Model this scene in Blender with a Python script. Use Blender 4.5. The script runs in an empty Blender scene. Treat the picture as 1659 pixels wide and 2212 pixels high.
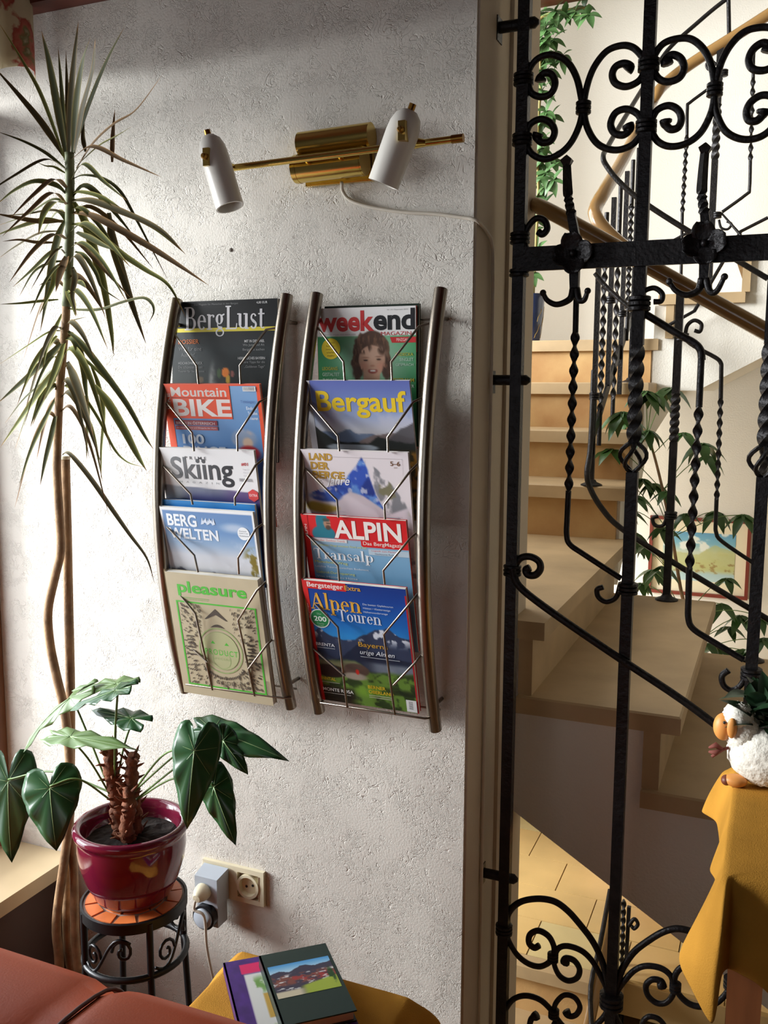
import bpy, math, random
import numpy as np
from mathutils import Vector, Matrix

# ------------------------------------------------------------------ scene, camera, light
SC = bpy.context.scene
COL = SC.collection
SC.view_settings.view_transform = 'Standard'
SC.view_settings.look = 'None'
SC.view_settings.gamma = 1.0
SC.view_settings.use_curve_mapping = False
SC.view_settings.exposure = 0.0

FPX = 2000.0
PITCH, YAW, ROLL = math.radians(7.55), math.radians(22.93), math.radians(0.26)
CAM = Vector((0, -1.65, 1.5))
FW = Vector((-math.sin(YAW) * math.cos(PITCH), math.cos(YAW) * math.cos(PITCH), -math.sin(PITCH)))
_r = Vector((math.cos(YAW), math.sin(YAW), 0))
_u = _r.cross(FW)
RT = math.cos(ROLL) * _r + math.sin(ROLL) * _u
UP = -math.sin(ROLL) * _r + math.cos(ROLL) * _u

cd = bpy.data.cameras.new('camera')
cam = bpy.data.objects.new('camera', cd)
COL.objects.link(cam)
M = Matrix((RT, UP, -FW)).transposed().to_4x4()
M.translation = CAM
cam.matrix_world = M
cd.sensor_fit = 'VERTICAL'
cd.sensor_height = 24.0
cd.lens = 24.0 * FPX / 2212.0
cd.clip_start = 0.02
SC.camera = cam

W = bpy.data.worlds.new('daylight_sky')
SC.world = W
W.use_nodes = True
_bg = W.node_tree.nodes['Background']
_bg.inputs[0].default_value = (0.80, 0.88, 1.0, 1)
_bg.inputs[1].default_value = 1.0

def area(name, loc, target, sx, sy, power, color):
    l = bpy.data.lights.new(name, 'AREA')
    l.shape = 'RECTANGLE'
    l.size, l.size_y = sx, sy
    l.energy = power
    l.color = color
    o = bpy.data.objects.new(name, l)
    COL.objects.link(o)
    o.location = loc
    d = Vector(target) - Vector(loc)
    o.rotation_euler = d.to_track_quat('-Z', 'Y').to_euler()
    return o

# daylight through the window in the left wall of the room
area('window_daylight', (-1.765, -0.47, 1.13), (0.0, -0.40, 1.0), 0.84, 1.36, 15.0, (0.92, 0.97, 1.0))
# bright overcast sky outside that window, shining in past the frame
area('bright_sky_outside', (-9.0, -2.95, 3.25), (-0.9, 0.0, 1.02), 3.4, 2.6, 2300.0, (0.94, 0.98, 1.0))
# daylight through the landing window in the left wall of the stairwell
area('stairwell_daylight', (-1.77, 1.55, 2.55), (0.4, 1.85, 2.1), 1.5, 1.5, 36.0, (1.0, 0.985, 0.95))
# added fill brightening the low back wall, through an unseen opening at left
area('stairwell_low_fill', (-1.76, 2.68, 0.55), (0.3, 2.95, 0.7), 0.8, 1.1, 26.0, (1.0, 0.985, 0.95))
# added weak lamp that lifts the dark lower steps, through an unseen opening
area('lower_steps_fill', (-1.76, 0.87, 0.05), (0.0, 1.15, -0.25), 0.8, 0.6, 7.0, (1.0, 0.96, 0.88))
# added fill behind the camera for faces turned towards the viewer
area('rear_fill', (-0.9, -3.55, 1.45), (-0.9, 0.0, 1.35), 1.3, 1.2, 3.0, (1.0, 0.95, 0.9))

# ------------------------------------------------------------------ picture coordinates -> places
def ray(x, y):
    return FW + RT * ((x - 829.5) / FPX) - UP * ((y - 1106.0) / FPX)

def P(x, y, Y=None, X=None, Z=None):
    d = ray(x, y)
    if Y is not None:
        t = (Y - CAM.y) / d.y
    elif X is not None:
        t = (X - CAM.x) / d.x
    else:
        t = (Z - CAM.z) / d.z
    return CAM + d * t

# ------------------------------------------------------------------ materials
def lin(c):
    return tuple((v / 12.92 if v <= 0.04045 else ((v + 0.055) / 1.055) ** 2.4) for v in c)

def rgb(r, g, b):
    return lin((r / 255.0, g / 255.0, b / 255.0))

def mat(name, col, rough=0.5, metal=0.0, var=0.0, vscale=8.0, bump=0.0, bscale=60.0, coat=0.0, sub=None,
        trans=0.0, spec=None, col2=None, stretch=None):
    m = bpy.data.materials.new(name)
    m.use_nodes = True
    nt = m.node_tree
    b = nt.nodes['Principled BSDF']
    b.inputs['Base Color'].default_value = (*col, 1)
    b.inputs['Roughness'].default_value = rough
    b.inputs['Metallic'].default_value = metal
    b.inputs['Coat Weight'].default_value = coat
    if spec is not None:
        b.inputs['Specular IOR Level'].default_value = spec
    if trans:
        b.inputs['Transmission Weight'].default_value = trans
    tc = nt.nodes.new('ShaderNodeTexCoord')
    src = tc.outputs['Object']
    if stretch:
        mp = nt.nodes.new('ShaderNodeMapping')
        mp.inputs['Scale'].default_value = stretch
        nt.links.new(src, mp.inputs['Vector'])
        src = mp.outputs['Vector']
    if var or col2:
        n = nt.nodes.new('ShaderNodeTexNoise')
        n.inputs['Scale'].default_value = vscale
        n.inputs['Detail'].default_value = 5
        nt.links.new(src, n.inputs['Vector'])
        r = nt.nodes.new('ShaderNodeValToRGB')
        c2 = col2 if col2 else tuple(max(0, v * (1 - var)) for v in col)
        c1 = col if col2 else tuple(min(1, v * (1 + var)) for v in col)
        r.color_ramp.elements[0].position = 0.32
        r.color_ramp.elements[1].position = 0.68
        r.color_ramp.elements[0].color = (*c2, 1)
        r.color_ramp.elements[1].color = (*c1, 1)
        nt.links.new(n.outputs['Fac'], r.inputs['Fac'])
        nt.links.new(r.outputs['Color'], b.inputs['Base Color'])
    if bump:
        n = nt.nodes.new('ShaderNodeTexNoise')
        n.inputs['Scale'].default_value = bscale
        n.inputs['Detail'].default_value = 6
        nt.links.new(src, n.inputs['Vector'])
        bp = nt.nodes.new('ShaderNodeBump')
        bp.inputs['Strength'].default_value = bump
        bp.inputs['Distance'].default_value = 0.004
        nt.links.new(n.outputs['Fac'], bp.inputs['Height'])
        nt.links.new(bp.outputs['Normal'], b.inputs['Normal'])
    return m

def plaster_mat(name, col, strength=0.55, scale=26.0, dist=0.004):
    """white wallpaper plaster with trowelled, worm-like scratches"""
    m = bpy.data.materials.new(name)
    m.use_nodes = True
    nt = m.node_tree
    L = nt.links
    b = nt.nodes['Principled BSDF']
    b.inputs['Base Color'].default_value = (*col, 1)
    b.inputs['Roughness'].default_value = 0.85
    b.inputs['Specular IOR Level'].default_value = 0.25
    tc = nt.nodes.new('ShaderNodeTexCoord')
    hs = []
    for k, (sc, ds, w) in enumerate(((scale, 2.2, 0.035), (scale * 1.7, 3.0, 0.05))):
        mp = nt.nodes.new('ShaderNodeMapping')
        mp.inputs['Location'].default_value = (3.7 * k, 1.3 * k, 5.1 * k)
        L.new(tc.outputs['Object'], mp.inputs['Vector'])
        n = nt.nodes.new('ShaderNodeTexNoise')
        n.inputs['Scale'].default_value = sc
        n.inputs['Detail'].default_value = 2.5
        n.inputs['Roughness'].default_value = 0.55
        n.inputs['Distortion'].default_value = ds
        L.new(mp.outputs['Vector'], n.inputs['Vector'])
        s = nt.nodes.new('ShaderNodeMath'); s.operation = 'SUBTRACT'; s.inputs[1].default_value = 0.5
        a = nt.nodes.new('ShaderNodeMath'); a.operation = 'ABSOLUTE'
        r = nt.nodes.new('ShaderNodeMapRange'); r.inputs['From Min'].default_value = 0.0
        r.inputs['From Max'].default_value = w; r.interpolation_type = 'SMOOTHSTEP'
        L.new(n.outputs['Fac'], s.inputs[0]); L.new(s.outputs[0], a.inputs[0]); L.new(a.outputs[0], r.inputs['Value'])
        # scratches only in patches
        pn = nt.nodes.new('ShaderNodeTexNoise'); pn.inputs['Scale'].default_value = 14.0 + 5 * k
        pn.inputs['Detail'].default_value = 3
        L.new(mp.outputs['Vector'], pn.inputs['Vector'])
        pr_ = nt.nodes.new('ShaderNodeMapRange'); pr_.inputs['From Min'].default_value = 0.47
        pr_.inputs['From Max'].default_value = 0.56
        L.new(pn.outputs['Fac'], pr_.inputs['Value'])
        mx = nt.nodes.new('ShaderNodeMix'); mx.inputs['A'].default_value = 1.0
        L.new(pr_.outputs['Result'], mx.inputs['Factor']); L.new(r.outputs['Result'], mx.inputs['B'])
        hs.append(mx.outputs['Result'])
    add = nt.nodes.new('ShaderNodeMath'); add.operation = 'ADD'
    L.new(hs[0], add.inputs[0]); L.new(hs[1], add.inputs[1])
    fn = nt.nodes.new('ShaderNodeTexNoise'); fn.inputs['Scale'].default_value = 240; fn.inputs['Detail'].default_value = 4
    L.new(tc.outputs['Object'], fn.inputs['Vector'])
    ml = nt.nodes.new('ShaderNodeMath'); ml.operation = 'MULTIPLY_ADD'; ml.inputs[1].default_value = 0.45
    L.new(fn.outputs['Fac'], ml.inputs[0]); L.new(add.outputs[0], ml.inputs[2])
    bp = nt.nodes.new('ShaderNodeBump'); bp.inputs['Strength'].default_value = strength
    bp.inputs['Distance'].default_value = dist
    L.new(ml.outputs[0], bp.inputs['Height'])
    L.new(bp.outputs['Normal'], b.inputs['Normal'])
    return m

def print_mat(name, rough=0.38):
    m = bpy.data.materials.new(name)
    m.use_nodes = True
    nt = m.node_tree
    b = nt.nodes['Principled BSDF']
    a = nt.nodes.new('ShaderNodeVertexColor')
    a.layer_name = 'ink'
    nt.links.new(a.outputs['Color'], b.inputs['Base Color'])
    b.inputs['Roughness'].default_value = rough
    b.inputs['Specular IOR Level'].default_value = 0.35
    return m

MT = {}
MT['plaster'] = plaster_mat('white_plaster', rgb(218, 212, 202), 0.5, 32.0, 0.0034)
MT['plaster2'] = mat('stair_plaster', rgb(226, 221, 210), 0.9, bump=0.35, bscale=160, spec=0.2)
MT['reveal'] = mat('painted_reveal', rgb(205, 192, 172), 0.8, bump=0.1, bscale=120, spec=0.2)
MT['iron'] = mat('wrought_iron', rgb(38, 36, 37), 0.42, 0.6, var=0.3, vscale=40, bump=0.5, bscale=140)
MT['steel'] = mat('brushed_steel', rgb(150, 140, 128), 0.3, 1.0, bump=0.05, bscale=400)
MT['brass'] = mat('polished_brass', rgb(214, 186, 104), 0.2, 1.0)
MT['brass_dark'] = mat('brass_knob', rgb(150, 110, 50), 0.3, 1.0)
MT['opal'] = mat('opal_glass', rgb(216, 211, 202), 0.35, spec=0.5)
MT['cable'] = mat('cream_cable', rgb(205, 196, 180), 0.5)
MT['cream'] = mat('cream_plastic', rgb(226, 215, 185), 0.35)
MT['greyplastic'] = mat('pale_grey_plastic', rgb(182, 190, 200), 0.35)
MT['blackplastic'] = mat('black_plastic', rgb(25, 26, 30), 0.35)
MT['stone'] = mat('beige_stone_tread', rgb(180, 154, 116), 0.55, var=0.16, vscale=5, bump=0.06, bscale=90)
MT['stone_riser'] = mat('ochre_sandstone', rgb(196, 160, 106), 0.7, vscale=6, bump=0.18, bscale=180, col2=rgb(170, 126, 76))
MT['tile'] = mat('honey_floor_tile', rgb(206, 172, 112), 0.4, var=0.16, vscale=3)
MT['tile2'] = mat('pale_floor_tile', rgb(200, 180, 128), 0.4, var=0.14, vscale=3)
MT['grout'] = mat('tile_grout', rgb(186, 156, 106), 0.8)
MT['wood_dark'] = mat('dark_red_wood', rgb(84, 36, 22), 0.45, var=0.35, vscale=5, stretch=(1, 9, 9))
MT['wood_brown'] = mat('brown_window_wood', rgb(120, 74, 44), 0.5, var=0.25, vscale=6, stretch=(6, 6, 1))
MT['sill'] = mat('beige_sill_stone', rgb(200, 178, 142), 0.4, var=0.08, vscale=6)
MT['dark_wall'] = mat('brown_panel', rgb(92, 74, 66), 0.8, var=0.08, vscale=4)
MT['rail'] = mat('golden_handrail', rgb(150, 114, 66), 0.25, coat=0.5)
MT['panel'] = mat('brown_wood_panelling', rgb(128, 98, 70), 0.6, var=0.2, vscale=4, stretch=(6, 6, 1))
MT['floor'] = mat('room_floor', rgb(150, 120, 88), 0.5, var=0.15, vscale=2)
MT['bark'] = mat('dracaena_bark', rgb(150, 118, 84), 0.8, var=0.3, vscale=30, bump=0.5, bscale=90)
MT['dracstem'] = mat('dracaena_green_stem', rgb(112, 118, 84), 0.7, var=0.3, vscale=60)
MT['pot'] = mat('burgundy_glaze', rgb(104, 22, 46), 0.12, coat=0.6)
MT['soil'] = mat('dark_soil', rgb(36, 26, 20), 0.95, var=0.5, vscale=60, bump=1.0, bscale=90)
MT['husk'] = mat('brown_husk', rgb(122, 72, 44), 0.85, var=0.5, vscale=50, bump=0.8, bscale=120)
MT['terracotta'] = mat('terracotta_tile', rgb(222, 120, 62), 0.45, var=0.12, vscale=20)
MT['mosaic_grout'] = mat('grey_mosaic_grout', rgb(170, 160, 150), 0.8)
MT['blackmetal'] = mat('black_painted_metal', rgb(26, 25, 27), 0.4, 0.4)
MT['leather'] = mat('tan_leather', rgb(196, 80, 32), 0.5, var=0.1, spec=0.22, vscale=5, bump=0.12, bscale=320)
MT['seam'] = mat('dark_leather_seam', rgb(86, 34, 20), 0.5)
MT['cloth'] = mat('mustard_cloth', rgb(192, 138, 54), 0.9, var=0.14, vscale=9, bump=0.25, bscale=500, spec=0.1)
MT['album'] = mat('purple_album_cover', rgb(66, 36, 108), 0.4)
MT['greenbook'] = mat('dark_green_book_cover', rgb(30, 48, 44), 0.4)
MT['paper'] = mat('paper_pages', rgb(226, 220, 208), 0.8)
MT['print'] = print_mat('printed_cover')
MT['painting'] = print_mat('watercolour_print', 0.6)
MT['frame'] = mat('red_brown_frame', rgb(120, 50, 38), 0.4)
MT['tableiron'] = MT['blackmetal']
MT['tablewood'] = mat('table_wood', rgb(140, 84, 48), 0.45, var=0.2, vscale=6, stretch=(8, 8, 1))
MT['bluepot'] = mat('blue_glaze', rgb(38, 50, 84), 0.2, var=0.3, vscale=12)
MT['gold'] = mat('gold_line', rgb(170, 140, 70), 0.4)
MT['wool'] = mat('white_bumpy_ceramic', rgb(232, 226, 212), 0.7, bump=1.0, bscale=70)
MT['sheepface'] = mat('orange_sheep_face', rgb(222, 150, 76), 0.5, var=0.12, vscale=20)
MT['hoof'] = mat('brown_hoof', rgb(112, 56, 34), 0.5)
MT['bow'] = mat('red_brown_bow', rgb(120, 60, 48), 0.8)
MT['leafdark'] = mat('dark_leaf', rgb(40, 66, 42), 0.35, var=0.2, vscale=14)
MT['anth'] = mat('anthurium_leaf', rgb(44, 84, 46), 0.3, var=0.15, vscale=12)
MT['anth_pale'] = mat('anthurium_leaf_pale', rgb(98, 126, 68), 0.35, var=0.15, vscale=12)
MT['anth_vein'] = mat('pale_leaf_vein', rgb(140, 168, 112), 0.4)
MT['petiole'] = mat('petiole_green', rgb(98, 128, 62), 0.45)
MT['scheff'] = mat('schefflera_leaf', rgb(58, 92, 42), 0.35, var=0.25, vscale=10)
MT['vine'] = mat('climbing_plant_leaf', rgb(76, 110, 62), 0.4, var=0.25, vscale=10)
MT['vinestem'] = mat('vine_stem', rgb(140, 128, 70), 0.6)
MT['nail'] = mat('wall_hole', rgb(124, 116, 108), 0.9)
MT['hinge'] = MT['iron']

def floral_mat(name):
    m = mat(name, rgb(186, 172, 142), 0.9, vscale=11, col2=rgb(156, 92, 70))
    r = [n for n in m.node_tree.nodes if n.type == 'VALTORGB'][0].color_ramp
    while len(r.elements) > 2: r.elements.remove(r.elements[-1])
    cs = [(0.0, (150, 138, 112)), (0.42, (196, 182, 150)), (0.52, (190, 176, 146)), (0.55, (150, 62, 52)), (0.60, (172, 96, 78)), (0.63, (112, 104, 66)), (0.68, (190, 176, 146))]
    r.elements[0].position, r.elements[1].position = cs[0][0], cs[-1][0]
    r.elements[0].color = (*rgb(*cs[0][1]), 1); r.elements[1].color = (*rgb(*cs[-1][1]), 1)
    for p_, c_ in cs[1:-1]:
        e = r.elements.new(p_); e.color = (*rgb(*c_), 1)
    return m
MT['curtain'] = floral_mat('floral_curtain')
def leaf_edge_mat(name, c_mid, c_edge):
    """strap leaf: yellow-green margins from the across-leaf coordinate stored on the mesh"""
    m = bpy.data.materials.new(name)
    m.use_nodes = True
    nt = m.node_tree
    b = nt.nodes['Principled BSDF']
    a = nt.nodes.new('ShaderNodeVertexColor')
    a.layer_name = 'ink'
    nt.links.new(a.outputs['Color'], b.inputs['Base Color'])
    b.inputs['Roughness'].default_value = 0.6
    b.inputs['Specular IOR Level'].default_value = 0.25
    return m
MT['strap'] = leaf_edge_mat('dracaena_leaf', None, None)

# ------------------------------------------------------------------ mesh builder
ORG = {}
class MB:
    def __init__(s):
        s.v = []; s.f = []; s.c = None
    def add(s, vs, fs):
        o = len(s.v)
        s.v += [Vector(p) for p in vs]
        s.f += [tuple(i + o for i in f) for f in fs]
        return o
    def box(s, a, b):
        (x0, y0, z0), (x1, y1, z1) = a, b
        s.add([(x0, y0, z0), (x1, y0, z0), (x1, y1, z0), (x0, y1, z0), (x0, y0, z1), (x1, y0, z1), (x1, y1, z1), (x0, y1, z1)],
              [(0, 3, 2, 1), (4, 5, 6, 7), (0, 1, 5, 4), (1, 2, 6, 5), (2, 3, 7, 6), (3, 0, 4, 7)])
        return s
    def hexa(s, lo, hi):
        """eight-cornered block from a lower and an upper quad"""
        s.add(list(lo) + list(hi), [(0, 3, 2, 1), (4, 5, 6, 7), (0, 1, 5, 4), (1, 2, 6, 5), (2, 3, 7, 6), (3, 0, 4, 7)])
        return s
    def prism(s, poly, d):
        n = len(poly); d = Vector(d)
        a = [Vector(p) for p in poly]
        s.add(a + [p + d for p in a], [tuple(range(n))[::-1], tuple(range(n, 2 * n))] +
              [(i, (i + 1) % n, (i + 1) % n + n, i + n) for i in range(n)])
        return s
    def tube(s, pts, r, n=8, rot=0.0, aspect=1.0, up=None, cap=True, twist=None):
        pts = [Vector(p) for p in pts]
        m = len(pts)
        rs = r if isinstance(r, (list, tuple)) else [r] * m
        T = []
        for i in range(m):
            a = pts[max(i - 1, 0)]; b = pts[min(i + 1, m - 1)]
            t = (b - a)
            T.append(t.normalized() if t.length > 1e-9 else Vector((0, 0, 1)))
        ref = Vector(up) if up else (Vector((0, 1, 0)) if abs(T[0].y) < 0.9 else Vector((1, 0, 0)))
        N = (ref - T[0] * ref.dot(T[0])).normalized()
        base = len(s.v)
        for i in range(m):
            N = N - T[i] * N.dot(T[i])
            N = N.normalized() if N.length > 1e-9 else T[i].orthogonal().normalized()
            B = T[i].cross(N)
            tw = rot + (twist[i] if twist else 0.0)
            for k in range(n):
                a = 2 * math.pi * k / n + (math.pi / n if n == 4 else 0)
                ca, sa = math.cos(a), math.sin(a) * aspect
                x = ca * math.cos(tw) - sa * math.sin(tw)
                y = ca * math.sin(tw) + sa * math.cos(tw)
                s.v.append(pts[i] + (N * x + B * y) * rs[i])
        for i in range(m - 1):
            for k in range(n):
                a = base + i * n + k; b = base + i * n + (k + 1) % n
                s.f.append((a, b, b + n, a + n))
        if cap:
            s.f.append(tuple(base + k for k in range(n))[::-1])
            s.f.append(tuple(base + (m - 1) * n + k for k in range(n)))
        return s
    def lathe(s, prof, c, n=40, axis=None):
        """prof: (radius, height) list turned about an axis through c"""
        c = Vector(c)
        ax = Vector(axis).normalized() if axis else Vector((0, 0, 1))
        e1 = ax.orthogonal().normalized(); e2 = ax.cross(e1)
        base = len(s.v)
        for (r, h) in prof:
            for k in range(n):
                a = 2 * math.pi * k / n
                s.v.append(c + ax * h + (e1 * math.cos(a) + e2 * math.sin(a)) * r)
        for i in range(len(prof) - 1):
            for k in range(n):
                a = base + i * n + k; b = base + i * n + (k + 1) % n
                s.f.append((a, b, b + n, a + n))
        if prof[0][0] > 1e-6:
            s.f.append(tuple(base + k for k in range(n))[::-1])
        if prof[-1][0] > 1e-6:
            s.f.append(tuple(base + (len(prof) - 1) * n + k for k in range(n)))
        return s
    def ball(s, c, r, n=12, m=8):
        c = Vector(c); r = Vector(r) if hasattr(r, '__len__') else Vector((r, r, r))
        base = len(s.v)
        for i in range(m + 1):
            th = math.pi * i / m
            for k in range(n):
                a = 2 * math.pi * k / n
                s.v.append(c + Vector((r.x * math.sin(th) * math.cos(a), r.y * math.sin(th) * math.sin(a), r.z * math.cos(th))))
        for i in range(m):
            for k in range(n):
                a = base + i * n + k; b = base + i * n + (k + 1) % n
                s.f.append((a, a + n, b + n, b))
        return s
    def flatbar_twist(s, p0, p1, w, t, ovals, per=8):
        """flat bar twisted so that it shows as a string of ovals"""
        p0, p1 = Vector(p0), Vector(p1)
        m = ovals * per + 1
        pts = [p0.lerp(p1, i / (m - 1)) for i in range(m)]
        tw = [math.pi * i / per for i in range(m)]
        return s.tube(pts, w * 0.5 * 1.0, n=8, aspect=t / w, twist=tw)
    def build(s, name, material, parent=None, smooth=False, loc=None, angle=None):
        L = ORG.get(parent.name) if parent is not None else None
        org = Vector(loc) if loc is not None else (Vector(L) if L is not None else Vector((0, 0, 0)))
        me = bpy.data.meshes.new(name)
        me.from_pydata([tuple(p - org) for p in s.v], [], s.f)
        me.materials.append(MT[material] if isinstance(material, str) else material)
        if s.c is not None:
            at = me.color_attributes.new('ink', 'FLOAT_COLOR', 'POINT')
            arr = np.ones((len(s.v), 4), dtype=np.float32)
            arr[:, :3] = np.array(s.c, dtype=np.float32)
            at.data.foreach_set('color', arr.ravel())
        if smooth:
            me.polygons.foreach_set('use_smooth', [True] * len(me.polygons))
            if angle:
                me.set_sharp_from_angle(angle=math.radians(angle))
        me.update()
        o = bpy.data.objects.new(name, me)
        COL.objects.link(o)
        if parent is not None:
            o.parent = parent
            if L is None and loc is not None:
                o.location = org
        else:
            o.location = org
        return o

def thing(name, label, cat, loc, group=None, kind=None):
    o = bpy.data.objects.new(name, None)
    o.empty_display_size = 0.05
    COL.objects.link(o)
    o.location = loc
    ORG[o.name] = tuple(loc)
    o['label'] = label
    if cat:
        o['category'] = cat
    if group:
        o['group'] = group
    if kind:
        o['kind'] = kind
    return o

def struct(o, label=None):
    o['kind'] = 'structure'
    if label:
        o['label'] = label
    return o

def sub(part, mb, name, material, smooth=False, angle=None):
    """sub-part under a part that sits at its thing's origin"""
    org = Vector(ORG.get(part.parent.name, (0, 0, 0))) if part.parent is not None else Vector(part.location)
    mb2 = mb
    for i in range(len(mb2.v)):
        mb2.v[i] = mb2.v[i] - org
    o = mb2.build(name, material, None, smooth, loc=(0, 0, 0), angle=angle)
    o.parent = part
    return o

def smoothpath(pts, per=6):
    """Catmull-Rom through the points"""
    pts = [Vector(p) for p in pts]
    if len(pts) < 3:
        return pts
    out = []
    q = [pts[0] * 2 - pts[1]] + pts + [pts[-1] * 2 - pts[-2]]
    for i in range(1, len(q) - 2):
        for k in range(per):
            t = k / per
            a, b, c, d = q[i - 1], q[i], q[i + 1], q[i + 2]
            out.append(0.5 * ((2 * b) + (c - a) * t + (2 * a - 5 * b + 4 * c - d) * t * t + (3 * b - a - 3 * c + d) * t ** 3))
    out.append(pts[-1])
    return out

# ================================================================== the room
XC = -0.525          # free end of the plastered wall
YT = 0.405           # its thickness
CZ = 2.36            # ceiling
def bx(name, a, b, material, label=None, parent=None, st=True):
    o = MB().box(a, b).build(name, material, parent)
    if st and parent is None:
        struct(o, label)
    return o

bx('floor', (-1.9, -3.6, -0.06), (2.2, 0.10, 0.0), 'floor', 'brown floor of the sitting room')
bx('ceiling', (-1.9, -3.6, CZ), (2.2, 0.0, CZ + 0.08), 'wood_dark', 'dark wooden ceiling of the sitting room')
bx('wall_back', (-1.9, 0.0, -1.0), (XC, YT, 4.3), 'plaster', 'white scratched plaster wall behind the magazine racks')
bx('wall_back_right', (0.47, 0.0, -0.06), (2.2, 0.24, 4.3), 'plaster2', 'plaster wall to the right of the iron gate')
bx('wall_above_gate', (XC, 0.0, CZ), (0.47, YT, 4.3), 'plaster2', 'wall above the iron gate')
bx('wall_right', (2.2, -3.6, -0.06), (2.32, 0.24, CZ + 0.08), 'panel', 'wood panelled right wall of the sitting room')
# wall behind the camera, with an opening added to let fill light in
wb = MB()
wb.box((-1.9, -3.72, -0.06), (-1.6, -3.6, CZ + 0.08)); wb.box((-0.2, -3.72, -0.06), (2.32, -3.6, CZ + 0.08))
wb.box((-1.6, -3.72, -0.06), (-0.2, -3.6, 0.8)); wb.box((-1.6, -3.72, 2.1), (-0.2, -3.6, CZ + 0.08))
struct(wb.build('wall_front', 'panel'), 'wall opposite the magazine racks')
# left wall: breast wall under the sill, piers and lintel around the window recess
SX, SZ = -1.506, 0.384
YW0, YW1 = -0.95, -0.0
wl = MB()
wl.box((-1.9, YW0, -0.06), (-1.545, 0.0, SZ - 0.03))
wl.box((-1.9, -3.6, -0.06), (-1.545, YW0, CZ))
wl.box((-1.9, YW0, 2.20), (-1.66, 0.0, CZ))
struct(wl.build('wall_left', 'dark_wall'), 'dark brown wall under the low window sill')
ws = MB().box((-1.74, YW0, SZ - 0.035), (SX, -0.002, SZ))
struct(ws.build('trim_1', 'sill'), 'beige stone window sill beside the tall plant')
# window set in the recess
win = thing('window_1', 'brown wooden window at the left edge above the low sill', None, (-1.70, -0.47, SZ), kind='structure')
for nm, a, b in (('frame_side', (-1.76, -0.05, SZ), (-1.70, -0.002, 2.12)), ('frame_side', (-1.76, YW0, SZ), (-1.70, YW0 + 0.05, 2.12)),
                 ('frame_bottom', (-1.76, YW0 + 0.05, SZ), (-1.70, -0.05, SZ + 0.06)), ('frame_top', (-1.76, YW0 + 0.05, 2.06), (-1.70, -0.05, 2.12)),
                 ('mullion', (-1.755, -0.50, SZ + 0.06), (-1.705, -0.45, 2.06))):
    MB().box(a, b).build(nm, 'wood_brown', win)
gm = bpy.data.materials.new('window_glass'); gm.use_nodes = True
nt = gm.node_tree; nt.nodes.clear()
o_ = nt.nodes.new('ShaderNodeOutputMaterial'); t_ = nt.nodes.new('ShaderNodeBsdfTransparent'); g_ = nt.nodes.new('ShaderNodeBsdfGlossy')
g_.inputs['Roughness'].default_value = 0.02
x_ = nt.nodes.new('ShaderNodeMixShader'); x_.inputs[0].default_value = 0.06
nt.links.new(t_.outputs[0], x_.inputs[1]); nt.links.new(g_.outputs[0], x_.inputs[2]); nt.links.new(x_.outputs[0], o_.inputs[0])
MT['glass'] = gm
for y0, y1 in ((YW0 + 0.05, -0.50), (-0.45, -0.05)):
    MB().box((-1.733, y0, SZ + 0.06), (-1.727, y1, 2.06)).build('pane', 'glass', win)
# dark wooden beam along the top of the wall
struct(MB().box((-1.60, -0.05, 2.294), (0.47, -0.0, CZ)).build('trim_2', 'wood_dark'), 'dark red-brown wooden beam along the ceiling above the tall plant')

# end of the wall: a painted door lining
bx('trim_3', (XC, 0.20, -0.06), (XC + 0.012, YT, CZ), 'reveal', 'painted lining on the wall end behind the gate')
bx('trim_4', (XC, 0.006, -0.06), (XC + 0.004, 0.20, CZ), 'reveal', 'brownish painted wall end beside the gate')

# ================================================================== the stairwell
bx('wall_stairwell_back', (-1.9, 3.2, -1.0), (2.2, 3.3, 4.3), 'plaster2', 'bright cream wall at the back of the stairwell')
wsl = MB()
wsl.box((-1.9, YT, 0.42), (-1.8, 2.25, 1.72)); wsl.box((-1.9, 2.25, 1.14), (-1.8, 3.2, 1.72)); wsl.box((-1.9, YT, 3.38), (-1.8, 3.2, 4.3)); wsl.box((-1.9, YT, 1.72), (-1.8, 0.74, 3.38)); wsl.box((-1.9, 2.36, 1.72), (-1.8, 3.2, 3.38))
wsl.box((-1.9, 1.30, -1.0), (-1.8, 2.25, 0.42)); wsl.box((-1.9, 2.25, -1.0), (-1.8, 3.2, -0.02)); wsl.box((-1.9, 3.1, -0.02), (-1.8, 3.2, 1.14)); wsl.box((-1.9, YT, -1.0), (-1.8, 1.30, -0.36))  # gaps left low in the wall for the two added fill lamps
struct(wsl.build('wall_stairwell_left', 'plaster2'), 'left wall of the stairwell with its landing window and added lower openings')
bx('ceiling_upper_landing', (-1.8, YT, 2.90), (2.2, 1.32, 3.04), 'plaster2', 'underside of the upper landing above the first stair flight')
bx('ceiling_stairwell', (-1.9, YT, 4.3), (2.2, 3.3, 4.38), 'plaster2', 'white ceiling of the stairwell')
bx('wall_stairwell_right', (2.2, 0.24, -1.0), (2.32, 3.3, 4.38), 'plaster2', 'right wall of the stairwell')
bx('wall_below_gate', (XC, 0.05, -1.0), (2.2, 0.10, -0.06), 'plaster2', 'wall under the edge of the room floor')

st = thing('staircase', 'beige stone staircase turning up behind the iron gate', 'staircase', (-0.5, 0.85, 0.0))
RZ, GO = 0.17, 0.275
ZL = 0.83
NX = -0.150          # nosing of the big tread
Y0, Y1 = 0.285, 1.42
# first flight: body with stepped top and sloping soffit
zl = lambda k: ZL - RZ * k
sof = lambda x: 0.54 - 0.60 * (x + 0.496)
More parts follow.
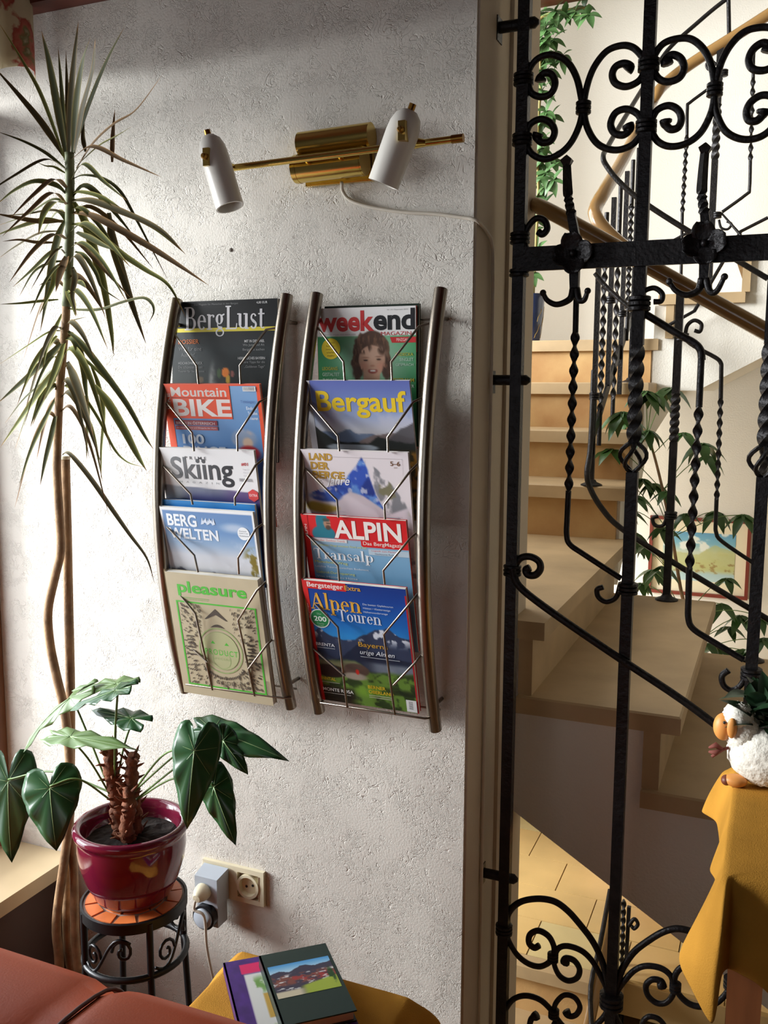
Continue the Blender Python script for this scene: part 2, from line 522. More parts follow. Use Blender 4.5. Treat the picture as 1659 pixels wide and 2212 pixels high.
# split into convex slabs for a clean mesh
fb = MB()
def slab(x0, x1, zt, y0=Y0 + 0.03, y1=Y1):
    b0 = 0.60 if x0 < -0.59 else max(-0.06, sof(x0)); b1 = 0.60 if x1 < -0.59 else max(-0.06, sof(x1))
    fb.hexa([(x0, y0, b0), (x1, y0, b1), (x1, y1, b1), (x0, y1, b0)], [(x0, y0, zt), (x1, y0, zt), (x1, y1, zt), (x0, y1, zt)])
slab(XC - 1.2, -0.60, ZL + RZ - 0.04, YT + 0.01)
slab(-0.60, -0.515, ZL + RZ - 0.04, YT + 0.01)
slab(-0.515, -0.500, ZL + RZ - 0.04)
slab(-0.500, NX - 0.06, ZL - 0.04)
for k in range(4):
    slab(NX - 0.06 + GO * k, NX - 0.06 + GO * (k + 1), zl(k + 1) - 0.04)
fb.build('flight_body', 'plaster2', st)
def tread(x0, x1, y0, y1, z, th=0.04, material='stone'):
    m = MB(); e = 0.004
    m.hexa([(x0, y0, z - th), (x1, y0, z - th), (x1, y1, z - th), (x0, y1, z - th)],
           [(x0, y0, z - e), (x1, y0, z - e), (x1, y1, z - e), (x0, y1, z - e)])
    m.hexa([(x0, y0, z - e), (x1, y0, z - e), (x1, y1, z - e), (x0, y1, z - e)],
           [(x0 + e, y0 + e, z), (x1 - e, y0 + e, z), (x1 - e, y1 - e, z), (x0 + e, y1 - e, z)])
    return m.build('tread', material, st)
ql = [(-0.515, Y0), (-0.44, Y0), (-0.44, 1.52), (-1.45, 1.52), (-1.45, YT + 0.005), (-0.515, YT + 0.005)]
MB().prism([(x, y, ZL + RZ - 0.04) for x, y in ql], (0, 0, 0.04)).build('tread', 'stone', st)     # quarter landing
for k in range(5):
    tread(NX + GO * (k - 1) - 0.0755, NX + GO * k, Y0, Y1 + 0.02, zl(k))
    MB().box((NX + GO * k - 0.075, Y0 + 0.012, zl(k + 1)), (NX + GO * k - 0.040, Y1 - 0.01, zl(k) - 0.04)).build('riser', 'stone', st)
MB().box((-0.499, Y0 + 0.012, ZL), (-0.468, Y1 - 0.01, ZL + RZ - 0.04)).build('riser', 'stone', st)
# second flight, rising away from the viewer
TY = [1.47, 1.72, 1.97, 2.22]
TZ = [1.18, 1.355, 1.53, 1.705]
XR = -0.455
for k in range(4):
    yb = TY[k + 1] + 0.05 if k < 3 else 3.2
    tread(-1.45, XR if k < 3 else XR, TY[k], yb, TZ[k], 0.045)
    MB().box((-1.45, TY[k] + 0.03, (TZ[k - 1] if k else ZL + RZ)), (XR - 0.03, TY[k] + 0.055, TZ[k] - 0.045)).build('riser', 'stone_riser', st)
b2 = MB()
for k in range(4):
    yb = TY[k + 1] + 0.055 if k < 3 else 3.2
    b2.hexa([(-1.45, TY[k] + 0.055, 0.84 + 0.64 * max(0, TY[k] - 1.5)), (XR - 0.02, TY[k] + 0.055, 0.84 + 0.64 * max(0, TY[k] - 1.5)), (XR - 0.02, yb, min(1.45, 0.84 + 0.64 * (yb - 1.5))), (-1.45, yb, min(1.45, 0.84 + 0.64 * (yb - 1.5)))],
            [(-1.45, TY[k] + 0.055, TZ[k] - 0.045), (XR - 0.02, TY[k] + 0.055, TZ[k] - 0.045), (XR - 0.02, yb, TZ[k] - 0.045), (-1.45, yb, TZ[k] - 0.045)])
b2.build('flight_body', 'plaster2', st)
# third flight, rising to the right along the back wall
Y3 = 2.20
b3 = MB()
for k in range(6):
    x0 = XR + GO * k + 0.03; x1 = x0 + GO; zt = 1.705 + RZ * (k + 1)
    s0 = 1.50 + max(0.0, 0.555 * (x0 + 0.30)); s1 = 1.50 + max(0.0, 0.555 * (x1 + 0.30))
    if k == 0:
        b3.hexa([(x0 - 0.05, Y3 + 0.03, 1.50), (-0.30, Y3 + 0.03, 1.50), (-0.30, 3.2, 1.50), (x0 - 0.05, 3.2, 1.50)],
                [(x0 - 0.05, Y3 + 0.03, zt - 0.04), (-0.30, Y3 + 0.03, zt - 0.04), (-0.30, 3.2, zt - 0.04), (x0 - 0.05, 3.2, zt - 0.04)])
        x0 = -0.30; s0 = 1.50
    b3.hexa([(x0, Y3 + 0.03, s0), (x1, Y3 + 0.03, s1), (x1, 3.2, s1), (x0, 3.2, s0)],
            [(x0, Y3 + 0.03, zt - 0.04), (x1, Y3 + 0.03, zt - 0.04), (x1, 3.2, zt - 0.04), (x0, 3.2, zt - 0.04)])
    xs = XR + GO * k
    tread(xs - 0.005, xs + GO + 0.04, Y3, 3.2, zt)
    MB().box((xs + 0.025, Y3 + 0.012, zt - RZ), (xs + 0.055, 3.2, zt - 0.04)).build('riser', 'stone', st)
b3.build('flight_body', 'plaster2', st)

# lower landing with laid tiles, two steps going down towards the viewer
ZF = -0.30
fl = MB().box((-1.8, 1.075, ZF - 0.12), (2.2, 3.2, ZF - 0.012)).build('floor_landing', 'grout'); struct(fl, 'honey coloured tiled landing seen under the stairs')
tw_, tl_ = 0.30, 0.21
rr = random.Random(3)
for j in range(9):
    y0 = 1.078 + j * tl_
    off = (j % 2) * 0.15
    for i in range(-5, 5):
        x0 = -0.35 + i * tw_ + off
        if x0 < -1.8 or y0 + tl_ > 3.2:
            continue
        dz = rr.uniform(-0.0015, 0.0)
        MB().box((x0 + 0.002, y0 + 0.002, ZF - 0.014), (x0 + tw_ - 0.002, y0 + tl_ - 0.002, ZF + dz)).build('tile', 'tile' if rr.random() < 0.6 else 'tile2', fl)
bx('floor_basement', (-1.8, 0.10, -0.90), (2.2, 3.2, -0.82), 'tile', 'tiled floor at the foot of the lowest steps')
ls = thing('lower_steps', 'lowest stone steps descending under the staircase towards the gate', 'steps', (-0.6, 0.7, -0.81))
for k in range(3):
    yn = 1.01 - 0.27 * k
    z = ZF - RZ * k
    MB().box((-1.75, yn, z - 0.04), (-0.34, yn + (0.066 if k == 0 else 0.32), z)).build('tread', 'stone', ls)
    MB().box((-1.75, yn + 0.035, z - RZ), (-0.36, yn + 0.06, z - 0.04)).build('riser', 'stone_riser', ls)
# low white wall piece and skirting at the far left of the landing
lw = MB().box((-1.8, 2.12, ZF), (-0.62, 2.20, 0.7)).build('wall_landing', 'plaster2'); struct(lw, 'white wall end beyond the tiled landing')
struct(MB().box((-1.8, 2.10, ZF), (-0.62, 2.12, ZF + 0.07)).build('baseboard_landing', 'stone'), 'stone skirting along the wall of the tiled landing')
# wooden beam edge over the climbing plant
struct(MB().prism([P(1128, -12, Y=2.2), P(1290, -42, Y=2.2), P(1290, -100, Y=2.2), P(1128, -70, Y=2.2)], (0, 0.16, 0)).build('trim_5', 'wood_dark'), 'reddish wooden beam above the climbing plant')

# ================================================================== wrought iron gate
YG = 0.12
G = lambda x, y: P(x, y, Y=YG)
# crop readers: traced points of the scroll work -> picture coordinates
def cA(pts): return [(1090 + x / 2.9156, y / 2.9156) for x, y in pts]
def cB(pts): return [(1060 + x / 2.77, 1080 + y / 2.77) for x, y in pts]
def cC(pts): return [(1050 + x / 2.724, 1600 + y / 2.724) for x, y in pts]
gate = thing('iron_gate', 'black wrought iron gate with scrolls, flowers and hooks beside the white wall', 'gate', (-0.02, YG, 0.0))
XP = [G(1112, 1000).x]
XP.append(G(1367, 1000).x)
PT = XP[1] - XP[0]
XP += [XP[1] + PT, XP[1] + 2 * PT, XP[1] + 3 * PT]
def zpx(x, y): return G(x, y).z
def bar(pts, r, name='bar', n=8, parent=None, smooth_per=0, dy=0.0):
    w = [G(*p) + Vector((0, dy, 0)) if len(p) == 2 else Vector(p) for p in pts]
    if smooth_per:
        w = smoothpath(w, smooth_per)
    return MB().tube(w, r, n=n).build(name, 'iron', parent or gate, smooth=True, angle=50)
def mirror(ob, xm, name):
    me = ob.data.copy()
    for v in me.vertices:
        wx = v.co.x + ORG[gate.name][0]
        v.co.x = 2 * xm - wx - ORG[gate.name][0]
    me.flip_normals()
    o = bpy.data.objects.new(name, me); COL.objects.link(o); o.parent = gate
    return o
# posts: square, mid posts twisted for a stretch, with an open basket
ztw0, ztw1 = zpx(1372, 955), zpx(1376, 745)
zb = zpx(1361, 985)
for i, x in enumerate(XP):
    m = MB()
    s_ = 0.0115
    if i in (0, 4):
        m.tube([(x, YG, 0.0), (x, YG, CZ)], s_ * 1.35, n=4)
    else:
        m.tube([(x, YG, 0.0), (x, YG, zb - 0.030)], s_ * 1.3, n=4)
        k = 40
        m.tube([(x, YG, ztw0 + (ztw1 - ztw0) * j / k) for j in range(k + 1)], s_ * 1.22, n=4, twist=[j * 0.24 for j in range(k + 1)])
        m.tube([(x, YG, ztw1), (x, YG, CZ)], s_ * 1.3, n=4)
        for a in range(4):
            an = a * math.pi / 2 + 0.5
            pts = []
            for j in range(9):
                t = j / 8; r = 0.026 * math.sin(math.pi * t) ** 0.8
                pts.append((x + r * math.cos(an + t * 1.6), YG + r * math.sin(an + t * 1.6), zb - 0.032 + t * (ztw0 - zb + 0.034)))
            m.tube(pts, 0.0042, n=6)
    m.build('post', 'iron', gate, smooth=True, angle=40)
def collar(x, z, w=0.021, h=0.0075, name='collar', n=3):
    m = MB()
    for k in range(n):
        m.lathe([(w * 0.86, -h * 0.5), (w, -h * 0.3), (w, h * 0.3), (w * 0.86, h * 0.5)], (x, YG, z + (k - (n - 1) / 2) * h * 1.02), n=14)
    return m.build(name, 'iron', gate, smooth=True, angle=50)
# ---- upper scroll field
def taper(pts, r0, r1, bulb=True):
    n = len(pts)
    rs = []
    for i in range(n):
        t = i / (n - 1)
        r = r0 + (r1 - r0) * t
        if bulb and t > 0.86:
            r *= 1.0 + 0.55 * math.sin((t - 0.86) / 0.14 * math.pi * 0.6)
        rs.append(r)
    return rs
def scroll(pts, r=0.0062, name='scroll', bulb=True):
    w = smoothpath([G(*p) for p in pts], 7)
    return MB().tube(w, taper(w, r, r * 1.15, bulb), n=8).build(name, 'iron', gate, smooth=True)
def loop(pts, r=0.0062, name='scroll'):
    w = smoothpath([G(*p) for p in pts], 7)
    return MB().tube(w, r, n=8).build(name, 'iron', gate, smooth=True)
UP1 = [loop(cA([(140, 520), (160, 430), (215, 365), (300, 345), (390, 385), (450, 480), (480, 600), (490, 690), (470, 790), (420, 895), (350, 965), (260, 1002), (180, 975), (138, 915), (125, 880)])),
       scroll(cA([(145, 520), (170, 585), (230, 610), (290, 590), (318, 530), (300, 472), (258, 458), (230, 480), (226, 512)])),
       scroll(cA([(132, 850), (165, 780), (230, 750), (290, 775), (315, 830), (292, 885), (240, 898), (205, 870), (212, 840)]))]
UP2 = [loop(cA([(893, 420), (868, 360), (810, 300), (735, 287), (640, 325), (560, 430), (515, 560), (500, 680), (520, 800), (585, 905), (690, 945), (790, 920), (850, 860), (880, 800)])),
       scroll(cA([(890, 425), (850, 505), (770, 545), (700, 525), (678, 470), (700, 420), (750, 400), (790, 415), (770, 445)])),
       scroll(cA([(872, 790), (840, 720), (770, 687), (700, 710), (668, 780), (690, 835), (745, 850), (785, 820), (775, 785)]))]
xm = XP[1]
xc_ = (XP[0] + XP[1]) / 2
UP3 = [loop(cA([(922, 420), (950, 340), (1000, 275), (1080, 245), (1170, 245), (1245, 300), (1295, 390), (1318, 500), (1322, 590), (1300, 710), (1235, 835), (1140, 905), (1040, 922), (965, 890), (920, 820)])),
       scroll(cA([(930, 430), (970, 495), (1030, 515), (1100, 490), (1130, 430), (1110, 370), (1060, 345), (1020, 368), (1025, 408)])),
       scroll(cA([(920, 770), (960, 695), (1030, 665), (1090, 690), (1113, 745), (1095, 800), (1050, 815), (1018, 790), (1015, 755)]))]
for o in UP3:
    mirror(o, xm + PT / 2, 'scroll')
for o in UP3 + UP2:
    pass
for x, z in ((XP[0], zpx(1135, 171)), (XP[0], zpx(1129, 302)), (XP[1], zpx(1400, 141)), (XP[1], zpx(1393, 274)),
             (xc_, zpx(1258, 233)), (XP[1] + PT / 2, zpx(1543, 194)), (XP[2], zpx(1400, 141)), (XP[2], zpx(1393, 274))):
    collar(x, z, 0.019 if x in XP else 0.014)
# ---- flat cross bar with flowers, spikes and coat hooks
zA, zB_ = zpx(1139, 564), zpx(1659, 535)
zbar = (zA + zB_) / 2
m = MB(); m.box((XP[0], YG - 0.020, zbar - 0.022), (XP[4], YG - 0.012, zbar + 0.022))
m.build('cross_bar', 'iron', gate)
def flower(fx, fy, spike, prongs, stem_to):
    c = G(fx, fy); c.y = YG - 0.024
    fm = MB()
    for k in range(4):
        a = math.pi / 2 * k + 0.12
        d = Vector((math.cos(a), 0, math.sin(a))); e = Vector((-d.z, 0, d.x))
        rows = []
        N = 7
        base = len(fm.v)
        for i in range(N):
            t = i / (N - 1)
            w = 0.020 * math.sin(math.pi * min(1, 0.12 + 0.80 * t)) ** 0.6
            for j in range(N):
                s2 = j / (N - 1) * 2 - 1
                p = c + d * (0.004 + 0.032 * t) + e * (w * s2)
                p.y += -0.003 - 0.010 * (t ** 1.5) - 0.006 * s2 * s2 * t + 0.004 * math.cos(s2 * 9) * t * 0.4
                fm.v.append(p)
        for i in range(N - 1):
            for j in range(N - 1):
                q = base + i * N + j
                fm.f.append((q, q + 1, q + N + 1, q + N))
    fo = fm.build('flower', 'iron', gate, smooth=True)
    md = fo.modifiers.new('thickness', 'SOLIDIFY'); md.thickness = 0.002; md.offset = 0
    sub(fo, MB().ball(c + Vector((0, -0.008, 0)), 0.006), 'flower_centre', 'iron', True)
    # spike: square shank with a twisted waist and a diamond head
    pts = [G(*p) for p in spike]
    for p in pts: p.y = YG - 0.018
    w = smoothpath(pts, 8)
    n = len(w); rs = []; tw = []
    for i in range(n):
        t = i / (n - 1)
        r = 0.0115 - 0.004 * t
        if 0.30 < t < 0.52: r *= 0.9 + 0.12 * math.sin((t - 0.3) * 90)
        rs.append(r); tw.append(5.5 * min(1, max(0, (t - 0.28) / 0.26)))
    sm = MB().tube(w, rs, n=4, twist=tw)
    tip = w[-1]; up = (w[-1] - w[-4]).normalized()
    sm.tube([tip - up * 0.002, tip + up * 0.007, tip + up * 0.017], [0.0085, 0.0150, 0.0012], n=4)
    sm.build('spike', 'iron', gate, smooth=True, angle=35)
    st_ = G(fx, fy + 30); en = G(*stem_to); st_.y = en.y = YG - 0.016
    MB().tube([st_, en], [0.0125, 0.0105], n=4).build('hook_stem', 'iron', gate)
    for pr in prongs:
        q = [G(*p) for p in pr]
        for i, p in enumerate(q): p.y = YG - 0.018 - 0.012 * i / (len(q) - 1)
        q = smoothpath(q, 6)
        hm = MB().tube(q, [0.0072 - 0.0030 * i / (len(q) - 1) for i in range(len(q))], n=8)
        hm.ball(q[-1], 0.0062)
        hm.build('hook', 'iron', gate, smooth=True)
flower(1245, 552, [(1250, 530), (1240, 475), (1232, 430), (1230, 395), (1229, 360)],
       [[(1243, 625), (1236, 648), (1210, 660), (1190, 652), (1181, 636)], [(1249, 625), (1256, 650), (1268, 650), (1276, 632)]], (1245, 640))
flower(1524, 531, [(1527, 505), (1524, 470), (1518, 425), (1520, 380), (1524, 335)],
       [[(1518, 605), (1510, 630), (1485, 640), (1462, 630), (1450, 612)], [(1527, 605), (1535, 632), (1550, 632), (1567, 602)]], (1521, 615))
# scroll springing from the cross bar at the wall post
scroll([(1140, 545), (1133, 520), (1140, 492), (1158, 472), (1176, 476), (1182, 494), (1172, 506), (1162, 500)], 0.0058, bulb=False)
collar(XP[0], zpx(1122, 515), 0.019)
collar(XP[0], zpx(1118, 590), 0.019, n=2)
# ---- slanting members and twisted rods in the middle field
def rod(points_top, tw0, tw1, points_bot, r, w, ovals):
    mm = MB()
    mm.tube([G(*p) for p in points_top], r, n=8)
    mm.flatbar_twist(G(*tw0), G(*tw1), w, w * 0.42, ovals)
    q = smoothpath([G(*p) for p in points_bot], 5)
    mm.tube(q, r, n=8)
    return mm.build('twisted_rod', 'iron', gate, smooth=True, angle=60)
rod([(1245, 640), (1243, 718)], (1243, 714), (1228, 1064), [(1228, 1060), (1225, 1120), (1224, 1155), (1231, 1176), (1262, 1198), (1342, 1250)], 0.0056, 0.0175, 10)
rod([(1515, 770), (1510, 880)], (1510, 878), (1489, 1230), [(1489, 1226), (1487, 1300), (1487, 1335), (1496, 1357), (1530, 1380), (1606, 1425)], 0.0060, 0.0175, 10)
bar([(1376, 668), (1400, 682), (1464, 721), (1498, 740), (1512, 756), (1515, 778)], 0.0068, 'slanting_bar', smooth_per=4, dy=0.012)
bar([(1111, 1225), (1115, 1245), (1134, 1272), (1204, 1325), (1342, 1419), (1479, 1510), (1605, 1605)], 0.0078, 'slanting_bar', smooth_per=4, dy=-0.014)
scroll(cB([(140, 430), (150, 385), (185, 345), (240, 340), (288, 368), (297, 412), (268, 448), (225, 448), (210, 420), (235, 405)]), 0.0068, bulb=False)
scroll([(1340, 1262), (1331, 1290), (1310, 1300), (1293, 1290), (1290, 1274), (1303, 1268)], 0.0048, bulb=False)
scroll([(1612, 1455), (1600, 1480), (1580, 1491), (1563, 1480), (1560, 1460), (1574, 1448)], 0.0052, bulb=False)
scroll([(1378, 655), (1388, 632), (1412, 622), (1430, 634), (1428, 650), (1412, 652)], 0.0045, bulb=False)
collar(XP[0], zpx(1107, 1232), 0.018); collar(XP[1], zpx(1342, 1270), 0.019); collar(XP[2], zpx(1622, 1455), 0.019)
collar(XP[1], zpx(1378, 656), 0.021, 0.009)
# ---- lower scroll field
LO = [loop(cC([(108, 1110), (135, 1010), (200, 950), (300, 930), (400, 945), (480, 1000), (560, 1090), (630, 1185), (680, 1290), (705, 1380), (722, 1480), (730, 1530)]), 0.0068),
      scroll(cC([(112, 1115), (140, 1190), (185, 1262), (250, 1312), (320, 1328), (380, 1295), (402, 1230), (372, 1155), (310, 1118), (260, 1140), (252, 1190), (285, 1218), (312, 1205)]), 0.0058, bulb=False),
      loop(cC([(398, 1275), (425, 1222), (480, 1208), (560, 1235), (620, 1290), (665, 1365), (705, 1450), (722, 1520)]), 0.006),
      scroll(cC([(396, 1270), (405, 1330), (435, 1385), (485, 1412), (535, 1395), (550, 1345), (520, 1295), (475, 1280), (462, 1310)]), 0.0056),
      loop(cC([(92, 1640), (115, 1580), (160, 1522), (230, 1500), (310, 1520), (370, 1570), (420, 1640), (480, 1700), (580, 1720), (680, 1640), (730, 1560)]), 0.006),
      scroll(cC([(395, 1610), (410, 1545), (460, 1497), (520, 1510), (552, 1565), (530, 1612), (490, 1620), (470, 1590)]), 0.0052),
      scroll(cC([(410, 1650), (370, 1720), (310, 1740), (260, 1700), (265, 1640), (300, 1615)]), 0.0056)]
for o in LO:
    mirror(o, xm, 'scroll')
for o in LO:
    pass
collar(XP[1], zpx(*cC([(738, 1528)])[0]), 0.024, 0.010)
cx1, cz1 = G(*cC([(393, 1275)])[0]).x, zpx(*cC([(393, 1275)])[0])
cx2, cz2 = G(*cC([(398, 1605)])[0]).x, zpx(*cC([(398, 1605)])[0])
for cx_, cz_ in ((cx1, cz1), (2 * xm - cx1, cz1), (cx2, cz2), (2 * xm - cx2, cz2)):
    collar(cx_, cz_, 0.0115, 0.0065)
collar(XP[0], zpx(*cC([(108, 1110)])[0]), 0.018); collar(XP[2], zpx(*cC([(108, 1110)])[0]), 0.018)
# ---- pins that hold the gate to the wall end
for (px, py) in ((1133, 50), (1112, 821), (1090, 1897)):
    z = zpx(px, py)
    mm = MB().tube([(XC + 0.002, YG + 0.004, z), (XP[0] + 0.018, YG + 0.004, z), (XP[0] + 0.026, YG + 0.004, z)], [0.0105, 0.0105, 0.004], n=10)
    mm.box((XC + 0.002, YG - 0.012, z - 0.026), (XC + 0.006, YG + 0.020, z + 0.018))
    mm.build('wall_pin', 'iron', gate, smooth=True, angle=40)

# ================================================================== stair railings
def railmesh(owner, pts, r, name, material='iron', per=5, n=8, aspect=1.0, up=None):
    q = smoothpath(pts, per) if per else pts
    return MB().tube(q, r, n=n, aspect=aspect, up=up).build(name, material, owner, smooth=True, angle=60)
# near handrail, rising to the left behind the cross bar
hr = thing('stair_handrail', 'golden brown handrail slanting behind the cross bar of the gate', 'handrail', P(1659, 720, Y=0.34))
YH = 0.345
railmesh(hr, [Vector((-0.505, 0.44, P(1150, 440, Y=YH).z + 0.006)), P(1158, 443, Y=YH + 0.03), P(1190, 458, Y=YH), P(1290, 512, Y=YH), P(1659, 718, Y=YH), Vector((0.30, YH, P(1659, 718, Y=YH).z - 0.58 * 0.32))], 0.0165, 'rail', 'rail', 5, 12)
for x_ in (0.02, 0.24):
    z_ = ZL - RZ * (1 if x_ < 0.1 else 2)
    zt_ = P(1659, 718, Y=YH).z - 0.58 * (x_ - P(1659, 718, Y=YH).x)
    MB().tube([(x_, YH, z_), (x_, YH, zt_)], 0.009, n=4).build('baluster', 'iron', hr)

# railing around the open eye of the stairs
XS, YS = -0.57, 1.40
er = thing('stair_railing', 'wrought iron stair railing with twisted bars and bent golden handrail', 'railing', (-0.55, 1.6, 1.18))
B1 = [P(1659, 722, Y=YS + 0.02), P(1500, 632, Y=YS + 0.02), P(1390, 565, Y=YS), P(1345, 532, Y=YS), P(1310, 500, Y=YS), P(1288, 470, Y=YS + 0.01), P(1287, 448, Y=YS + 0.06), P(1308, 410, X=-0.565), P(1343, 350, X=-0.56), P(1378, 282, X=-0.55), P(1405, 228, X=-0.54),
      P(1420, 200, Y=2.34), P(1445, 174, Y=2.40), P(1500, 133, Y=2.42), P(1600, 70, Y=2.42), P(1659, 32, Y=2.42), P(1800, -60, Y=2.42)]
railmesh(er, B1, 0.0225, 'rail', 'rail', 6, 12)
R1 = [P(1659, 602, Y=YS), P(1500, 507, Y=YS), P(1395, 440, Y=YS), P(1340, 395, Y=YS), P(1310, 358, Y=YS), P(1303, 338, Y=YS + 0.01), P(1312, 318, X=-0.565), P(1345, 262, X=-0.56), P(1390, 188, X=-0.545),
      P(1420, 140, Y=2.36), P(1450, 100, Y=2.40), P(1500, 55, Y=2.42), P(1560, 5, Y=2.42), P(1640, -50, Y=2.42)]
railmesh(er, R1, 0.0085, 'upper_bar', 'iron', 5, 8)
# lower bar of the first flight
railmesh(er, [P(1283, 800, Y=YS + 0.12), P(1276, 960, Y=YS + 0.05), P(1268, 1020, Y=YS), P(1275, 1055, Y=YS), P(1300, 1098, Y=YS), P(1340, 1140, Y=YS), P(1443, 1208, Y=YS), P(1520, 1255, Y=YS), P(1600, 1303, Y=YS), P(1700, 1362, Y=YS)], 0.0095, 'lower_bar', 'iron', 5, 8)
railmesh(er, [P(1285, 590, Y=YS + 0.02), P(1310, 620, Y=YS + 0.02), P(1361, 664, Y=YS), P(1420, 696, Y=YS)], 0.0075, 'slanting_bar', 'iron', 4, 8)
# newel standing on the big tread
def newel(owner, foot, zt, tw, r, flange, Yd):
    x, y, z = foot
    mm = MB()
    mm.tube([(x, y, z), (x, y, tw[0])], r * 1.3, n=4)
    k = 36
    mm.tube([(x, y, tw[0] + (tw[1] - tw[0]) * j / k) for j in range(k + 1)], r * 1.22, n=4, twist=[j * 0.28 for j in range(k + 1)])
    mm.tube([(x, y, tw[1]), (x, y, zt)], r * 1.3, n=4)
    o = mm.build('newel', 'iron', owner, smooth=True, angle=40)
    if flange:
        sub(o, MB().lathe([(0.036, 0.0), (0.036, 0.004), (0.018, 0.012), (0.014, 0.02)], (x, y, z), 20), 'flange', 'iron', True, 40)
    return o
f1 = P(1440, 1288, Z=ZL); f1.y = min(f1.y, 1.40)
f1 = Vector((P(1440, 1288, Y=YS).x, YS, ZL))
newel(er, f1, P(1478, 600, Y=YS).z, (P(1462, 955, Y=YS).z, P(1466, 850, Y=YS).z), 0.0125, True, YS)
newel(er, Vector((P(1622, 1480, Y=YS).x, YS, ZL - RZ)), P(1650, 690, Y=YS).z, (P(1625, 1100, Y=YS).z, P(1630, 950, Y=YS).z), 0.0125, True, YS)
def ecollar(owner, c, w=0.02, h=0.008, n=3):
    mm = MB()
    for k in range(n):
        mm.lathe([(w * 0.86, -h * 0.5), (w, -h * 0.3), (w, h * 0.3), (w * 0.86, h * 0.5)], (c.x, c.y, c.z + (k - (n - 1) / 2) * h * 1.02), n=12)
    mm.build('collar', 'iron', owner, smooth=True, angle=50)
ecollar(er, P(1474, 728, Y=YS)); ecollar(er, P(1449, 1113, Y=YS), 0.02)
def escroll(owner, pts, Yd, r):
    q = smoothpath([P(*p, Y=Yd) for p in pts], 6)
    MB().tube(q, r, n=8).build('scroll', 'iron', owner, smooth=True)
escroll(er, [(1480, 725), (1485, 703), (1500, 692), (1515, 700), (1512, 716), (1500, 714)], YS, 0.006)
escroll(er, [(1442, 1115), (1432, 1135), (1415, 1135), (1410, 1120), (1422, 1115)], YS, 0.006)
# thin twisted rod between the newels
def thinrod(owner, a, t0, t1, b, Yd, r, w, ov):
    mm = MB()
    mm.tube(smoothpath([P(*p, Y=Yd) for p in a], 4), r, n=8)
    mm.flatbar_twist(P(*t0, Y=Yd), P(*t1, Y=Yd), w, w * 0.45, ov)
    mm.tube(smoothpath([P(*p, Y=Yd) for p in b], 4), r, n=8)
    mm.build('twisted_rod', 'iron', owner, smooth=True, angle=60)
thinrod(er, [(1474, 728), (1500, 748), (1545, 772), (1557, 784), (1558, 800), (1557, 862)], (1557, 858), (1548, 1080), [(1548, 1076), (1546, 1130), (1547, 1150), (1560, 1170), (1636, 1222)], YS, 0.0065, 0.018, 10)
# balusters of the second flight
rr = random.Random(5)
def railz(y):   # underside of the bent handrail above the second flight
    return 2.03 + 0.585 * (y - 1.46)
def tz(y):
    for k in (3, 2, 1, 0):
        if y >= TY[k]: return TZ[k]
    return ZL + RZ
for k, y in enumerate([1.50, 1.60, 1.72, 1.83, 1.95, 2.06, 2.18, 2.30]):
    x = XS + 0.02 * (k / 7)
    zf = tz(y) if k % 3 == 0 else tz(y) + 0.10 + 0.03 * (k % 3)
    zt = railz(y) - 0.02
    mm = MB()
    if k % 2 == 0:
        mm.tube([(x, y, zf), (x, y, zt)], 0.0115, n=4)
        o = mm.build('baluster', 'iron', er)
        if k % 3 == 0:
            sub(o, MB().lathe([(0.036, 0.0), (0.036, 0.004), (0.018, 0.012), (0.013, 0.02)], (x, y, zf), 18), 'flange', 'iron', True, 40)
        ecollar(er, Vector((x, y, zf + 0.30)), 0.017, 0.008)
    else:
        mm.tube([(x, y, zf), (x, y, zf + 0.12)], 0.008, n=8)
        mm.flatbar_twist((x, y, zf + 0.11), (x, y, zt - 0.16), 0.022, 0.009, 14)
        mm.tube([(x, y, zt - 0.17), (x, y, zt)], 0.008, n=8)
        mm.build('baluster', 'iron', er, smooth=True, angle=60)
# flat stringer strap following the steps
sp = [Vector((XS, 1.42, 1.22)), Vector((XS, 1.52, 1.36)), Vector((XS + 0.005, 1.80, 1.56)), Vector((XS + 0.01, 2.10, 1.74)), Vector((XS + 0.02, 2.34, 1.90))]
mm = MB()
for a, b in zip(sp[:-1], sp[1:]):
    mm.hexa([a + Vector((-0.004, 0, -0.025)), a + Vector((0.004, 0, -0.025)), b + Vector((0.004, 0, -0.025)), b + Vector((-0.004, 0, -0.025))],
            [a + Vector((-0.004, 0, 0.025)), a + Vector((0.004, 0, 0.025)), b + Vector((0.004, 0, 0.025)), b + Vector((-0.004, 0, 0.025))])
mm.build('strap', 'iron', er)
# third flight: newel, twisted rods, slanting bars
Y3R = 2.42
newel(er, Vector((P(1530, 640, Y=Y3R).x, Y3R, 1.875)), P(1565, 95, Y=Y3R).z, (P(1556, 345, Y=Y3R).z, P(1560, 225, Y=Y3R).z), 0.0135, False, Y3R)
ecollar(er, P(1563, 158, Y=Y3R), 0.018); ecollar(er, P(1549, 465, Y=Y3R), 0.018)
escroll(er, [(1545, 150), (1530, 150), (1526, 138), (1538, 132), (1548, 140)], Y3R, 0.005)
escroll(er, [(1553, 475), (1558, 492), (1572, 495), (1580, 484), (1570, 478)], Y3R, 0.005)
thinrod(er, [(1560, 168), (1530, 192), (1490, 222), (1485, 232), (1484, 296)], (1484, 292), (1474, 462), [(1474, 458), (1472, 560), (1470, 640)], Y3R, 0.0065, 0.02, 10)
thinrod(er, [(1659, 88), (1632, 105), (1628, 118), (1627, 172)], (1627, 168), (1621, 350), [(1621, 346), (1619, 408), (1612, 420), (1560, 458)], Y3R, 0.0065, 0.02, 9)
railmesh(er, [P(1450, 522, Y=Y3R), P(1560, 462, Y=Y3R), P(1600, 508, Y=Y3R - 0.02)], 0.006, 'slanting_bar', 'iron', 0)
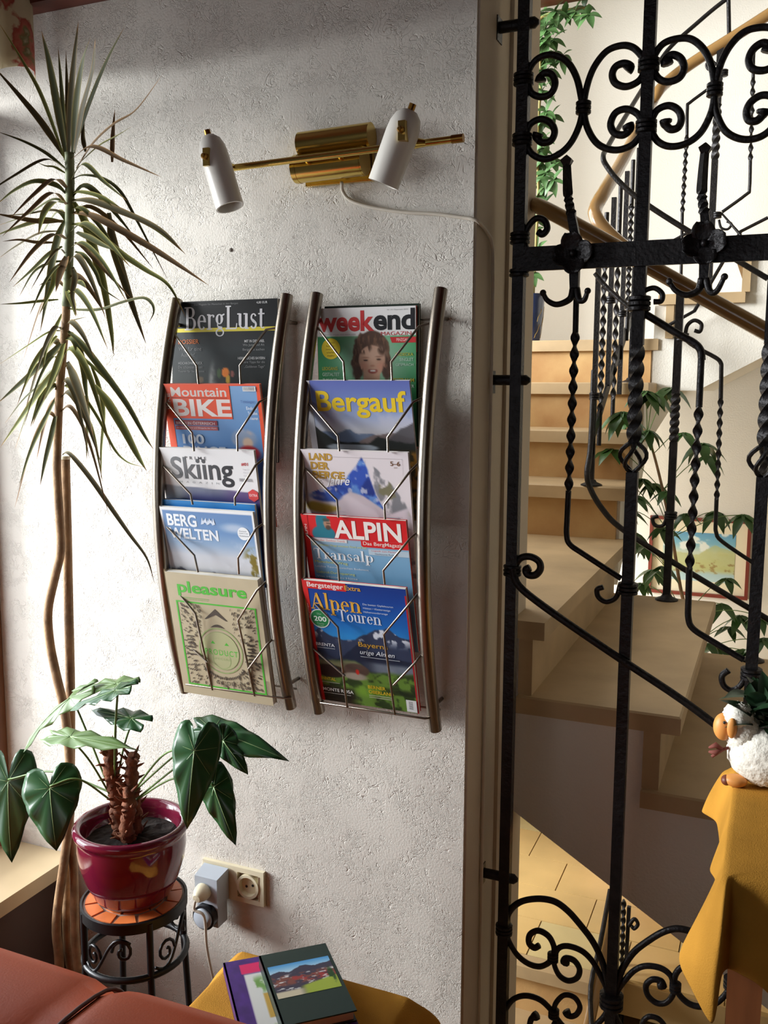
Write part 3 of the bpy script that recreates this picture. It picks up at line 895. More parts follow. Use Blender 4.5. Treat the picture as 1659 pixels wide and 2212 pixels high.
railmesh(er, [P(1440, 705, Y=2.16), P(1500, 672, Y=2.16), P(1600, 500, Y=Y3R), P(1659, 470, Y=Y3R)], 0.007, 'slanting_bar', 'iron', 0)
railmesh(er, [P(1575, 80, Y=Y3R), P(1573, -40, Y=Y3R)], 0.008, 'upper_post', 'iron', 0)

# lower railing seen under the stairs
lr = thing('lower_railing', 'lower handrail and twisted bars glimpsed under the staircase', 'railing', P(1300, 2212, Y=0.9))
railmesh(lr, [P(1338, 1905, Y=1.25), P(1318, 1990, Y=1.15), P(1278, 2180, Y=0.93), P(1262, 2250, Y=0.85)], 0.018, 'rail', 'rail', 4, 12)
railmesh(lr, [P(1318, 1922, Y=1.20), P(1296, 2040, Y=1.06), P(1276, 2130, Y=0.96), P(1278, 2220, Y=0.86)], 0.0075, 'upper_bar', 'iron', 3, 8)
mm = MB().flatbar_twist(P(1347, 1945, Y=1.1), P(1342, 2100, Y=1.1), 0.018, 0.008, 9); mm.tube([P(1342, 2096, Y=1.1), P(1338, 2240, Y=1.1)], 0.006)
mm.build('twisted_rod', 'iron', lr, smooth=True, angle=60)
railmesh(lr, [P(1359, 1958, Y=1.15), P(1352, 2090, Y=1.15), P(1340, 2240, Y=1.15)], 0.008, 'baluster', 'iron', 0, 4)
escroll(lr, [(1358, 2000), (1370, 1985), (1378, 1996), (1370, 2006), (1364, 2000)], 1.1, 0.006)

# ================================================================== printed matter
def vnoise(U, V, sc, seed, octv=4):
    out = np.zeros_like(U); amp = 1.0; tot = 0.0
    for o in range(octv):
        g = np.random.RandomState(seed + 17 * o).rand(64, 64)
        x = (U * sc * 2 ** o) % 63; y = (V * sc * 2 ** o) % 63
        x0 = np.floor(x).astype(int); y0 = np.floor(y).astype(int)
        fx = x - x0; fy = y - y0
        fx = fx * fx * (3 - 2 * fx); fy = fy * fy * (3 - 2 * fy)
        a = g[y0, x0] * (1 - fx) + g[y0, (x0 + 1) % 64] * fx
        b = g[(y0 + 1) % 64, x0] * (1 - fx) + g[(y0 + 1) % 64, (x0 + 1) % 64] * fx
        out += amp * (a * (1 - fy) + b * fy); tot += amp; amp *= 0.5
    return out / tot
def sm(a, b, x):
    t = np.clip((x - a) / (b - a + 1e-9), 0, 1)
    return t * t * (3 - 2 * t)
def mixc(img, col, mask):
    return img * (1 - mask[..., None]) + (np.array(col, float) / 255.0) * mask[..., None]
def grad(V, stops):
    """vertical colour run: [(v, (r,g,b)), ...]"""
    vs = [s[0] for s in stops]
    return np.stack([np.interp(V, vs, [s[1][k] / 255.0 for s in stops]) for k in range(3)], -1)
def ell(U, V, cx, cy, rx, ry, soft=0.15):
    d = np.sqrt(((U - cx) / rx) ** 2 + ((V - cy) / ry) ** 2)
    return 1 - sm(1 - soft, 1 + soft, d)
def ridge(U, V, pts, seed, rough=0.02, soft=0.006):
    y = np.interp(U, [p[0] for p in pts], [p[1] for p in pts]) + rough * (vnoise(U, U * 0 + 0.3, 14, seed, 5) - 0.5) * 2
    return sm(-soft, soft, V - y)

# ---- lettering: sans from the built-in font, roman from a small stroke alphabet
_tcache = {}
def sans(s, bold=0.0, shear=0.0, spacing=1.0):
    key = (s, bold, shear, spacing)
    if key in _tcache: return _tcache[key]
    cu = bpy.data.curves.new('lettering', 'FONT')
    cu.body = s; cu.size = 1.0; cu.offset = bold; cu.shear = shear; cu.space_character = spacing
    cu.fill_mode = 'FRONT'; cu.resolution_u = 4
    ob = bpy.data.objects.new('lettering', cu)
    COL.objects.link(ob)
    dg = bpy.context.evaluated_depsgraph_get()
    me = ob.evaluated_get(dg).to_mesh()
    vs = np.array([v.co[:2] for v in me.vertices]); fs = [tuple(p.vertices) for p in me.polygons]
    ob.evaluated_get(dg).to_mesh_clear()
    bpy.data.objects.remove(ob); bpy.data.curves.remove(cu)
    _tcache[key] = (vs, fs)
    return vs, fs
TK, TN = 0.125, 0.04
def _ln(x0, y0, x1, y1, w):
    dx, dy = x1 - x0, y1 - y0; l = math.hypot(dx, dy); nx, ny = -dy / l * w / 2, dx / l * w / 2
    return [[(x0 + nx, y0 + ny), (x0 - nx, y0 - ny), (x1 - nx, y1 - ny), (x1 + nx, y1 + ny)]]
def _arc(cx, cy, rx, ry, a0, a1, tk=TK, tn=TN, n=14):
    out = []; pr_ = None
    for i in range(n + 1):
        a = math.radians(a0 + (a1 - a0) * i / n)
        w = tn + (tk - tn) * abs(math.cos(a)) ** 1.3
        p = ((cx + (rx + w / 2) * math.cos(a), cy + (ry + w / 2 * 0.6) * math.sin(a)), (cx + (rx - w / 2) * math.cos(a), cy + (ry - w / 2 * 0.6) * math.sin(a)))
        if pr_: out.append([pr_[0], pr_[1], p[1], p[0]])
        pr_ = p
    return out
def _srf(x, y, w=0.26): return _ln(x - w / 2, y, x + w / 2, y, TN)
GL = {
    'B': (0.62, lambda: _ln(.15, 0, .15, .72, TK) + _srf(.12, .70, .22) + _srf(.12, .02, .22) + _ln(.1, .70, .32, .70, TN) + _ln(.1, .385, .34, .385, TN) + _ln(.1, .02, .34, .02, TN) + _arc(.30, .545, .15, .155, -90, 90) + _arc(.32, .20, .19, .18, -90, 90)),
    'L': (0.58, lambda: _ln(.15, 0, .15, .72, TK) + _srf(.15, .70) + _ln(.03, .02, .52, .02, TN) + _ln(.52, .02, .55, .18, .05)),
    'A': (0.68, lambda: _ln(.08, .02, .33, .72, .05) + _ln(.33, .72, .58, .02, TK) + _ln(.17, .26, .45, .26, TN) + _srf(.09, .02, .2) + _srf(.58, .02, .24)),
    'T': (0.62, lambda: _ln(.31, 0, .31, .72, TK) + _ln(.03, .70, .59, .70, .05) + _ln(.04, .70, .02, .55, .04) + _ln(.58, .70, .60, .55, .04) + _srf(.31, .02)),
    'e': (0.47, lambda: _arc(.235, .235, .15, .22, 0, 318) + _ln(.08, .265, .40, .265, TN)),
    'r': (0.40, lambda: _ln(.13, 0, .13, .47, TK) + _srf(.13, .02) + _srf(.08, .46, .12) + _arc(.28, .28, .15, .17, 60, 160, .06, .05) + _arc(.33, .41, .02, .02, 0, 360, .06, .06, 8)),
    'g': (0.48, lambda: _arc(.21, .32, .12, .145, 0, 360) + _ln(.12, .19, .13, .10, .05) + _ln(.13, .08, .34, .05, .07) + _arc(.23, -.09, .17, .11, 0, 360, .07, .05) + _ln(.30, .42, .45, .47, .05)),
    'u': (0.55, lambda: _ln(.12, .12, .12, .47, TK) + _ln(.41, 0, .41, .47, TK) + _srf(.06, .46, .14) + _srf(.35, .46, .14) + _arc(.26, .14, .14, .11, 180, 330, .09, .05) + _srf(.47, .02, .1)),
    's': (0.38, lambda: _arc(.19, .345, .10, .105, 20, 250, .08, .06) + _arc(.19, .125, .11, .105, -160, 90, .09, .06) + _ln(.13, .27, .25, .20, .09)),
    't': (0.34, lambda: _ln(.15, .08, .15, .60, .11) + _ln(.02, .45, .31, .45, TN) + _arc(.23, .10, .08, .08, 180, 320, .07, .05)),
    'l': (0.29, lambda: _ln(.14, 0, .14, .76, TK) + _srf(.14, .02) + _srf(.09, .74, .12)),
    'p': (0.55, lambda: _ln(.13, -.22, .13, .47, TK) + _srf(.13, -.20) + _srf(.08, .46, .12) + _arc(.29, .235, .14, .21, -130, 130)),
    'n': (0.58, lambda: _ln(.13, 0, .13, .47, TK) + _ln(.44, 0, .44, .32, TK) + _srf(.13, .02) + _srf(.44, .02) + _srf(.08, .46, .12) + _arc(.29, .31, .15, .14, 0, 150, .10, .05)),
    'o': (0.52, lambda: _arc(.26, .235, .17, .22, 0, 360, .12, .045, 20)),
    'a': (0.48, lambda: _ln(.34, 0, .34, .34, .115) + _arc(.22, .33, .12, .12, 0, 160, .08, .05) + _arc(.20, .13, .11, .12, 20, 340, .09, .05) + _srf(.40, .02, .1)),
}
def roman(s):
    key = ('roman', s)
    if key in _tcache: return _tcache[key]
    vs, fs = [], []; x = 0
    for ch in s:
        w, fn = GL[ch]
        for q in fn():
            o = len(vs); vs += [(px + x, py) for px, py in q]; fs.append(tuple(range(o, o + len(q))))
        x += w
    _tcache[key] = (np.array(vs), fs)
    return _tcache[key]

class Sheet:
    """a printed rectangle: a fine grid carrying the picture, flat lettering on top"""
    def __init__(s, TL, e1, dn, W_, H_, bow=0.0):
        s.TL, s.e1, s.dn, s.W, s.H, s.bow = Vector(TL), e1.normalized(), dn.normalized(), W_, H_, bow
        s.n = s.dn.cross(s.e1).normalized()
        s.mb = MB(); s.mb.c = []
        s.layer = 0.0006
    def pt(s, u, v, o=0.0):
        return s.TL + s.e1 * (s.W * u) + s.dn * (s.H * v) + s.n * (o + s.bow * math.sin(math.pi * min(max(u, 0), 1)))
    def picture(s, fn, nx=84, ny=110, o=0.0003):
        u = np.linspace(0, 1, nx); v = np.linspace(0, 1, ny)
        U, V = np.meshgrid(u, v)
        img = np.clip(fn(U, V), 0, 1)
        base = len(s.mb.v)
        for j in range(ny):
            for i in range(nx):
                s.mb.v.append(s.pt(u[i], v[j], o))
        L = np.where(img <= 0.04045, img / 12.92, ((img + 0.055) / 1.055) ** 2.4).reshape(-1, 3)
        s.mb.c += [tuple(c) for c in L]
        for j in range(ny - 1):
            for i in range(nx - 1):
                q = base + j * nx + i
                s.mb.f.append((q, q + nx, q + nx + 1, q + 1))
    def poly(s, uv, col, o=None):
        if o is None: s.layer += 0.00003
        b = len(s.mb.v)
        for (u, v) in uv:
            s.mb.v.append(s.pt(u, v, o or s.layer))
            s.mb.c.append(rgb(*col))
        s.mb.f.append(tuple(range(b, b + len(uv)))[::-1])
    def rect(s, u0, v0, u1, v1, col):
        n = 6 if s.bow and u1 - u0 > 0.2 else 1
        for k in range(n):
            a = u0 + (u1 - u0) * k / n; b = u0 + (u1 - u0) * (k + 1) / n
            s.poly([(a, v0), (b, v0), (b, v1), (a, v1)], col)
    def disc(s, cu, cv, r, col, n=28):
        k = s.W / s.H
        s.poly([(cu + r * math.cos(2 * math.pi * i / n), cv + r * k * math.sin(2 * math.pi * i / n)) for i in range(n)], col)
    def ring(s, cu, cv, r, w, col, n=28):
        k = s.W / s.H; s.layer += 0.00003
        for i in range(n):
            a, b = 2 * math.pi * i / n, 2 * math.pi * (i + 1) / n
            s.poly([(cu + q * math.cos(t), cv + q * k * math.sin(t)) for q, t in ((r, a), (r, b), (r - w, b), (r - w, a))], col, s.layer)
    def text(s, txt, u0, v0, u1, v1, col, style='sans', bold=0.0, shear=0.0, spacing=1.0, col2=None, vert=False):
        vs, fs = roman(txt) if style == 'roman' else sans(txt, bold, shear, spacing)
        if not len(vs): return
        lo, hi = vs.min(0), vs.max(0); q = (vs - lo) / (hi - lo)
        s.layer += 0.00003
        b = len(s.mb.v)
        for x, y in q:
            if vert: u, v = u0 + (u1 - u0) * (1 - y), v1 - (v1 - v0) * x
            else: u, v = u0 + (u1 - u0) * x, v1 - (v1 - v0) * y
            s.mb.v.append(s.pt(u, v, s.layer))
            if col2:
                s.mb.c.append(rgb(*[col[k] + (col2[k] - col[k]) * x for k in range(3)]))
            else:
                s.mb.c.append(rgb(*col))
        s.mb.f += [tuple(i + b for i in f) for f in fs]

# ================================================================== magazine racks
RKZ0, RKZ1 = 0.853, 1.679
def arc(z):
    t = (z - (RKZ0 + RKZ1) / 2) / ((RKZ1 - RKZ0) / 2)
    return -(0.036 + 0.078 * (1 - t * t))
rack_defs = {
    'L': dict(xl=(P(402, 1482, Y=arc(RKZ0)).x), xr=(P(628, 1512, Y=arc(RKZ0)).x),
              wires=[([(366, 722), (425, 790), (429, 832)], [(598, 708), (575, 712), (518, 790), (520, 832)]),
                     ([(350, 868), (415, 935), (419, 975)], [(580, 858), (560, 868), (512, 940), (513, 975)]),
                     ([(345, 1005), (412, 1068), (416, 1090)], [(572, 988), (552, 1005), (507, 1075), (508, 1092)]),
                     ([(351, 1130), (420, 1200), (428, 1236)], [(570, 1128), (553, 1142), (514, 1205), (516, 1240)]),
                     ([(355, 1253), (422, 1325), (459, 1490)], [(578, 1253), (555, 1275), (514, 1340), (550, 1503)]),
                     ([(380, 1370), (448, 1430)], [(590, 1378), (577, 1392), (537, 1445)])],
              bottom=((402, 1478), (612, 1508))),
    'R': dict(xl=(P(689, 1521, Y=arc(RKZ0)).x), xr=(P(941, 1559, Y=arc(RKZ0)).x),
              wires=[([(672, 705), (742, 782), (745, 826)], [(932, 697), (905, 705), (845, 782), (847, 826)]),
                     ([(657, 867), (730, 942), (733, 975)], [(915, 858), (893, 868), (837, 945), (838, 977)]),
                     ([(651, 1010), (728, 1080), (731, 1118)], [(908, 998), (886, 1018), (830, 1090), (832, 1122)]),
                     ([(653, 1148), (730, 1222), (733, 1255)], [(908, 1148), (886, 1163), (828, 1232), (831, 1262)]),
                     ([(655, 1285), (730, 1355), (750, 1528)], [(912, 1280), (884, 1305), (829, 1370), (853, 1543)]),
                     ([(675, 1400), (745, 1460)], [(918, 1412), (898, 1430), (850, 1480)])],
              bottom=((692, 1518), (918, 1552))),
}
ARCN = 24
def solve_arc(px, py, off=0.0):
    """place where the line of sight meets the curved front of the rack"""
    y = -0.1
    for _ in range(12):
        p = P(px, py, Y=y)
        y = arc(p.z) - off
    return P(px, py, Y=y)
def make_rack(key, label):
    d = rack_defs[key]
    t = thing('magazine_rack', label, 'magazine rack', ((d['xl'] + d['xr']) / 2, -0.04, RKZ0), 'wall magazine racks')
    for x in (d['xl'], d['xr']):
        zs = [RKZ0 + (RKZ1 - RKZ0) * i / ARCN for i in range(ARCN + 1)]
        pts = [(x, arc(z), z) for z in zs]
        o = MB().tube(pts, 0.0125, n=20).build('tube', 'steel', t, smooth=True, angle=50)
        for zz in (RKZ0 + 0.05, RKZ1 - 0.05):
            sub(o, MB().tube([(x, arc(zz), zz), (x, -0.001, zz)], 0.004, n=8), 'standoff', 'steel', True)
    WOFF = [0.006, 0.016, 0.017, 0.019, 0.021, 0.021]
    for i, (L_, R_) in enumerate(d['wires']):
        for pts in (L_, R_):
            q = [solve_arc(*pts[0], 0.0)] + [solve_arc(*p, WOFF[i]) for p in pts[1:]]
            x0 = d['xl'] if pts is L_ else d['xr']
            q[0].x = x0 + (0.010 if pts is L_ else -0.010)
            q[0].y = arc(q[0].z)
            MB().tube(q, 0.0023, n=8).build('wire', 'steel', t, smooth=True, angle=70)
    a, b = [solve_arc(*p, 0.020) for p in d['bottom']]
    MB().tube([a + Vector((0.0, 0.012, 0)), a, b, b + Vector((0.012, 0.012, 0))], 0.0023, n=8).build('bottom_wire', 'steel', t, smooth=True, angle=70)
    for z in (RKZ0 + 0.03, RKZ1 - 0.05):
        MB().tube([(d['xl'], -0.010, z), (d['xr'], -0.010, z)], 0.0023, n=6).build('cross_wire', 'steel', t, smooth=True, angle=70)
    return t
make_rack('L', 'left curved steel magazine rack, beside the tall spiky plant')
make_rack('R', 'right curved steel magazine rack, nearest the iron gate')

def magazine(TLp, TRp, k, ratio, label, fn, deco, off=0.0, th=0.006, bow=0.0, spine=(200, 195, 190), nx=84, ny=110, name='magazine', hmax=None):
    """TLp/TRp: top corners in the picture; k: lean of the sheet (metres towards the wall per metre down)"""
    TL = solve_arc(*TLp, off); 
    TR = P(*TRp, Y=TL.y)
    e1 = Vector((TR.x - TL.x, 0, 0)); W_ = e1.length
    dn = Vector((0, k, -1)).normalized()
    H_ = W_ * ratio if hmax is None else hmax
    # keep the foot of the sheet in front of the wall
    if TL.y + dn.y * H_ > -0.016 - th:
        kk = max(0.0, (-0.016 - th - TL.y) / H_); dn = Vector((0, kk, -math.sqrt(1 - kk * kk)))
    sh = Sheet(TL, e1, dn, W_, H_, bow)
    base = sh.pt(0.5, 1.0)
    t = thing(name, label, 'magazine', base, 'magazines in the racks')
    n = sh.n
    c = [sh.pt(0, 0), sh.pt(1, 0), sh.pt(1, 1), sh.pt(0, 1)]
    pg = MB(); nn = 9
    ins = [(0.004, 0.004), (0.992, 0.004), (0.992, 0.996), (0.004, 0.996)]
    # page block follows the bow of the cover
    fr = []; bk = []
    for i in range(nn):
        u = 0.004 + 0.988 * i / (nn - 1)
        fr.append((sh.pt(u, 0.003, -0.0006), sh.pt(u, 0.997, -0.0006)))
        bk.append((sh.pt(u, 0.003, -th), sh.pt(u, 0.997, -th)))
    for i in range(nn - 1):
        pg.hexa([fr[i][1], fr[i + 1][1], bk[i + 1][1], bk[i][1]], [fr[i][0], fr[i + 1][0], bk[i + 1][0], bk[i][0]])
    pg.build('pages', 'paper', t)
    sh.picture(fn, nx, ny)
    if deco: deco(sh)
    co = sh.mb.build('cover', 'print', t)
    md = co  # cover sheet
    sp = MB()
    a0, a1 = sh.pt(-0.003, 0, 0.0002), sh.pt(-0.003, 1, 0.0002)
    sp.hexa([a1 - n * (th + 0.0006), a1, a1 + sh.e1 * 0.0012, a1 - n * (th + 0.0006) + sh.e1 * 0.0012], [a0 - n * (th + 0.0006), a0, a0 + sh.e1 * 0.0012, a0 - n * (th + 0.0006) + sh.e1 * 0.0012])
    sm_ = mat('spine_colour', rgb(*spine), 0.4)
    sp.build('spine', sm_, t)
    bkc = MB()
    bkc.hexa([sh.pt(0, 1, -th - 0.0006), sh.pt(1, 1, -th - 0.0006), sh.pt(1, 1, -th), sh.pt(0, 1, -th)], [sh.pt(0, 0, -th - 0.0006), sh.pt(1, 0, -th - 0.0006), sh.pt(1, 0, -th), sh.pt(0, 0, -th)])
    bkc.build('back_cover', sm_, t)
    return t

# ---- the covers
def cov_berglust(U, V):
    g = vnoise(U, V, 9, 4)
    im = grad(V, [(0, (14, 14, 16)), (0.2, (20, 21, 22)), (0.30, (34, 40, 42)), (0.5, (26, 32, 30)), (0.62, (20, 22, 20)), (1, (30, 30, 26))]) * (0.85 + 0.3 * g[..., None])
    im = mixc(im, (96, 92, 90), sm(0.56, 0.66, V + 0.12 * (g - 0.5)) * 0.55)
    im = mixc(im, (170, 168, 165), ell(U, V, 0.40, 0.50, 0.035, 0.10, 0.6) * 0.8 * sm(0.35, 0.6, g + 0.1))
    im = mixc(im, (128, 128, 128), ell(U, V, 0.40, 0.57, 0.10, 0.05, 0.6) * 0.6)
    im = mixc(im, (232, 130, 40), ell(U, V, 0.52, 0.445, 0.036, 0.030))
    im = mixc(im, (200, 160, 50), ell(U, V, 0.545, 0.49, 0.02, 0.028))
    im = mixc(im, (150, 90, 80), ell(U, V, 0.585, 0.455, 0.018, 0.02))
    im = mixc(im, (70, 96, 50), ell(U, V, 0.46, 0.45, 0.02, 0.03) * 0.8)
    im = mixc(im, (120, 90, 60), ell(U, V, 0.28, 0.49, 0.03, 0.02) * 0.6)
    im = mixc(im, (100, 104, 106), ell(U, V, 0.77, 0.54, 0.03, 0.07, 0.7) * 0.6 * g)
    im = mixc(im, (150, 146, 150), ell(U, V, 0.55, 0.55, 0.12, 0.04, 0.7) * 0.7 * sm(0.4, 0.6, g))
    return im
def dec_berglust(s):
    s.rect(0, 0.168, 1, 0.192, (206, 190, 60))
    s.text('BergLust', 0.125, 0.035, 0.885, 0.222, (205, 203, 205), 'roman')
    s.text('BergLust', 0.03, 0.012, 0.068, 0.160, (70, 70, 72), vert=True)
    s.text('Das Magazin für Menschen in den Bergen', 0.22, 0.016, 0.64, 0.030, (120, 120, 120))
    s.text('4,80 EUR', 0.81, 0.014, 0.91, 0.030, (200, 200, 200), bold=0.0104)
    s.text('DOSSIER', 0.06, 0.237, 0.265, 0.265, (178, 92, 34), bold=0.0104)
    s.text('Was für eine', 0.065, 0.283, 0.29, 0.308, (112, 112, 112))
    s.text('Aussicht!', 0.09, 0.322, 0.225, 0.345, (104, 104, 104))
    s.text('HOCHKÖNIG-BLICK', 0.06, 0.375, 0.30, 0.393, (128, 128, 128), bold=0.0104)
    s.text('Die schönsten neuen', 0.06, 0.402, 0.30, 0.420, (100, 100, 100)); s.text('Touren für Sie getestet', 0.06, 0.430, 0.32, 0.448, (100, 100, 100))
    s.text('MIT IN DEN FREI.', 0.70, 0.246, 0.885, 0.262, (190, 190, 190), bold=0.0156)
    s.text('Wo Jung und Alt', 0.685, 0.270, 0.885, 0.288, (140, 140, 140)); s.text('Bergglück suchen', 0.685, 0.298, 0.885, 0.316, (140, 140, 140))
    s.text('HERBSTLICHES BAYERN', 0.64, 0.350, 0.89, 0.366, (190, 190, 190), bold=0.0156)
    s.text('unsere Tipps für die', 0.66, 0.375, 0.89, 0.393, (140, 140, 140)); s.text('„Goldenen Tage“', 0.70, 0.402, 0.89, 0.422, (140, 140, 140))
magazine((372, 653), (600, 658), -0.03, 1.30, 'black magazine with silver title and yellow line, top of the left rack', cov_berglust, dec_berglust, off=-0.012, th=0.008, spine=(16, 16, 18), bow=0.001)

def cov_bike(U, V):
    g = vnoise(U, V, 8, 9)
    im = grad(V, [(0, (134, 172, 214)), (0.3, (112, 156, 208)), (0.42, (104, 146, 196)), (0.6, (70, 104, 160)), (1, (60, 90, 140))])
    red = (238, 92, 58)
    im = mixc(im, (226, 200, 186), ell(U, V, 0.79, 0.375, 0.115, 0.062, 0.3) * (0.4 + 0.6 * sm(0.35, 0.55, g)))
    im = mixc(im, (226, 196, 170), ell(U, V, 0.82, 0.40, 0.05, 0.035, 0.3))
    im = mixc(im, (176, 44, 48), np.clip(ell(U, V, 0.82, 0.475, 0.11, 0.055, 0.2) + ell(U, V, 0.69, 0.475, 0.05, 0.02, 0.3), 0, 1))
    im = mixc(im, (40, 60, 110), sm(0.43, 0.56, V - 0.3 * (U - 0.9)) * sm(0.85, 0.95, U))
    return im
def dec_bike(s):
    red = (240, 92, 58)
    s.rect(0, 0, 0.07, 1, red); s.rect(0.965, 0, 1, 1, red); s.rect(0, 0, 1, 0.012, red)
    s.rect(0, 0, 0.70, 0.238, red)
    s.text('Mountain', 0.085, 0.022, 0.665, 0.086, (226, 214, 208), bold=0.0156)
    s.rect(0.08, 0.092, 0.67, 0.096, (150, 60, 50))
    s.text('BIKE', 0.095, 0.104, 0.695, 0.222, (240, 232, 228), bold=0.0286)
    s.text('BIKE', 0.025, 0.065, 0.070, 0.175, (232, 214, 205), bold=0.0208, vert=True)
    s.rect(0.085, 0.250, 0.535, 0.285, (150, 58, 66)); s.rect(0.085, 0.291, 0.535, 0.318, (176, 84, 84))
    s.text('BIKEN IN ÖSTERREICH', 0.10, 0.257, 0.51, 0.280, (226, 206, 206), bold=0.0104)
    s.text('die besten Touren und Bikeparks der Alpen', 0.10, 0.297, 0.52, 0.312, (226, 206, 206))
    s.text('100', 0.145, 0.348, 0.375, 0.418, (206, 214, 222), bold=0.0260)
    s.text('DINGE', 0.140, 0.432, 0.59, 0.505, (196, 206, 216), bold=0.0260)
    s.rect(0.835, 0.016, 0.962, 0.048, (226, 226, 226))
    for k in range(9): s.rect(0.845 + k * 0.012, 0.019, 0.849 + k * 0.012, 0.042, (120, 120, 126))
    s.text('Testsieger:', 0.80, 0.108, 0.945, 0.132, (92, 120, 176))
    for k, w in enumerate(('Enduro', 'Trailbikes', 'Touren')): s.text(w, 0.85 + 0.01 * k, 0.150 + 0.034 * k, 0.955, 0.172 + 0.034 * k, (226, 232, 240), bold=0.0156)
magazine((350, 829), (560, 827), 0.20, 1.30, 'orange and blue sports magazine, second from top in the left rack', cov_bike, dec_bike, off=0.010, spine=(226, 90, 60), bow=0.0015)

def cov_ski(U, V):
    g = vnoise(U, V, 5, 21)
    im = np.ones(U.shape + (3,)) * np.array([236, 234, 234]) / 255
    pic = grad(V, [(0, (120, 130, 150)), (0.30, (120, 126, 148)), (0.36, (70, 72, 120)), (0.42, (34, 38, 88)), (0.5, (60, 40, 80)), (1, (40, 40, 70))])
    pic = mixc(pic, (160, 166, 174), (1 - sm(0.12, 0.32, U)) * (1 - sm(0.36, 0.40, V)))
    pic = mixc(pic, (96, 70, 124), sm(0.55, 0.8, U) * (1 - sm(0.35, 0.4, V)) * 0.8)
    pic = mixc(pic, (24, 28, 52), ell(U, V, 0.20, 0.385, 0.10, 0.018) * 0.9)
    m = sm(-0.003, 0.003, V - (0.272 + 0.028 * U))
    return im * (1 - m[..., None]) + pic * m[..., None]
def dec_ski(s):
    s.text('Skiing', 0.105, 0.062, 0.765, 0.270, (130, 130, 132), bold=0.0182, col2=(44, 44, 48))
    s.text('PRIME', 0.27, 0.058, 0.50, 0.080, (90, 90, 92), bold=0.0052, spacing=1.7)
    s.text('MAGAZIN', 0.18, 0.238, 0.60, 0.252, (170, 170, 172), spacing=2.6)
    s.text('#01', 0.855, 0.088, 0.925, 0.112, (196, 60, 60), bold=0.0156)
    for k in range(3): s.text('Winter 13/14', 0.865, 0.130 + k * 0.022, 0.935, 0.142 + k * 0.022, (200, 196, 200))
    for k in range(12): s.rect(0.82 + 0.011 * k, 0.200, 0.826 + 0.011 * k, 0.222, (150, 148, 150))
    s.poly([(0.945 + 0.058 * math.cos(math.pi / 3 * k + 0.5), 0.318 + 0.058 * 0.78 * math.sin(math.pi / 3 * k + 0.5)) for k in range(6)], (214, 74, 74))
    s.text('EXTRA', 0.905, 0.308, 0.985, 0.326, (238, 220, 220), bold=0.0104)
magazine((343, 966), (548, 973), 0.20, 1.30, 'white magazine with big grey title, middle of the left rack', cov_ski, dec_ski, off=0.010, spine=(226, 224, 224))

def cov_blue(U, V):
    return grad(V, [(0, (46, 132, 196)), (0.05, (40, 120, 190)), (1, (30, 90, 160))])
magazine((345, 1078), (550, 1089), 0.16, 1.28, 'bright blue magazine peeking out behind the pale blue one with clouds', cov_blue, None, off=0.001, th=0.008, spine=(40, 110, 180))

def cov_bergw(U, V):
    g = vnoise(U, V, 6, 31, 5)
    im = grad(V, [(0, (104, 140, 188)), (0.18, (112, 150, 196)), (0.27, (150, 176, 206)), (0.36, (205, 208, 216)), (0.46, (206, 206, 210)), (0.5, (170, 172, 180)), (1, (80, 84, 88))])
    im = mixc(im, (226, 228, 234), sm(0.55, 0.75, g) * sm(0.2, 0.3, V) * (1 - sm(0.45, 0.5, V)))
    im = mixc(im, (210, 218, 230), ell(U, V, 0.78, 0.13, 0.12, 0.03, 0.7) * 0.7)
    im = mixc(im, (84, 84, 96), ridge(U, V, [(0, 0.49), (0.14, 0.47), (0.3, 0.52), (0.5, 0.485), (0.62, 0.50), (0.8, 0.50), (1, 0.54)], 3, 0.02) * 0.9)
    im = mixc(im, (40, 42, 46), ridge(U, V, [(0, 0.56), (0.4, 0.55), (0.7, 0.525), (1, 0.56)], 8, 0.02))
    im = mixc(im, (128, 112, 44), sm(0.48, 0.6, vnoise(U, V, 16, 5)) * sm(0.80, 0.90, U + 0.2 * (V - 0.4)) * sm(0.25, 0.32, V) * (1 - sm(0.6, 0.66, V)))
    im = mixc(im, (238, 238, 238), np.clip(1 - sm(0.018, 0.024, np.minimum(np.minimum(U, 1 - U), V)), 0, 1))
    return im
def dec_bergw(s):
    s.text('BERG', 0.06, 0.048, 0.385, 0.142, (240, 244, 248), bold=0.0286)
    s.text('WELTEN', 0.065, 0.155, 0.60, 0.238, (236, 240, 246), bold=0.0286)
    for k in range(7):
        a = 0.43 + 0.02 * k
        s.poly([(a, 0.118 - 0.012 * (k % 3)), (a + 0.022, 0.062 + 0.014 * (k % 2)), (a + 0.036, 0.120 - 0.01 * ((k + 1) % 3))], (216, 226, 240))
    s.text('Das Magazin für alpinen Lebensraum', 0.10, 0.248, 0.42, 0.258, (200, 214, 230))
    s.disc(0.875, 0.165, 0.062, (238, 240, 242))
    for k, w in enumerate(('Abenteuer', 'Gipfel in den', 'Wandertouren')): s.text(w, 0.83, 0.140 + 0.018 * k, 0.925 if k else 0.91, 0.151 + 0.018 * k, (110, 120, 130))
magazine((345, 1094), (546, 1103), 0.22, 1.28, 'pale blue magazine with white title and clouds, second from bottom in the left rack', cov_bergw, dec_bergw, off=0.012, spine=(226, 228, 230))

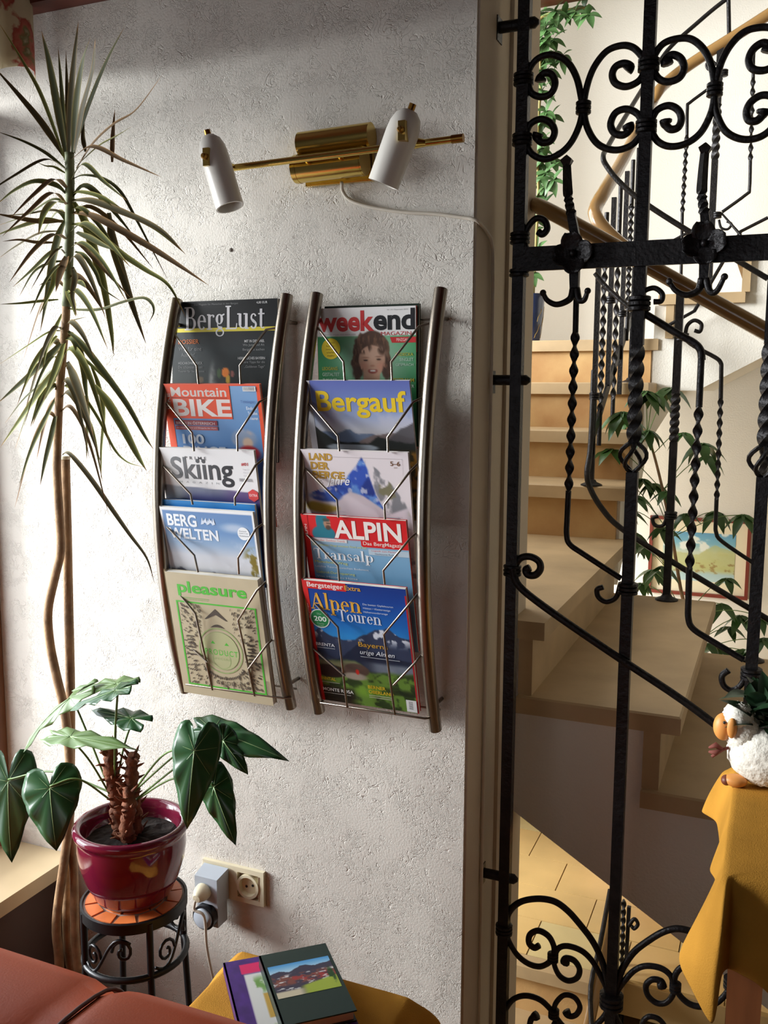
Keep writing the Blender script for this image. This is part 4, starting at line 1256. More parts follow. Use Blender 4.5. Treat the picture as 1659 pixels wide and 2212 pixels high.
def cov_pleasure(U, V):
    g = vnoise(U, V, 10, 41)
    im = np.ones(U.shape + (3,)) * np.array([192, 178, 148]) / 255 * (0.97 + 0.06 * g[..., None])
    return im
def dec_pleasure(s):
    gr = (86, 186, 66)
    s.text('pleasure', 0.115, 0.062, 0.865, 0.182, gr, bold=0.0260)
    s.rect(0.125, 0.190, 0.45, 0.194, (120, 170, 90)); s.text('snowboard magazine', 0.17, 0.199, 0.44, 0.209, (120, 170, 90))
    for a in ((0.075, 0.222, 0.945, 0.234), (0.075, 0.905, 0.945, 0.917), (0.075, 0.222, 0.092, 0.917), (0.928, 0.222, 0.945, 0.917)): s.rect(*a, gr)
    dk = (84, 74, 66)
    s.poly([(0.50, 0.262), (0.62, 0.350), (0.60, 0.350), (0.50, 0.308), (0.385, 0.350), (0.37, 0.350)], dk)
    s.poly([(0.42 + 0.16 * k / 8, 0.415 - 0.03 * math.sin(math.pi * k / 8)) for k in range(9)] + [(0.58 - 0.16 * k / 8, 0.415 - 0.008 * math.sin(math.pi * k / 8)) for k in range(1, 8)], dk)
    lg = (158, 176, 118)
    s.ring(0.5, 0.60, 0.24, 0.012, lg); s.ring(0.5, 0.60, 0.20, 0.006, lg)
    s.disc(0.5, 0.60, 0.195, (184, 184, 140))
    s.text('PRODUCT', 0.325, 0.590, 0.685, 0.636, gr, bold=0.0104, spacing=1.25)
    s.poly([(0.40, 0.545), (0.425, 0.52), (0.45, 0.545)], gr); s.poly([(0.55, 0.55), (0.575, 0.525), (0.60, 0.55)], gr)
    s.text('SPECIAL', 0.40, 0.655, 0.60, 0.675, lg, spacing=1.2); s.ring(0.5, 0.67, 0.10, 0.006, lg)
    s.layer += 0.00012
    r = random.Random(11)
    for k in range(620):       # small engraved ornaments
        u = r.uniform(0.11, 0.90); v = r.uniform(0.25, 0.89)
        if math.hypot(u - 0.5, (v - 0.60) * 1.3) < 0.26 or (0.34 < u < 0.66 and v < 0.43): continue
        a = math.atan2(v - 0.6, u - 0.5) + r.uniform(-0.3, 0.3); l = r.uniform(0.010, 0.034); w = r.uniform(0.002, 0.0062)
        c, d = math.cos(a), math.sin(a)
        s.poly([(u - d * w, v + c * w), (u + c * l - d * w, v + d * l + c * w), (u + c * l + d * w, v + d * l - c * w), (u + d * w, v - c * w)], (98, 88, 76), s.layer + 0.00006)
    for (u0, v0, n, dl) in ((0.14, 0.50, 6, 0.03), (0.80, 0.52, 6, 0.028)):
        for k in range(n): s.rect(u0, v0 + k * dl, u0 + 0.08, v0 + 0.010 + k * dl, dk)
    for k in range(26):        # curved lower banner
        a = math.radians(40 + 100 * k / 25)
        u, v = 0.5 + 0.285 * math.cos(a), 0.60 + 0.285 * 0.77 * math.sin(a)
        s.poly([(u, v), (u + 0.012, v - 0.004), (u + 0.012, v + 0.016), (u, v + 0.018)], dk, s.layer + 0.00009)
    s.text('GUIDE', 0.40, 0.850, 0.60, 0.880, dk, spacing=1.1)
    for k in range(10): s.rect(0.955, 0.80 + 0.012 * k, 0.975, 0.806 + 0.012 * k, (120, 110, 96))
magazine((356, 1234), (556, 1246), 0.21, 1.28, 'thick beige magazine with green title and ornaments, bottom of the left rack', cov_pleasure, dec_pleasure, off=0.014, th=0.014, spine=(180, 168, 140), nx=40, ny=50)

# ---- right rack
def cov_weekend(U, V):
    g = vnoise(U, V, 10, 51)
    im = grad(V, [(0, (60, 140, 86)), (0.25, (58, 146, 88)), (0.6, (40, 110, 64)), (1, (30, 80, 50))])
    im = mixc(im, (176, 206, 182), ell(U, V, 0.55, 0.36, 0.34, 0.20, 0.8) * 0.9)
    im = mixc(im, (232, 230, 228), 1 - sm(0.198, 0.204, V))
    # child with dark curly hair
    hw = 0.02 * (vnoise(U, V, 18, 7) - 0.5)
    hair = np.clip(ell(U + hw * 2, V + hw, 0.555, 0.30, 0.185, 0.135, 0.06) + ell(U + hw * 3, V + hw, 0.41, 0.42, 0.055, 0.09, 0.2) + ell(U + hw * 3, V + hw, 0.715, 0.42, 0.05, 0.09, 0.2), 0, 1)
    im = mixc(im, (84, 60, 48), hair)
    im = mixc(im, (116, 84, 64), hair * sm(0.5, 0.65, vnoise(U * 2.4, V, 22, 13)))
    im = mixc(im, (196, 152, 128), ell(U, V, 0.555, 0.485, 0.085, 0.075, 0.1))
    sh = np.clip(ell(U, V, 0.56, 0.575, 0.26, 0.07, 0.1), 0, 1)
    im = mixc(im, (198, 150, 126), sh * sm(0.53, 0.55, V))
    im = mixc(im, (120, 160, 200), np.clip(ell(U, V, 0.55, 0.60, 0.17, 0.085, 0.06), 0, 1) * sm(0.505, 0.52, V - 0.12 * np.abs(U - 0.55) + 0.035))
    face = np.clip(ell(U, V, 0.560, 0.372, 0.135, 0.105, 0.06) + ell(U, V, 0.560, 0.425, 0.105, 0.072, 0.08), 0, 1)
    im = mixc(im, (206, 160, 134), face)
    im = mixc(im, (228, 188, 164), ell(U, V, 0.60, 0.325, 0.09, 0.045, 0.7) * 0.8)
    im = mixc(im, (170, 116, 94), face * sm(0.44, 0.40, U) * 0.5)
    im = mixc(im, (216, 150, 126), (ell(U, V, 0.475, 0.415, 0.042, 0.026, 0.7) + ell(U, V, 0.655, 0.415, 0.042, 0.026, 0.7)) * 0.7)
    fr = np.clip(ell(U, V, 0.47, 0.275, 0.085, 0.050, 0.3) + ell(U, V, 0.67, 0.285, 0.05, 0.05, 0.4), 0, 1) * sm(0.40, 0.55, vnoise(U * 3, V, 9, 19))
    im = mixc(im, (92, 66, 52), fr)
    cur = np.clip(ell(U, V, 0.415, 0.46, 0.05, 0.055, 0.4) + ell(U, V, 0.715, 0.45, 0.045, 0.06, 0.4), 0, 1) * sm(0.42, 0.56, vnoise(U * 1.5, V, 22, 29))
    im = mixc(im, (78, 56, 46), cur)
    for ex, ey in ((0.497, 0.372), (0.630, 0.366)):
        im = mixc(im, (168, 118, 96), ell(U, V, ex, ey - 0.018, 0.034, 0.006, 0.6) * 0.7)
        im = mixc(im, (66, 44, 38), ell(U, V, ex, ey, 0.023, 0.0055, 0.4))
        im = mixc(im, (186, 134, 110), ell(U, V, ex, ey + 0.010, 0.026, 0.004, 0.6) * 0.6)
    im = mixc(im, (184, 128, 104), ell(U, V, 0.565, 0.412, 0.022, 0.007, 0.6) * 0.8)
    mouth = ell(U, V, 0.568, 0.448, 0.048, 0.020, 0.2) * sm(0.436, 0.444, V + 0.10 * np.abs(U - 0.568))
    im = mixc(im, (164, 88, 78), mouth)
    im = mixc(im, (236, 226, 220), ell(U, V, 0.568, 0.447, 0.030, 0.0055, 0.3) * mouth)
    return im
def dec_weekend(s):
    s.text('week', 0.005, 0.022, 0.588, 0.168, (198, 52, 52), bold=0.0312)
    s.text('end', 0.582, 0.014, 0.992, 0.164, (30, 30, 34), bold=0.0312)
    s.text('MAGAZIN', 0.655, 0.174, 0.955, 0.200, (190, 70, 70))
    s.text('ÖSTERREICHS GROSSES WOCHENMAGAZIN', 0.04, 0.182, 0.40, 0.193, (160, 160, 160))
    s.text('Nr. 14 / Österreich 2013', 0.72, 0.016, 0.92, 0.027, (130, 130, 130))
    s.poly([(0.745, 0.212), (1, 0.212), (1, 0.252), (0.765, 0.252)], (194, 46, 48)); s.text('PINZGAU', 0.81, 0.220, 0.93, 0.242, (236, 200, 196), bold=0.0104)
    s.disc(0.14, 0.288, 0.098, (232, 204, 48))
    for k, w in enumerate(('GEWINNE', 'Reisen für', 'zwei und', 'vieles', 'mehr')): s.text(w, 0.085 + 0.008 * abs(k - 2), 0.238 + 0.023 * k, 0.195 - 0.008 * abs(k - 2), 0.252 + 0.023 * k, (150, 110, 30))
    s.text('LEOGANG', 0.045, 0.418, 0.205, 0.442, (196, 178, 50), bold=0.0104)
    s.text('GESTALTET', 0.045, 0.460, 0.225, 0.484, (196, 214, 200)); s.text('ZUKUNFT', 0.045, 0.502, 0.195, 0.527, (196, 214, 200))
    s.text('RADECKA', 0.80, 0.322, 0.975, 0.344, (180, 176, 60), bold=0.0104); s.text('SINGLET', 0.84, 0.358, 0.975, 0.380, (190, 210, 194)); s.text('GESPRÄCH', 0.80, 0.392, 0.975, 0.414, (190, 210, 194))
    s.text('ZEITRAUM', 0.76, 0.500, 0.98, 0.526, (170, 160, 50), bold=0.0104); s.text('VON DER', 0.82, 0.545, 0.98, 0.566, (190, 210, 194))
magazine((684.5, 667), (898, 663), 0.09, 1.30, 'green magazine with a smiling child and red title, top of the right rack', cov_weekend, dec_weekend, off=-0.012, th=0.006, spine=(180, 60, 56), nx=150, ny=190)
magazine((702, 662), (906, 659), 0.09, 1.36, 'dark green magazine peeking out behind the one with the smiling child', lambda U, V: grad(V, [(0, (24, 40, 28)), (1, (30, 60, 40))]), None, off=-0.0195, th=0.006, spine=(24, 40, 28), nx=6, ny=6)

def cov_bergauf(U, V):
    g = vnoise(U, V, 7, 61, 5)
    im = grad(V, [(0, (96, 108, 176)), (0.12, (112, 130, 188)), (0.25, (158, 172, 206)), (0.34, (202, 202, 212)), (0.42, (206, 196, 196)), (1, (200, 190, 190))])
    im = mixc(im, (206, 204, 216), sm(0.5, 0.75, g) * sm(0.1, 0.25, V) * 0.5)
    im = mixc(im, (112, 126, 152), ridge(U, V, [(0, 0.40), (0.17, 0.36), (0.26, 0.375), (0.40, 0.345), (0.47, 0.38), (0.62, 0.375), (0.8, 0.40), (1, 0.41)], 2, 0.014))
    im = mixc(im, (126, 110, 108), ridge(U, V, [(0, 0.6), (0.5, 0.42), (0.62, 0.375), (0.8, 0.37), (1, 0.40)], 6, 0.012))
    im = mixc(im, (84, 80, 84), ridge(U, V, [(0, 0.6), (0.7, 0.45), (0.88, 0.335), (1, 0.29)], 6, 0.01) * 0.9)
    im = mixc(im, (44, 46, 44), ridge(U, V, [(0, 0.27), (0.1, 0.36), (0.25, 0.43), (0.4, 0.44), (0.55, 0.44), (0.66, 0.395), (0.78, 0.42), (1, 0.43)], 5, 0.014))
    im = mixc(im, (164, 172, 182), ell(U, V, 0.40, 0.475, 0.25, 0.028, 0.12) * sm(0.452, 0.458, V))
    im = mixc(im, (56, 48, 30), sm(0.488, 0.50, V + 0.03 * (U - 0.5) + 0.02 * (g - 0.5)))
    im = mixc(im, (150, 104, 40), sm(0.50, 0.53, V + 0.03 * (U - 0.5)) * sm(0.45, 0.6, vnoise(U, V, 22, 4)) * 0.9)
    return im
def dec_bergauf(s):
    s.rect(0, 0, 0.058, 1, (196, 194, 200))
    s.text('Bergauf', 0.105, 0.070, 0.955, 0.262, (234, 200, 48), bold=0.0208)
    s.text('bergauf', 0.018, 0.09, 0.036, 0.16, (150, 150, 160), vert=True)
magazine((655, 822), (884, 821), 0.30, 1.28, 'blue landscape magazine with big yellow title, second from top in the right rack', cov_bergauf, dec_bergauf, off=0.010, th=0.005, spine=(196, 194, 200))

def cov_land(U, V):
    g = vnoise(U, V, 8, 71, 5)
    im = np.ones(U.shape + (3,)) * np.array([222, 212, 214]) / 255
    # great blue flank
    xl = np.interp(V, [0.04, 0.10, 0.17, 0.22, 0.30, 0.36, 0.40], [0.572, 0.52, 0.44, 0.40, 0.08, 0.06, 0.05])
    xr = np.interp(V, [0.04, 0.12, 0.20, 0.30, 0.42, 0.5], [0.575, 0.62, 0.64, 0.68, 0.76, 0.80])
    body = sm(-0.01, 0.01, U - xl - 0.03 * (g - 0.5)) * sm(-0.01, 0.01, xr - U) * sm(0.035, 0.05, V) * (1 - sm(0.40, 0.44, V - 0.2 * (U - 0.6)))
    im = mixc(im, (52, 84, 176), body)
    im = mixc(im, (36, 56, 130), body * sm(0.5, 0.65, g))
    im = mixc(im, (96, 140, 206), body * sm(0.52, 0.66, vnoise(U, V, 12, 3)))
    im = mixc(im, (206, 206, 220), body * sm(0.60, 0.70, vnoise(U * 1.2, V * 1.2, 15, 23)) * 0.8)
    # right rocky face
    xr2 = np.interp(V, [0.05, 0.12, 0.22, 0.34, 0.44, 0.5], [0.60, 0.72, 0.84, 0.95, 1.0, 1.0])
    rock = sm(0, 0.02, U - xr) * sm(0, 0.02, xr2 - U) * sm(0.05, 0.08, V)
    im = mixc(im, (128, 128, 132), rock * sm(0.40, 0.56, vnoise(U * 1.4, V, 10, 77, 5)))
    im = mixc(im, (120, 116, 90), rock * sm(0.55, 0.66, vnoise(U, V, 11, 12)))
    # pale snowfield
    sn = sm(0, 0.02, V - np.interp(U, [0.2, 0.34, 0.44, 0.56, 0.70, 0.80, 1.0], [0.46, 0.32, 0.275, 0.30, 0.37, 0.42, 0.36]))
    im = mixc(im, (216, 202, 208), sn * (1 - sm(0.92, 1.0, U) * 0.4))
    im = mixc(im, (120, 124, 134), sn * sm(0.60, 0.70, vnoise(U * 0.5, V * 2, 14, 8)) * sm(0.42, 0.46, V) * 0.8)
    im = mixc(im, (56, 92, 176), ell(U, V, 0.20, 0.325, 0.15, 0.04, 0.2) * sm(0.3, 0.5, g))
    im = mixc(im, (180, 154, 64), ell(U, V, 0.16, 0.40, 0.16, 0.045, 0.2) * sm(0, 0.03, V - 0.34 - 0.15 * U))
    return im
def dec_land(s):
    gd = (188, 146, 62)
    s.text('LAND', 0.075, 0.024, 0.300, 0.075, gd, bold=0.045); s.text('DER', 0.085, 0.085, 0.262, 0.138, gd, bold=0.045); s.text('BERGE', 0.095, 0.148, 0.400, 0.203, gd, bold=0.045)
    s.text('Jahre', 0.215, 0.180, 0.445, 0.262, (236, 236, 240), bold=0.0062, shear=0.35)
    s.text('25', 0.10, 0.205, 0.19, 0.250, (214, 206, 206), shear=0.2)
    s.text('5–6', 0.835, 0.062, 0.922, 0.094, (120, 84, 60), bold=0.0156); s.text('2013', 0.865, 0.100, 0.895, 0.110, (150, 120, 100))
    s.rect(0.26, 0.045, 0.94, 0.047, (190, 180, 182)); s.rect(0.94, 0.045, 0.942, 0.16, (190, 180, 182))
magazine((649, 970), (881, 976), 0.21, 1.28, 'magazine with a blue painted peak and gold lettering, middle of the right rack', cov_land, dec_land, off=0.011, spine=(210, 204, 206), nx=100, ny=130)

def cov_alpin(U, V):
    g = vnoise(U, V, 6, 81)
    im = grad(V, [(0, (150, 176, 196)), (0.2, (146, 176, 198)), (0.28, (120, 164, 196)), (0.45, (104, 150, 184)), (0.6, (120, 160, 186)), (1, (110, 140, 160))])
    red = (206, 36, 40)
    im = mixc(im, red, 1 - sm(0.168, 0.172, V))
    im = mixc(im, (36, 116, 134), np.clip(ell(U, V, 0.20, 0.135, 0.115, 0.062, 0.08) + ell(U, V, 0.195, 0.045, 0.06, 0.075, 0.08), 0, 1) * (1 - sm(0.165, 0.170, V)))
    im = mixc(im, (176, 134, 110), ell(U, V, 0.245, 0.058, 0.034, 0.040, 0.1))
    im = mixc(im, (70, 84, 80), ell(U, V, 0.24, 0.030, 0.036, 0.014, 0.2))
    im = mixc(im, (86, 66, 56), ell(U, V, 0.252, 0.086, 0.026, 0.018, 0.3))
    im = mixc(im, (50, 40, 38), ell(U, V, 0.255, 0.055, 0.02, 0.004, 0.3))
    return im
def dec_alpin(s):
    red = (206, 36, 40)
    s.rect(0, 0, 0.055, 1, red)
    s.poly([(0.555, 0.165), (1, 0.165), (1, 0.214), (0.57, 0.214), (0.555, 0.205)], red)
    s.text('ALPIN', 0.305, 0.024, 0.945, 0.160, (238, 228, 222), bold=0.0260)
    s.text('Das BergMagazin', 0.575, 0.172, 0.955, 0.206, (232, 214, 208), bold=0.0078)
    s.rect(0.055, 0.170, 0.42, 0.194, (214, 212, 212)); s.text('Alles über Outdoor-Trends', 0.09, 0.175, 0.40, 0.190, (196, 80, 80))
    s.text('Die schönsten Wege zwischen Nord und Süd', 0.075, 0.212, 0.60, 0.232, (206, 206, 120))
    s.text('Transalp', 0.075, 0.245, 0.655, 0.352, (232, 234, 236), 'roman')
    s.rect(0.62, 0.226, 1, 0.268, (178, 196, 208)); s.text('Logistik zum Planen', 0.65, 0.231, 0.88, 0.245, (200, 70, 70)); s.text('Hochtouren Rucksack', 0.68, 0.252, 0.90, 0.264, (70, 90, 120))
    s.text('Münchner Weg', 0.075, 0.342, 0.40, 0.366, (200, 206, 110)); s.text('Leichte Touren zwischen Bodensee', 0.075, 0.380, 0.60, 0.394, (206, 214, 220))
    s.text('Südtirol-Durchquerung', 0.075, 0.422, 0.46, 0.446, (200, 206, 110)); s.text('Von Hütte zu Hütte', 0.075, 0.458, 0.48, 0.472, (206, 214, 220))
    s.text('ALPIN', 0.018, 0.07, 0.042, 0.17, (230, 190, 186), bold=0.0156, vert=True)
magazine((651, 1111), (877, 1124), 0.27, 1.28, 'magazine with red title band over pale blue, second from bottom in the right rack', cov_alpin, dec_alpin, off=0.012, spine=(196, 34, 38), nx=100, ny=130)

def cov_touren(U, V):
    g = vnoise(U, V, 9, 91, 5)
    im = grad(V, [(0, (20, 56, 132)), (0.12, (22, 66, 146)), (0.3, (24, 96, 172)), (0.42, (44, 130, 196)), (1, (60, 110, 150))])
    r1 = ridge(U, V, [(0, 0.47), (0.10, 0.375), (0.2, 0.43), (0.33, 0.46), (0.45, 0.45), (0.52, 0.41), (0.66, 0.345), (0.78, 0.325), (0.88, 0.38), (1, 0.40)], 4, 0.016)
    im = mixc(im, (48, 58, 82), r1)
    im = mixc(im, (206, 210, 220), r1 * sm(0.56, 0.64, vnoise(U, V, 18, 33)) * (1 - sm(0.40, 0.5, V)))
    im = mixc(im, (206, 210, 220), r1 * ell(U, V, 0.74, 0.36, 0.14, 0.025, 0.5) * sm(0.4, 0.55, g))
    im = mixc(im, (26, 34, 52), ridge(U, V, [(0, 0.70), (0.3, 0.60), (0.46, 0.49), (0.6, 0.53), (0.8, 0.56), (1, 0.58)], 9, 0.02) * 0.8)
    im = mixc(im, (126, 134, 146), sm(0.6, 0.64, V) * sm(0.45, 0.65, U) * (1 - sm(0.68, 0.72, V)) * (0.5 + 0.5 * g))
    low = sm(0.60, 0.64, V + 0.05 * (U - 0.5) + 0.04 * (g - 0.5) - 0.09 * sm(0.4, 0.6, U))
    im = mixc(im, (96, 128, 52), low)
    im = mixc(im, (44, 60, 30), low * sm(0.46, 0.6, vnoise(U, V * 1.6, 10, 44)))
    im = mixc(im, (120, 110, 92), low * ell(U, V, 0.30, 0.65, 0.34, 0.05, 0.5) * 0.8)
    im = mixc(im, (40, 26, 24), ell(U, V, 0.15, 0.735, 0.17, 0.055, 0.12))
    im = mixc(im, (84, 66, 58), ell(U, V, 0.42, 0.70, 0.13, 0.055, 0.12))
    im = mixc(im, (150, 138, 124), ell(U, V, 0.40, 0.755, 0.12, 0.03, 0.3))
    im = mixc(im, (196, 44, 36), ell(U, V, 0.43, 0.715, 0.018, 0.022, 0.3))
    im = mixc(im, (30, 40, 24), sm(0.80, 0.84, V + 0.02 * (g - 0.5)) * (1 - sm(0.86, 0.88, V)) * sm(0.55, 0.75, U) * 0.8)
    im = mixc(im, (34, 26, 22), sm(0.84, 0.88, V + 0.05 * (g - 0.5)) * (1 - sm(0.3, 0.45, U)) * 0.9)
    im = mixc(im, (110, 150, 50), ell(U, V, 0.55, 0.87, 0.16, 0.05, 0.5) * sm(0.4, 0.6, g))
    return im
def dec_touren(s):
    s.rect(0, 0, 0.048, 1, (204, 40, 40)); s.rect(0, 0, 0.43, 0.062, (200, 44, 44)); s.rect(0.985, 0.05, 1, 1, (170, 40, 46))
    s.text('Bergsteiger', 0.045, 0.010, 0.405, 0.060, (232, 214, 210), bold=0.0182)
    s.text('Extra', 0.418, 0.014, 0.572, 0.050, (214, 158, 60), bold=0.0156)
    s.text('Alpen', 0.055, 0.088, 0.555, 0.262, (218, 164, 66), 'roman')
    s.text('Touren', 0.315, 0.208, 0.735, 0.302, (206, 212, 226), 'roman')
    for k, w in enumerate(('Die besten Gipfeltouren', 'Hütten • Klettersteige', 'Höhenwanderwege')): s.text(w, 0.575, 0.140 + 0.030 * k, 0.865 - 0.03 * k, 0.158 + 0.030 * k, (190, 202, 224), bold=0.0052)
    s.disc(0.125, 0.300, 0.098, (206, 214, 210)); s.disc(0.125, 0.300, 0.088, (36, 122, 70))
    s.text('200', 0.065, 0.282, 0.190, 0.322, (226, 232, 228), bold=0.0156); s.text('Über', 0.10, 0.252, 0.15, 0.268, (160, 196, 170)); s.text('Touren', 0.09, 0.334, 0.16, 0.346, (160, 196, 170)); s.text('im Heft', 0.095, 0.352, 0.155, 0.364, (160, 196, 170))
    s.text('BRENTA', 0.045, 0.500, 0.235, 0.526, (220, 224, 230), bold=0.0104); s.rect(0.05, 0.538, 0.235, 0.543, (170, 176, 184))
    s.text('Bayerns', 0.480, 0.455, 0.765, 0.505, (196, 148, 50), bold=0.0078)
    s.text('urige Almen', 0.485, 0.518, 0.825, 0.566, (206, 210, 216), shear=0.25, bold=0.0052); s.rect(0.485, 0.574, 0.87, 0.578, (180, 186, 194))
    s.text('INNTAL', 0.045, 0.790, 0.195, 0.816, (206, 172, 40), bold=0.0156); s.rect(0.045, 0.832, 0.23, 0.836, (176, 170, 160))
    s.text('MONTE ROSA', 0.045, 0.882, 0.360, 0.910, (222, 220, 216), bold=0.0104); s.rect(0.045, 0.925, 0.33, 0.929, (176, 170, 160))
    s.text('BERNER', 0.520, 0.812, 0.695, 0.840, (206, 172, 40), bold=0.0156); s.text('OBERLAND', 0.520, 0.852, 0.770, 0.880, (206, 172, 40), bold=0.0156)
    for k in range(2): s.rect(0.52, 0.895 + 0.016 * k, 0.76 - 0.02 * k, 0.900 + 0.016 * k, (180, 178, 160))
    s.rect(0.885, 0.892, 0.985, 0.992, (214, 214, 214))
    for k in range(8): s.rect(0.91, 0.905 + k * 0.0085, 0.95, 0.909 + k * 0.0085, (90, 90, 92))
    s.text('Bergsteiger', 0.014, 0.18, 0.034, 0.30, (226, 160, 150), vert=True)
magazine((652, 1252), (876, 1269), 0.30, 1.28, 'dark blue mountain magazine with golden title, bottom of the right rack', cov_touren, dec_touren, off=0.014, th=0.009, spine=(200, 40, 40), nx=110, ny=140)

# ================================================================== wall lamp
YL = -0.085
lamp = thing('wall_lamp', 'brass two-spot wall lamp with white glass shades above the magazine racks', 'wall lamp', P(722, 352, Y=0.0))
a, b = P(500, 363, Y=YL), P(1000, 298, Y=YL)
MB().tube([a, b], 0.0062, n=14).build('rod', 'brass', lamp, smooth=True, angle=50)
MB().tube([b - (b - a).normalized() * 0.020, b + (b - a).normalized() * 0.001], 0.0072, n=14).build('rod_cap', 'brass_dark', lamp, smooth=True, angle=50)
# mount: back plate and two half-round covers
c0, c1 = P(646, 352, Y=-0.0), P(800, 336, Y=-0.0)
zc = (c0.z + c1.z) / 2
tilt = (b - a).normalized()
def along(x0, x1, zoff, y, r, n=20):
    p = Vector((x0, y, zc + zoff)); q = Vector((x1, y, zc + zoff)); q.z += (x1 - x0) * tilt.z / tilt.x; return p, q
xa, xb = P(646, 352, Y=-0.03).x, P(800, 336, Y=-0.03).x
MB().box((xa + 0.004, -0.012, zc - 0.048), (xb - 0.004, -0.001, zc + 0.048)).build('back_plate', 'brass', lamp)
p, q = along(xa, xb, 0.026, -0.024, 0.022)
MB().tube([p, q], 0.023, n=24).build('mount_cover', 'brass', lamp, smooth=True, angle=50)
p, q = along(xa - 0.002, xb - 0.006, -0.022, -0.040, 0.026)
o = MB().tube([p, q], 0.0255, n=24).build('mount_cover', 'brass', lamp, smooth=True, angle=50)
for e, s_ in ((p, 1), (q, -1)):
    sub(o, MB().tube([e + tilt * 0.003 * s_, e + tilt * 0.010 * s_], 0.0263, n=24), 'end_ring', 'brass', True, 50)
for e in (p.lerp(q, 0.25), p.lerp(q, 0.72)):
    MB().tube([e + Vector((0, -0.01, 0.015)), Vector((e.x, YL, (a.lerp(b, (e.x - a.x) / (b.x - a.x))).z))], 0.006, n=10).build('rod_support', 'brass', lamp, smooth=True, angle=50)
def shade(top, bot, r0, r1, knob, nub, joint):
    Yd = YL - 0.030
    A, B = P(*top, Y=Yd), P(*bot, Y=Yd)
    ax = (B - A).normalized(); Ln = (B - A).length
    pr = [(0.002, 0.0), (r0 * 0.45, 0.003), (r0 * 0.78, 0.012), (r0 * 0.95, 0.026), (r0, 0.042), (r1, Ln), (r1 - 0.003, Ln), (r0 - 0.004, 0.045), (r0 * 0.7, 0.02)]
    s_ = MB().lathe(pr, A, 36, ax).build('shade', 'opal', lamp, smooth=True, angle=60)
    K = P(*knob, Y=Yd - r0 * 0.92)
    sub(s_, MB().box(K + Vector((-0.0065, -0.006, -0.016)), K + Vector((0.0065, 0.010, 0.016))), 'knob_plate', 'brass')
    sub(s_, MB().lathe([(0.0055, 0), (0.0055, 0.010), (0.003, 0.013)], K + Vector((0, -0.004, 0.0)), 14, (0, -1, 0)), 'knob', 'brass_dark', True, 40)
    Nn = A - ax * 0.004
    sub(s_, MB().tube([A + ax * 0.006, A - ax * 0.009], 0.0062, n=12), 'nub', 'brass_dark', True, 40)
    J = P(*joint, Y=YL)
    MB().tube([J, J.lerp(A.lerp(B, 0.45), 0.55)], [0.0062, 0.011], n=14).build('shade_arm', 'brass', lamp, smooth=True, angle=50)
    # bulb holder inside
    MB().tube([A + ax * 0.03, A + ax * (Ln * 0.6)], 0.012, n=14).build('lamp_holder', 'opal', lamp, smooth=True, angle=50)
shade((450, 292), (497, 448), 0.0265, 0.0265, (448, 340), (458, 290), (506, 362))
shade((888, 236), (828, 398), 0.0285, 0.0275, (870, 283), (912, 232), (918, 309))
# feed cable, sagging and running round the wall end
cb = [P(738, 394, Y=-0.02), P(740, 412, Y=-0.008), P(756, 432, Y=-0.005), P(800, 447, Y=-0.005), P(870, 458, Y=-0.005), P(940, 462, Y=-0.005), P(1000, 470, Y=-0.005), P(1024, 474, Y=-0.006)]
cz = cb[-1].z
cb += [Vector((XC + 0.009, 0.004, cz - 0.004)), Vector((XC + 0.009, 0.06, cz - 0.015)), Vector((XC + 0.009, 0.085, cz - 0.030)), Vector((XC + 0.009, 0.095, cz - 0.075)), Vector((XC + 0.009, 0.10, cz - 0.30)), Vector((XC + 0.009, 0.10, 0.05))]
MB().tube(smoothpath(cb, 5), 0.0034, n=8).build('feed_cable', 'cable', lamp, smooth=True)
# small drill hole left in the plaster
h = P(499, 540, Y=0.0)
o = MB().lathe([(0.0042, 0.0), (0.0038, 0.0012), (0.002, 0.0018)], h + Vector((0, -0.0003, 0)), 9, (0.2, -1, 0.1)).build('wall_plug', 'nail', None, True, loc=h)
o['label'] = 'small grey wall plug in the bare plaster under the lamp'; o['category'] = 'wall plug'

# ================================================================== power socket
so = thing('power_socket', 'cream double power socket on the white wall', 'power socket', P(507, 1940, Y=0.0))
tl, tr_ = P(443, 1843, Y=0.0), P(576, 1866, Y=0.0)
x0, x1 = tl.x, P(574, 1900, Y=0.0).x
zt, zb_ = tl.z, P(443, 1930, Y=0).z
w2 = (x1 - x0) / 2
hh = w2 * 1.02
zm = (zt + zb_) / 2; z0, z1 = zm - hh / 2, zm + hh / 2
m = MB()
for i in range(2):
    xa_, xb_ = x0 + w2 * i, x0 + w2 * (i + 1)
    m.box((xa_, -0.010, z0), (xa_ + 0.012, -0.0005, z1)); m.box((xb_ - 0.012, -0.010, z0), (xb_, -0.0005, z1))
    m.box((xa_ + 0.012, -0.010, z0), (xb_ - 0.012, -0.0005, z0 + 0.011)); m.box((xa_ + 0.012, -0.010, z1 - 0.011), (xb_ - 0.012, -0.0005, z1))
m.build('frame', 'cream', so)
for i in range(2):
    c = Vector((x0 + w2 * (i + 0.5), -0.0005, zm))
    m = MB().lathe([(0.0275, 0.0), (0.0275, 0.0125), (0.0215, 0.0125), (0.0200, 0.002), (0.0, 0.002)], c, 36, (0, -1, 0))
    m.box((c.x - w2 / 2 + 0.0125, -0.0115, z0 + 0.0115), (c.x - 0.0272, -0.001, z1 - 0.0115)); m.box((c.x + 0.0272, -0.0115, z0 + 0.0115), (c.x + w2 / 2 - 0.0125, -0.001, z1 - 0.0115))
    ins = m.build('insert', 'cream', so, smooth=True, angle=40)
    for dx in (-0.008, 0.008):
        sub(ins, MB().lathe([(0.003, 0.0), (0.003, 0.0006)], c + Vector((dx, -0.0026, -0.002 + dx * 0.3)), 12, (0, -1, 0)), 'contact_hole', 'blackplastic')
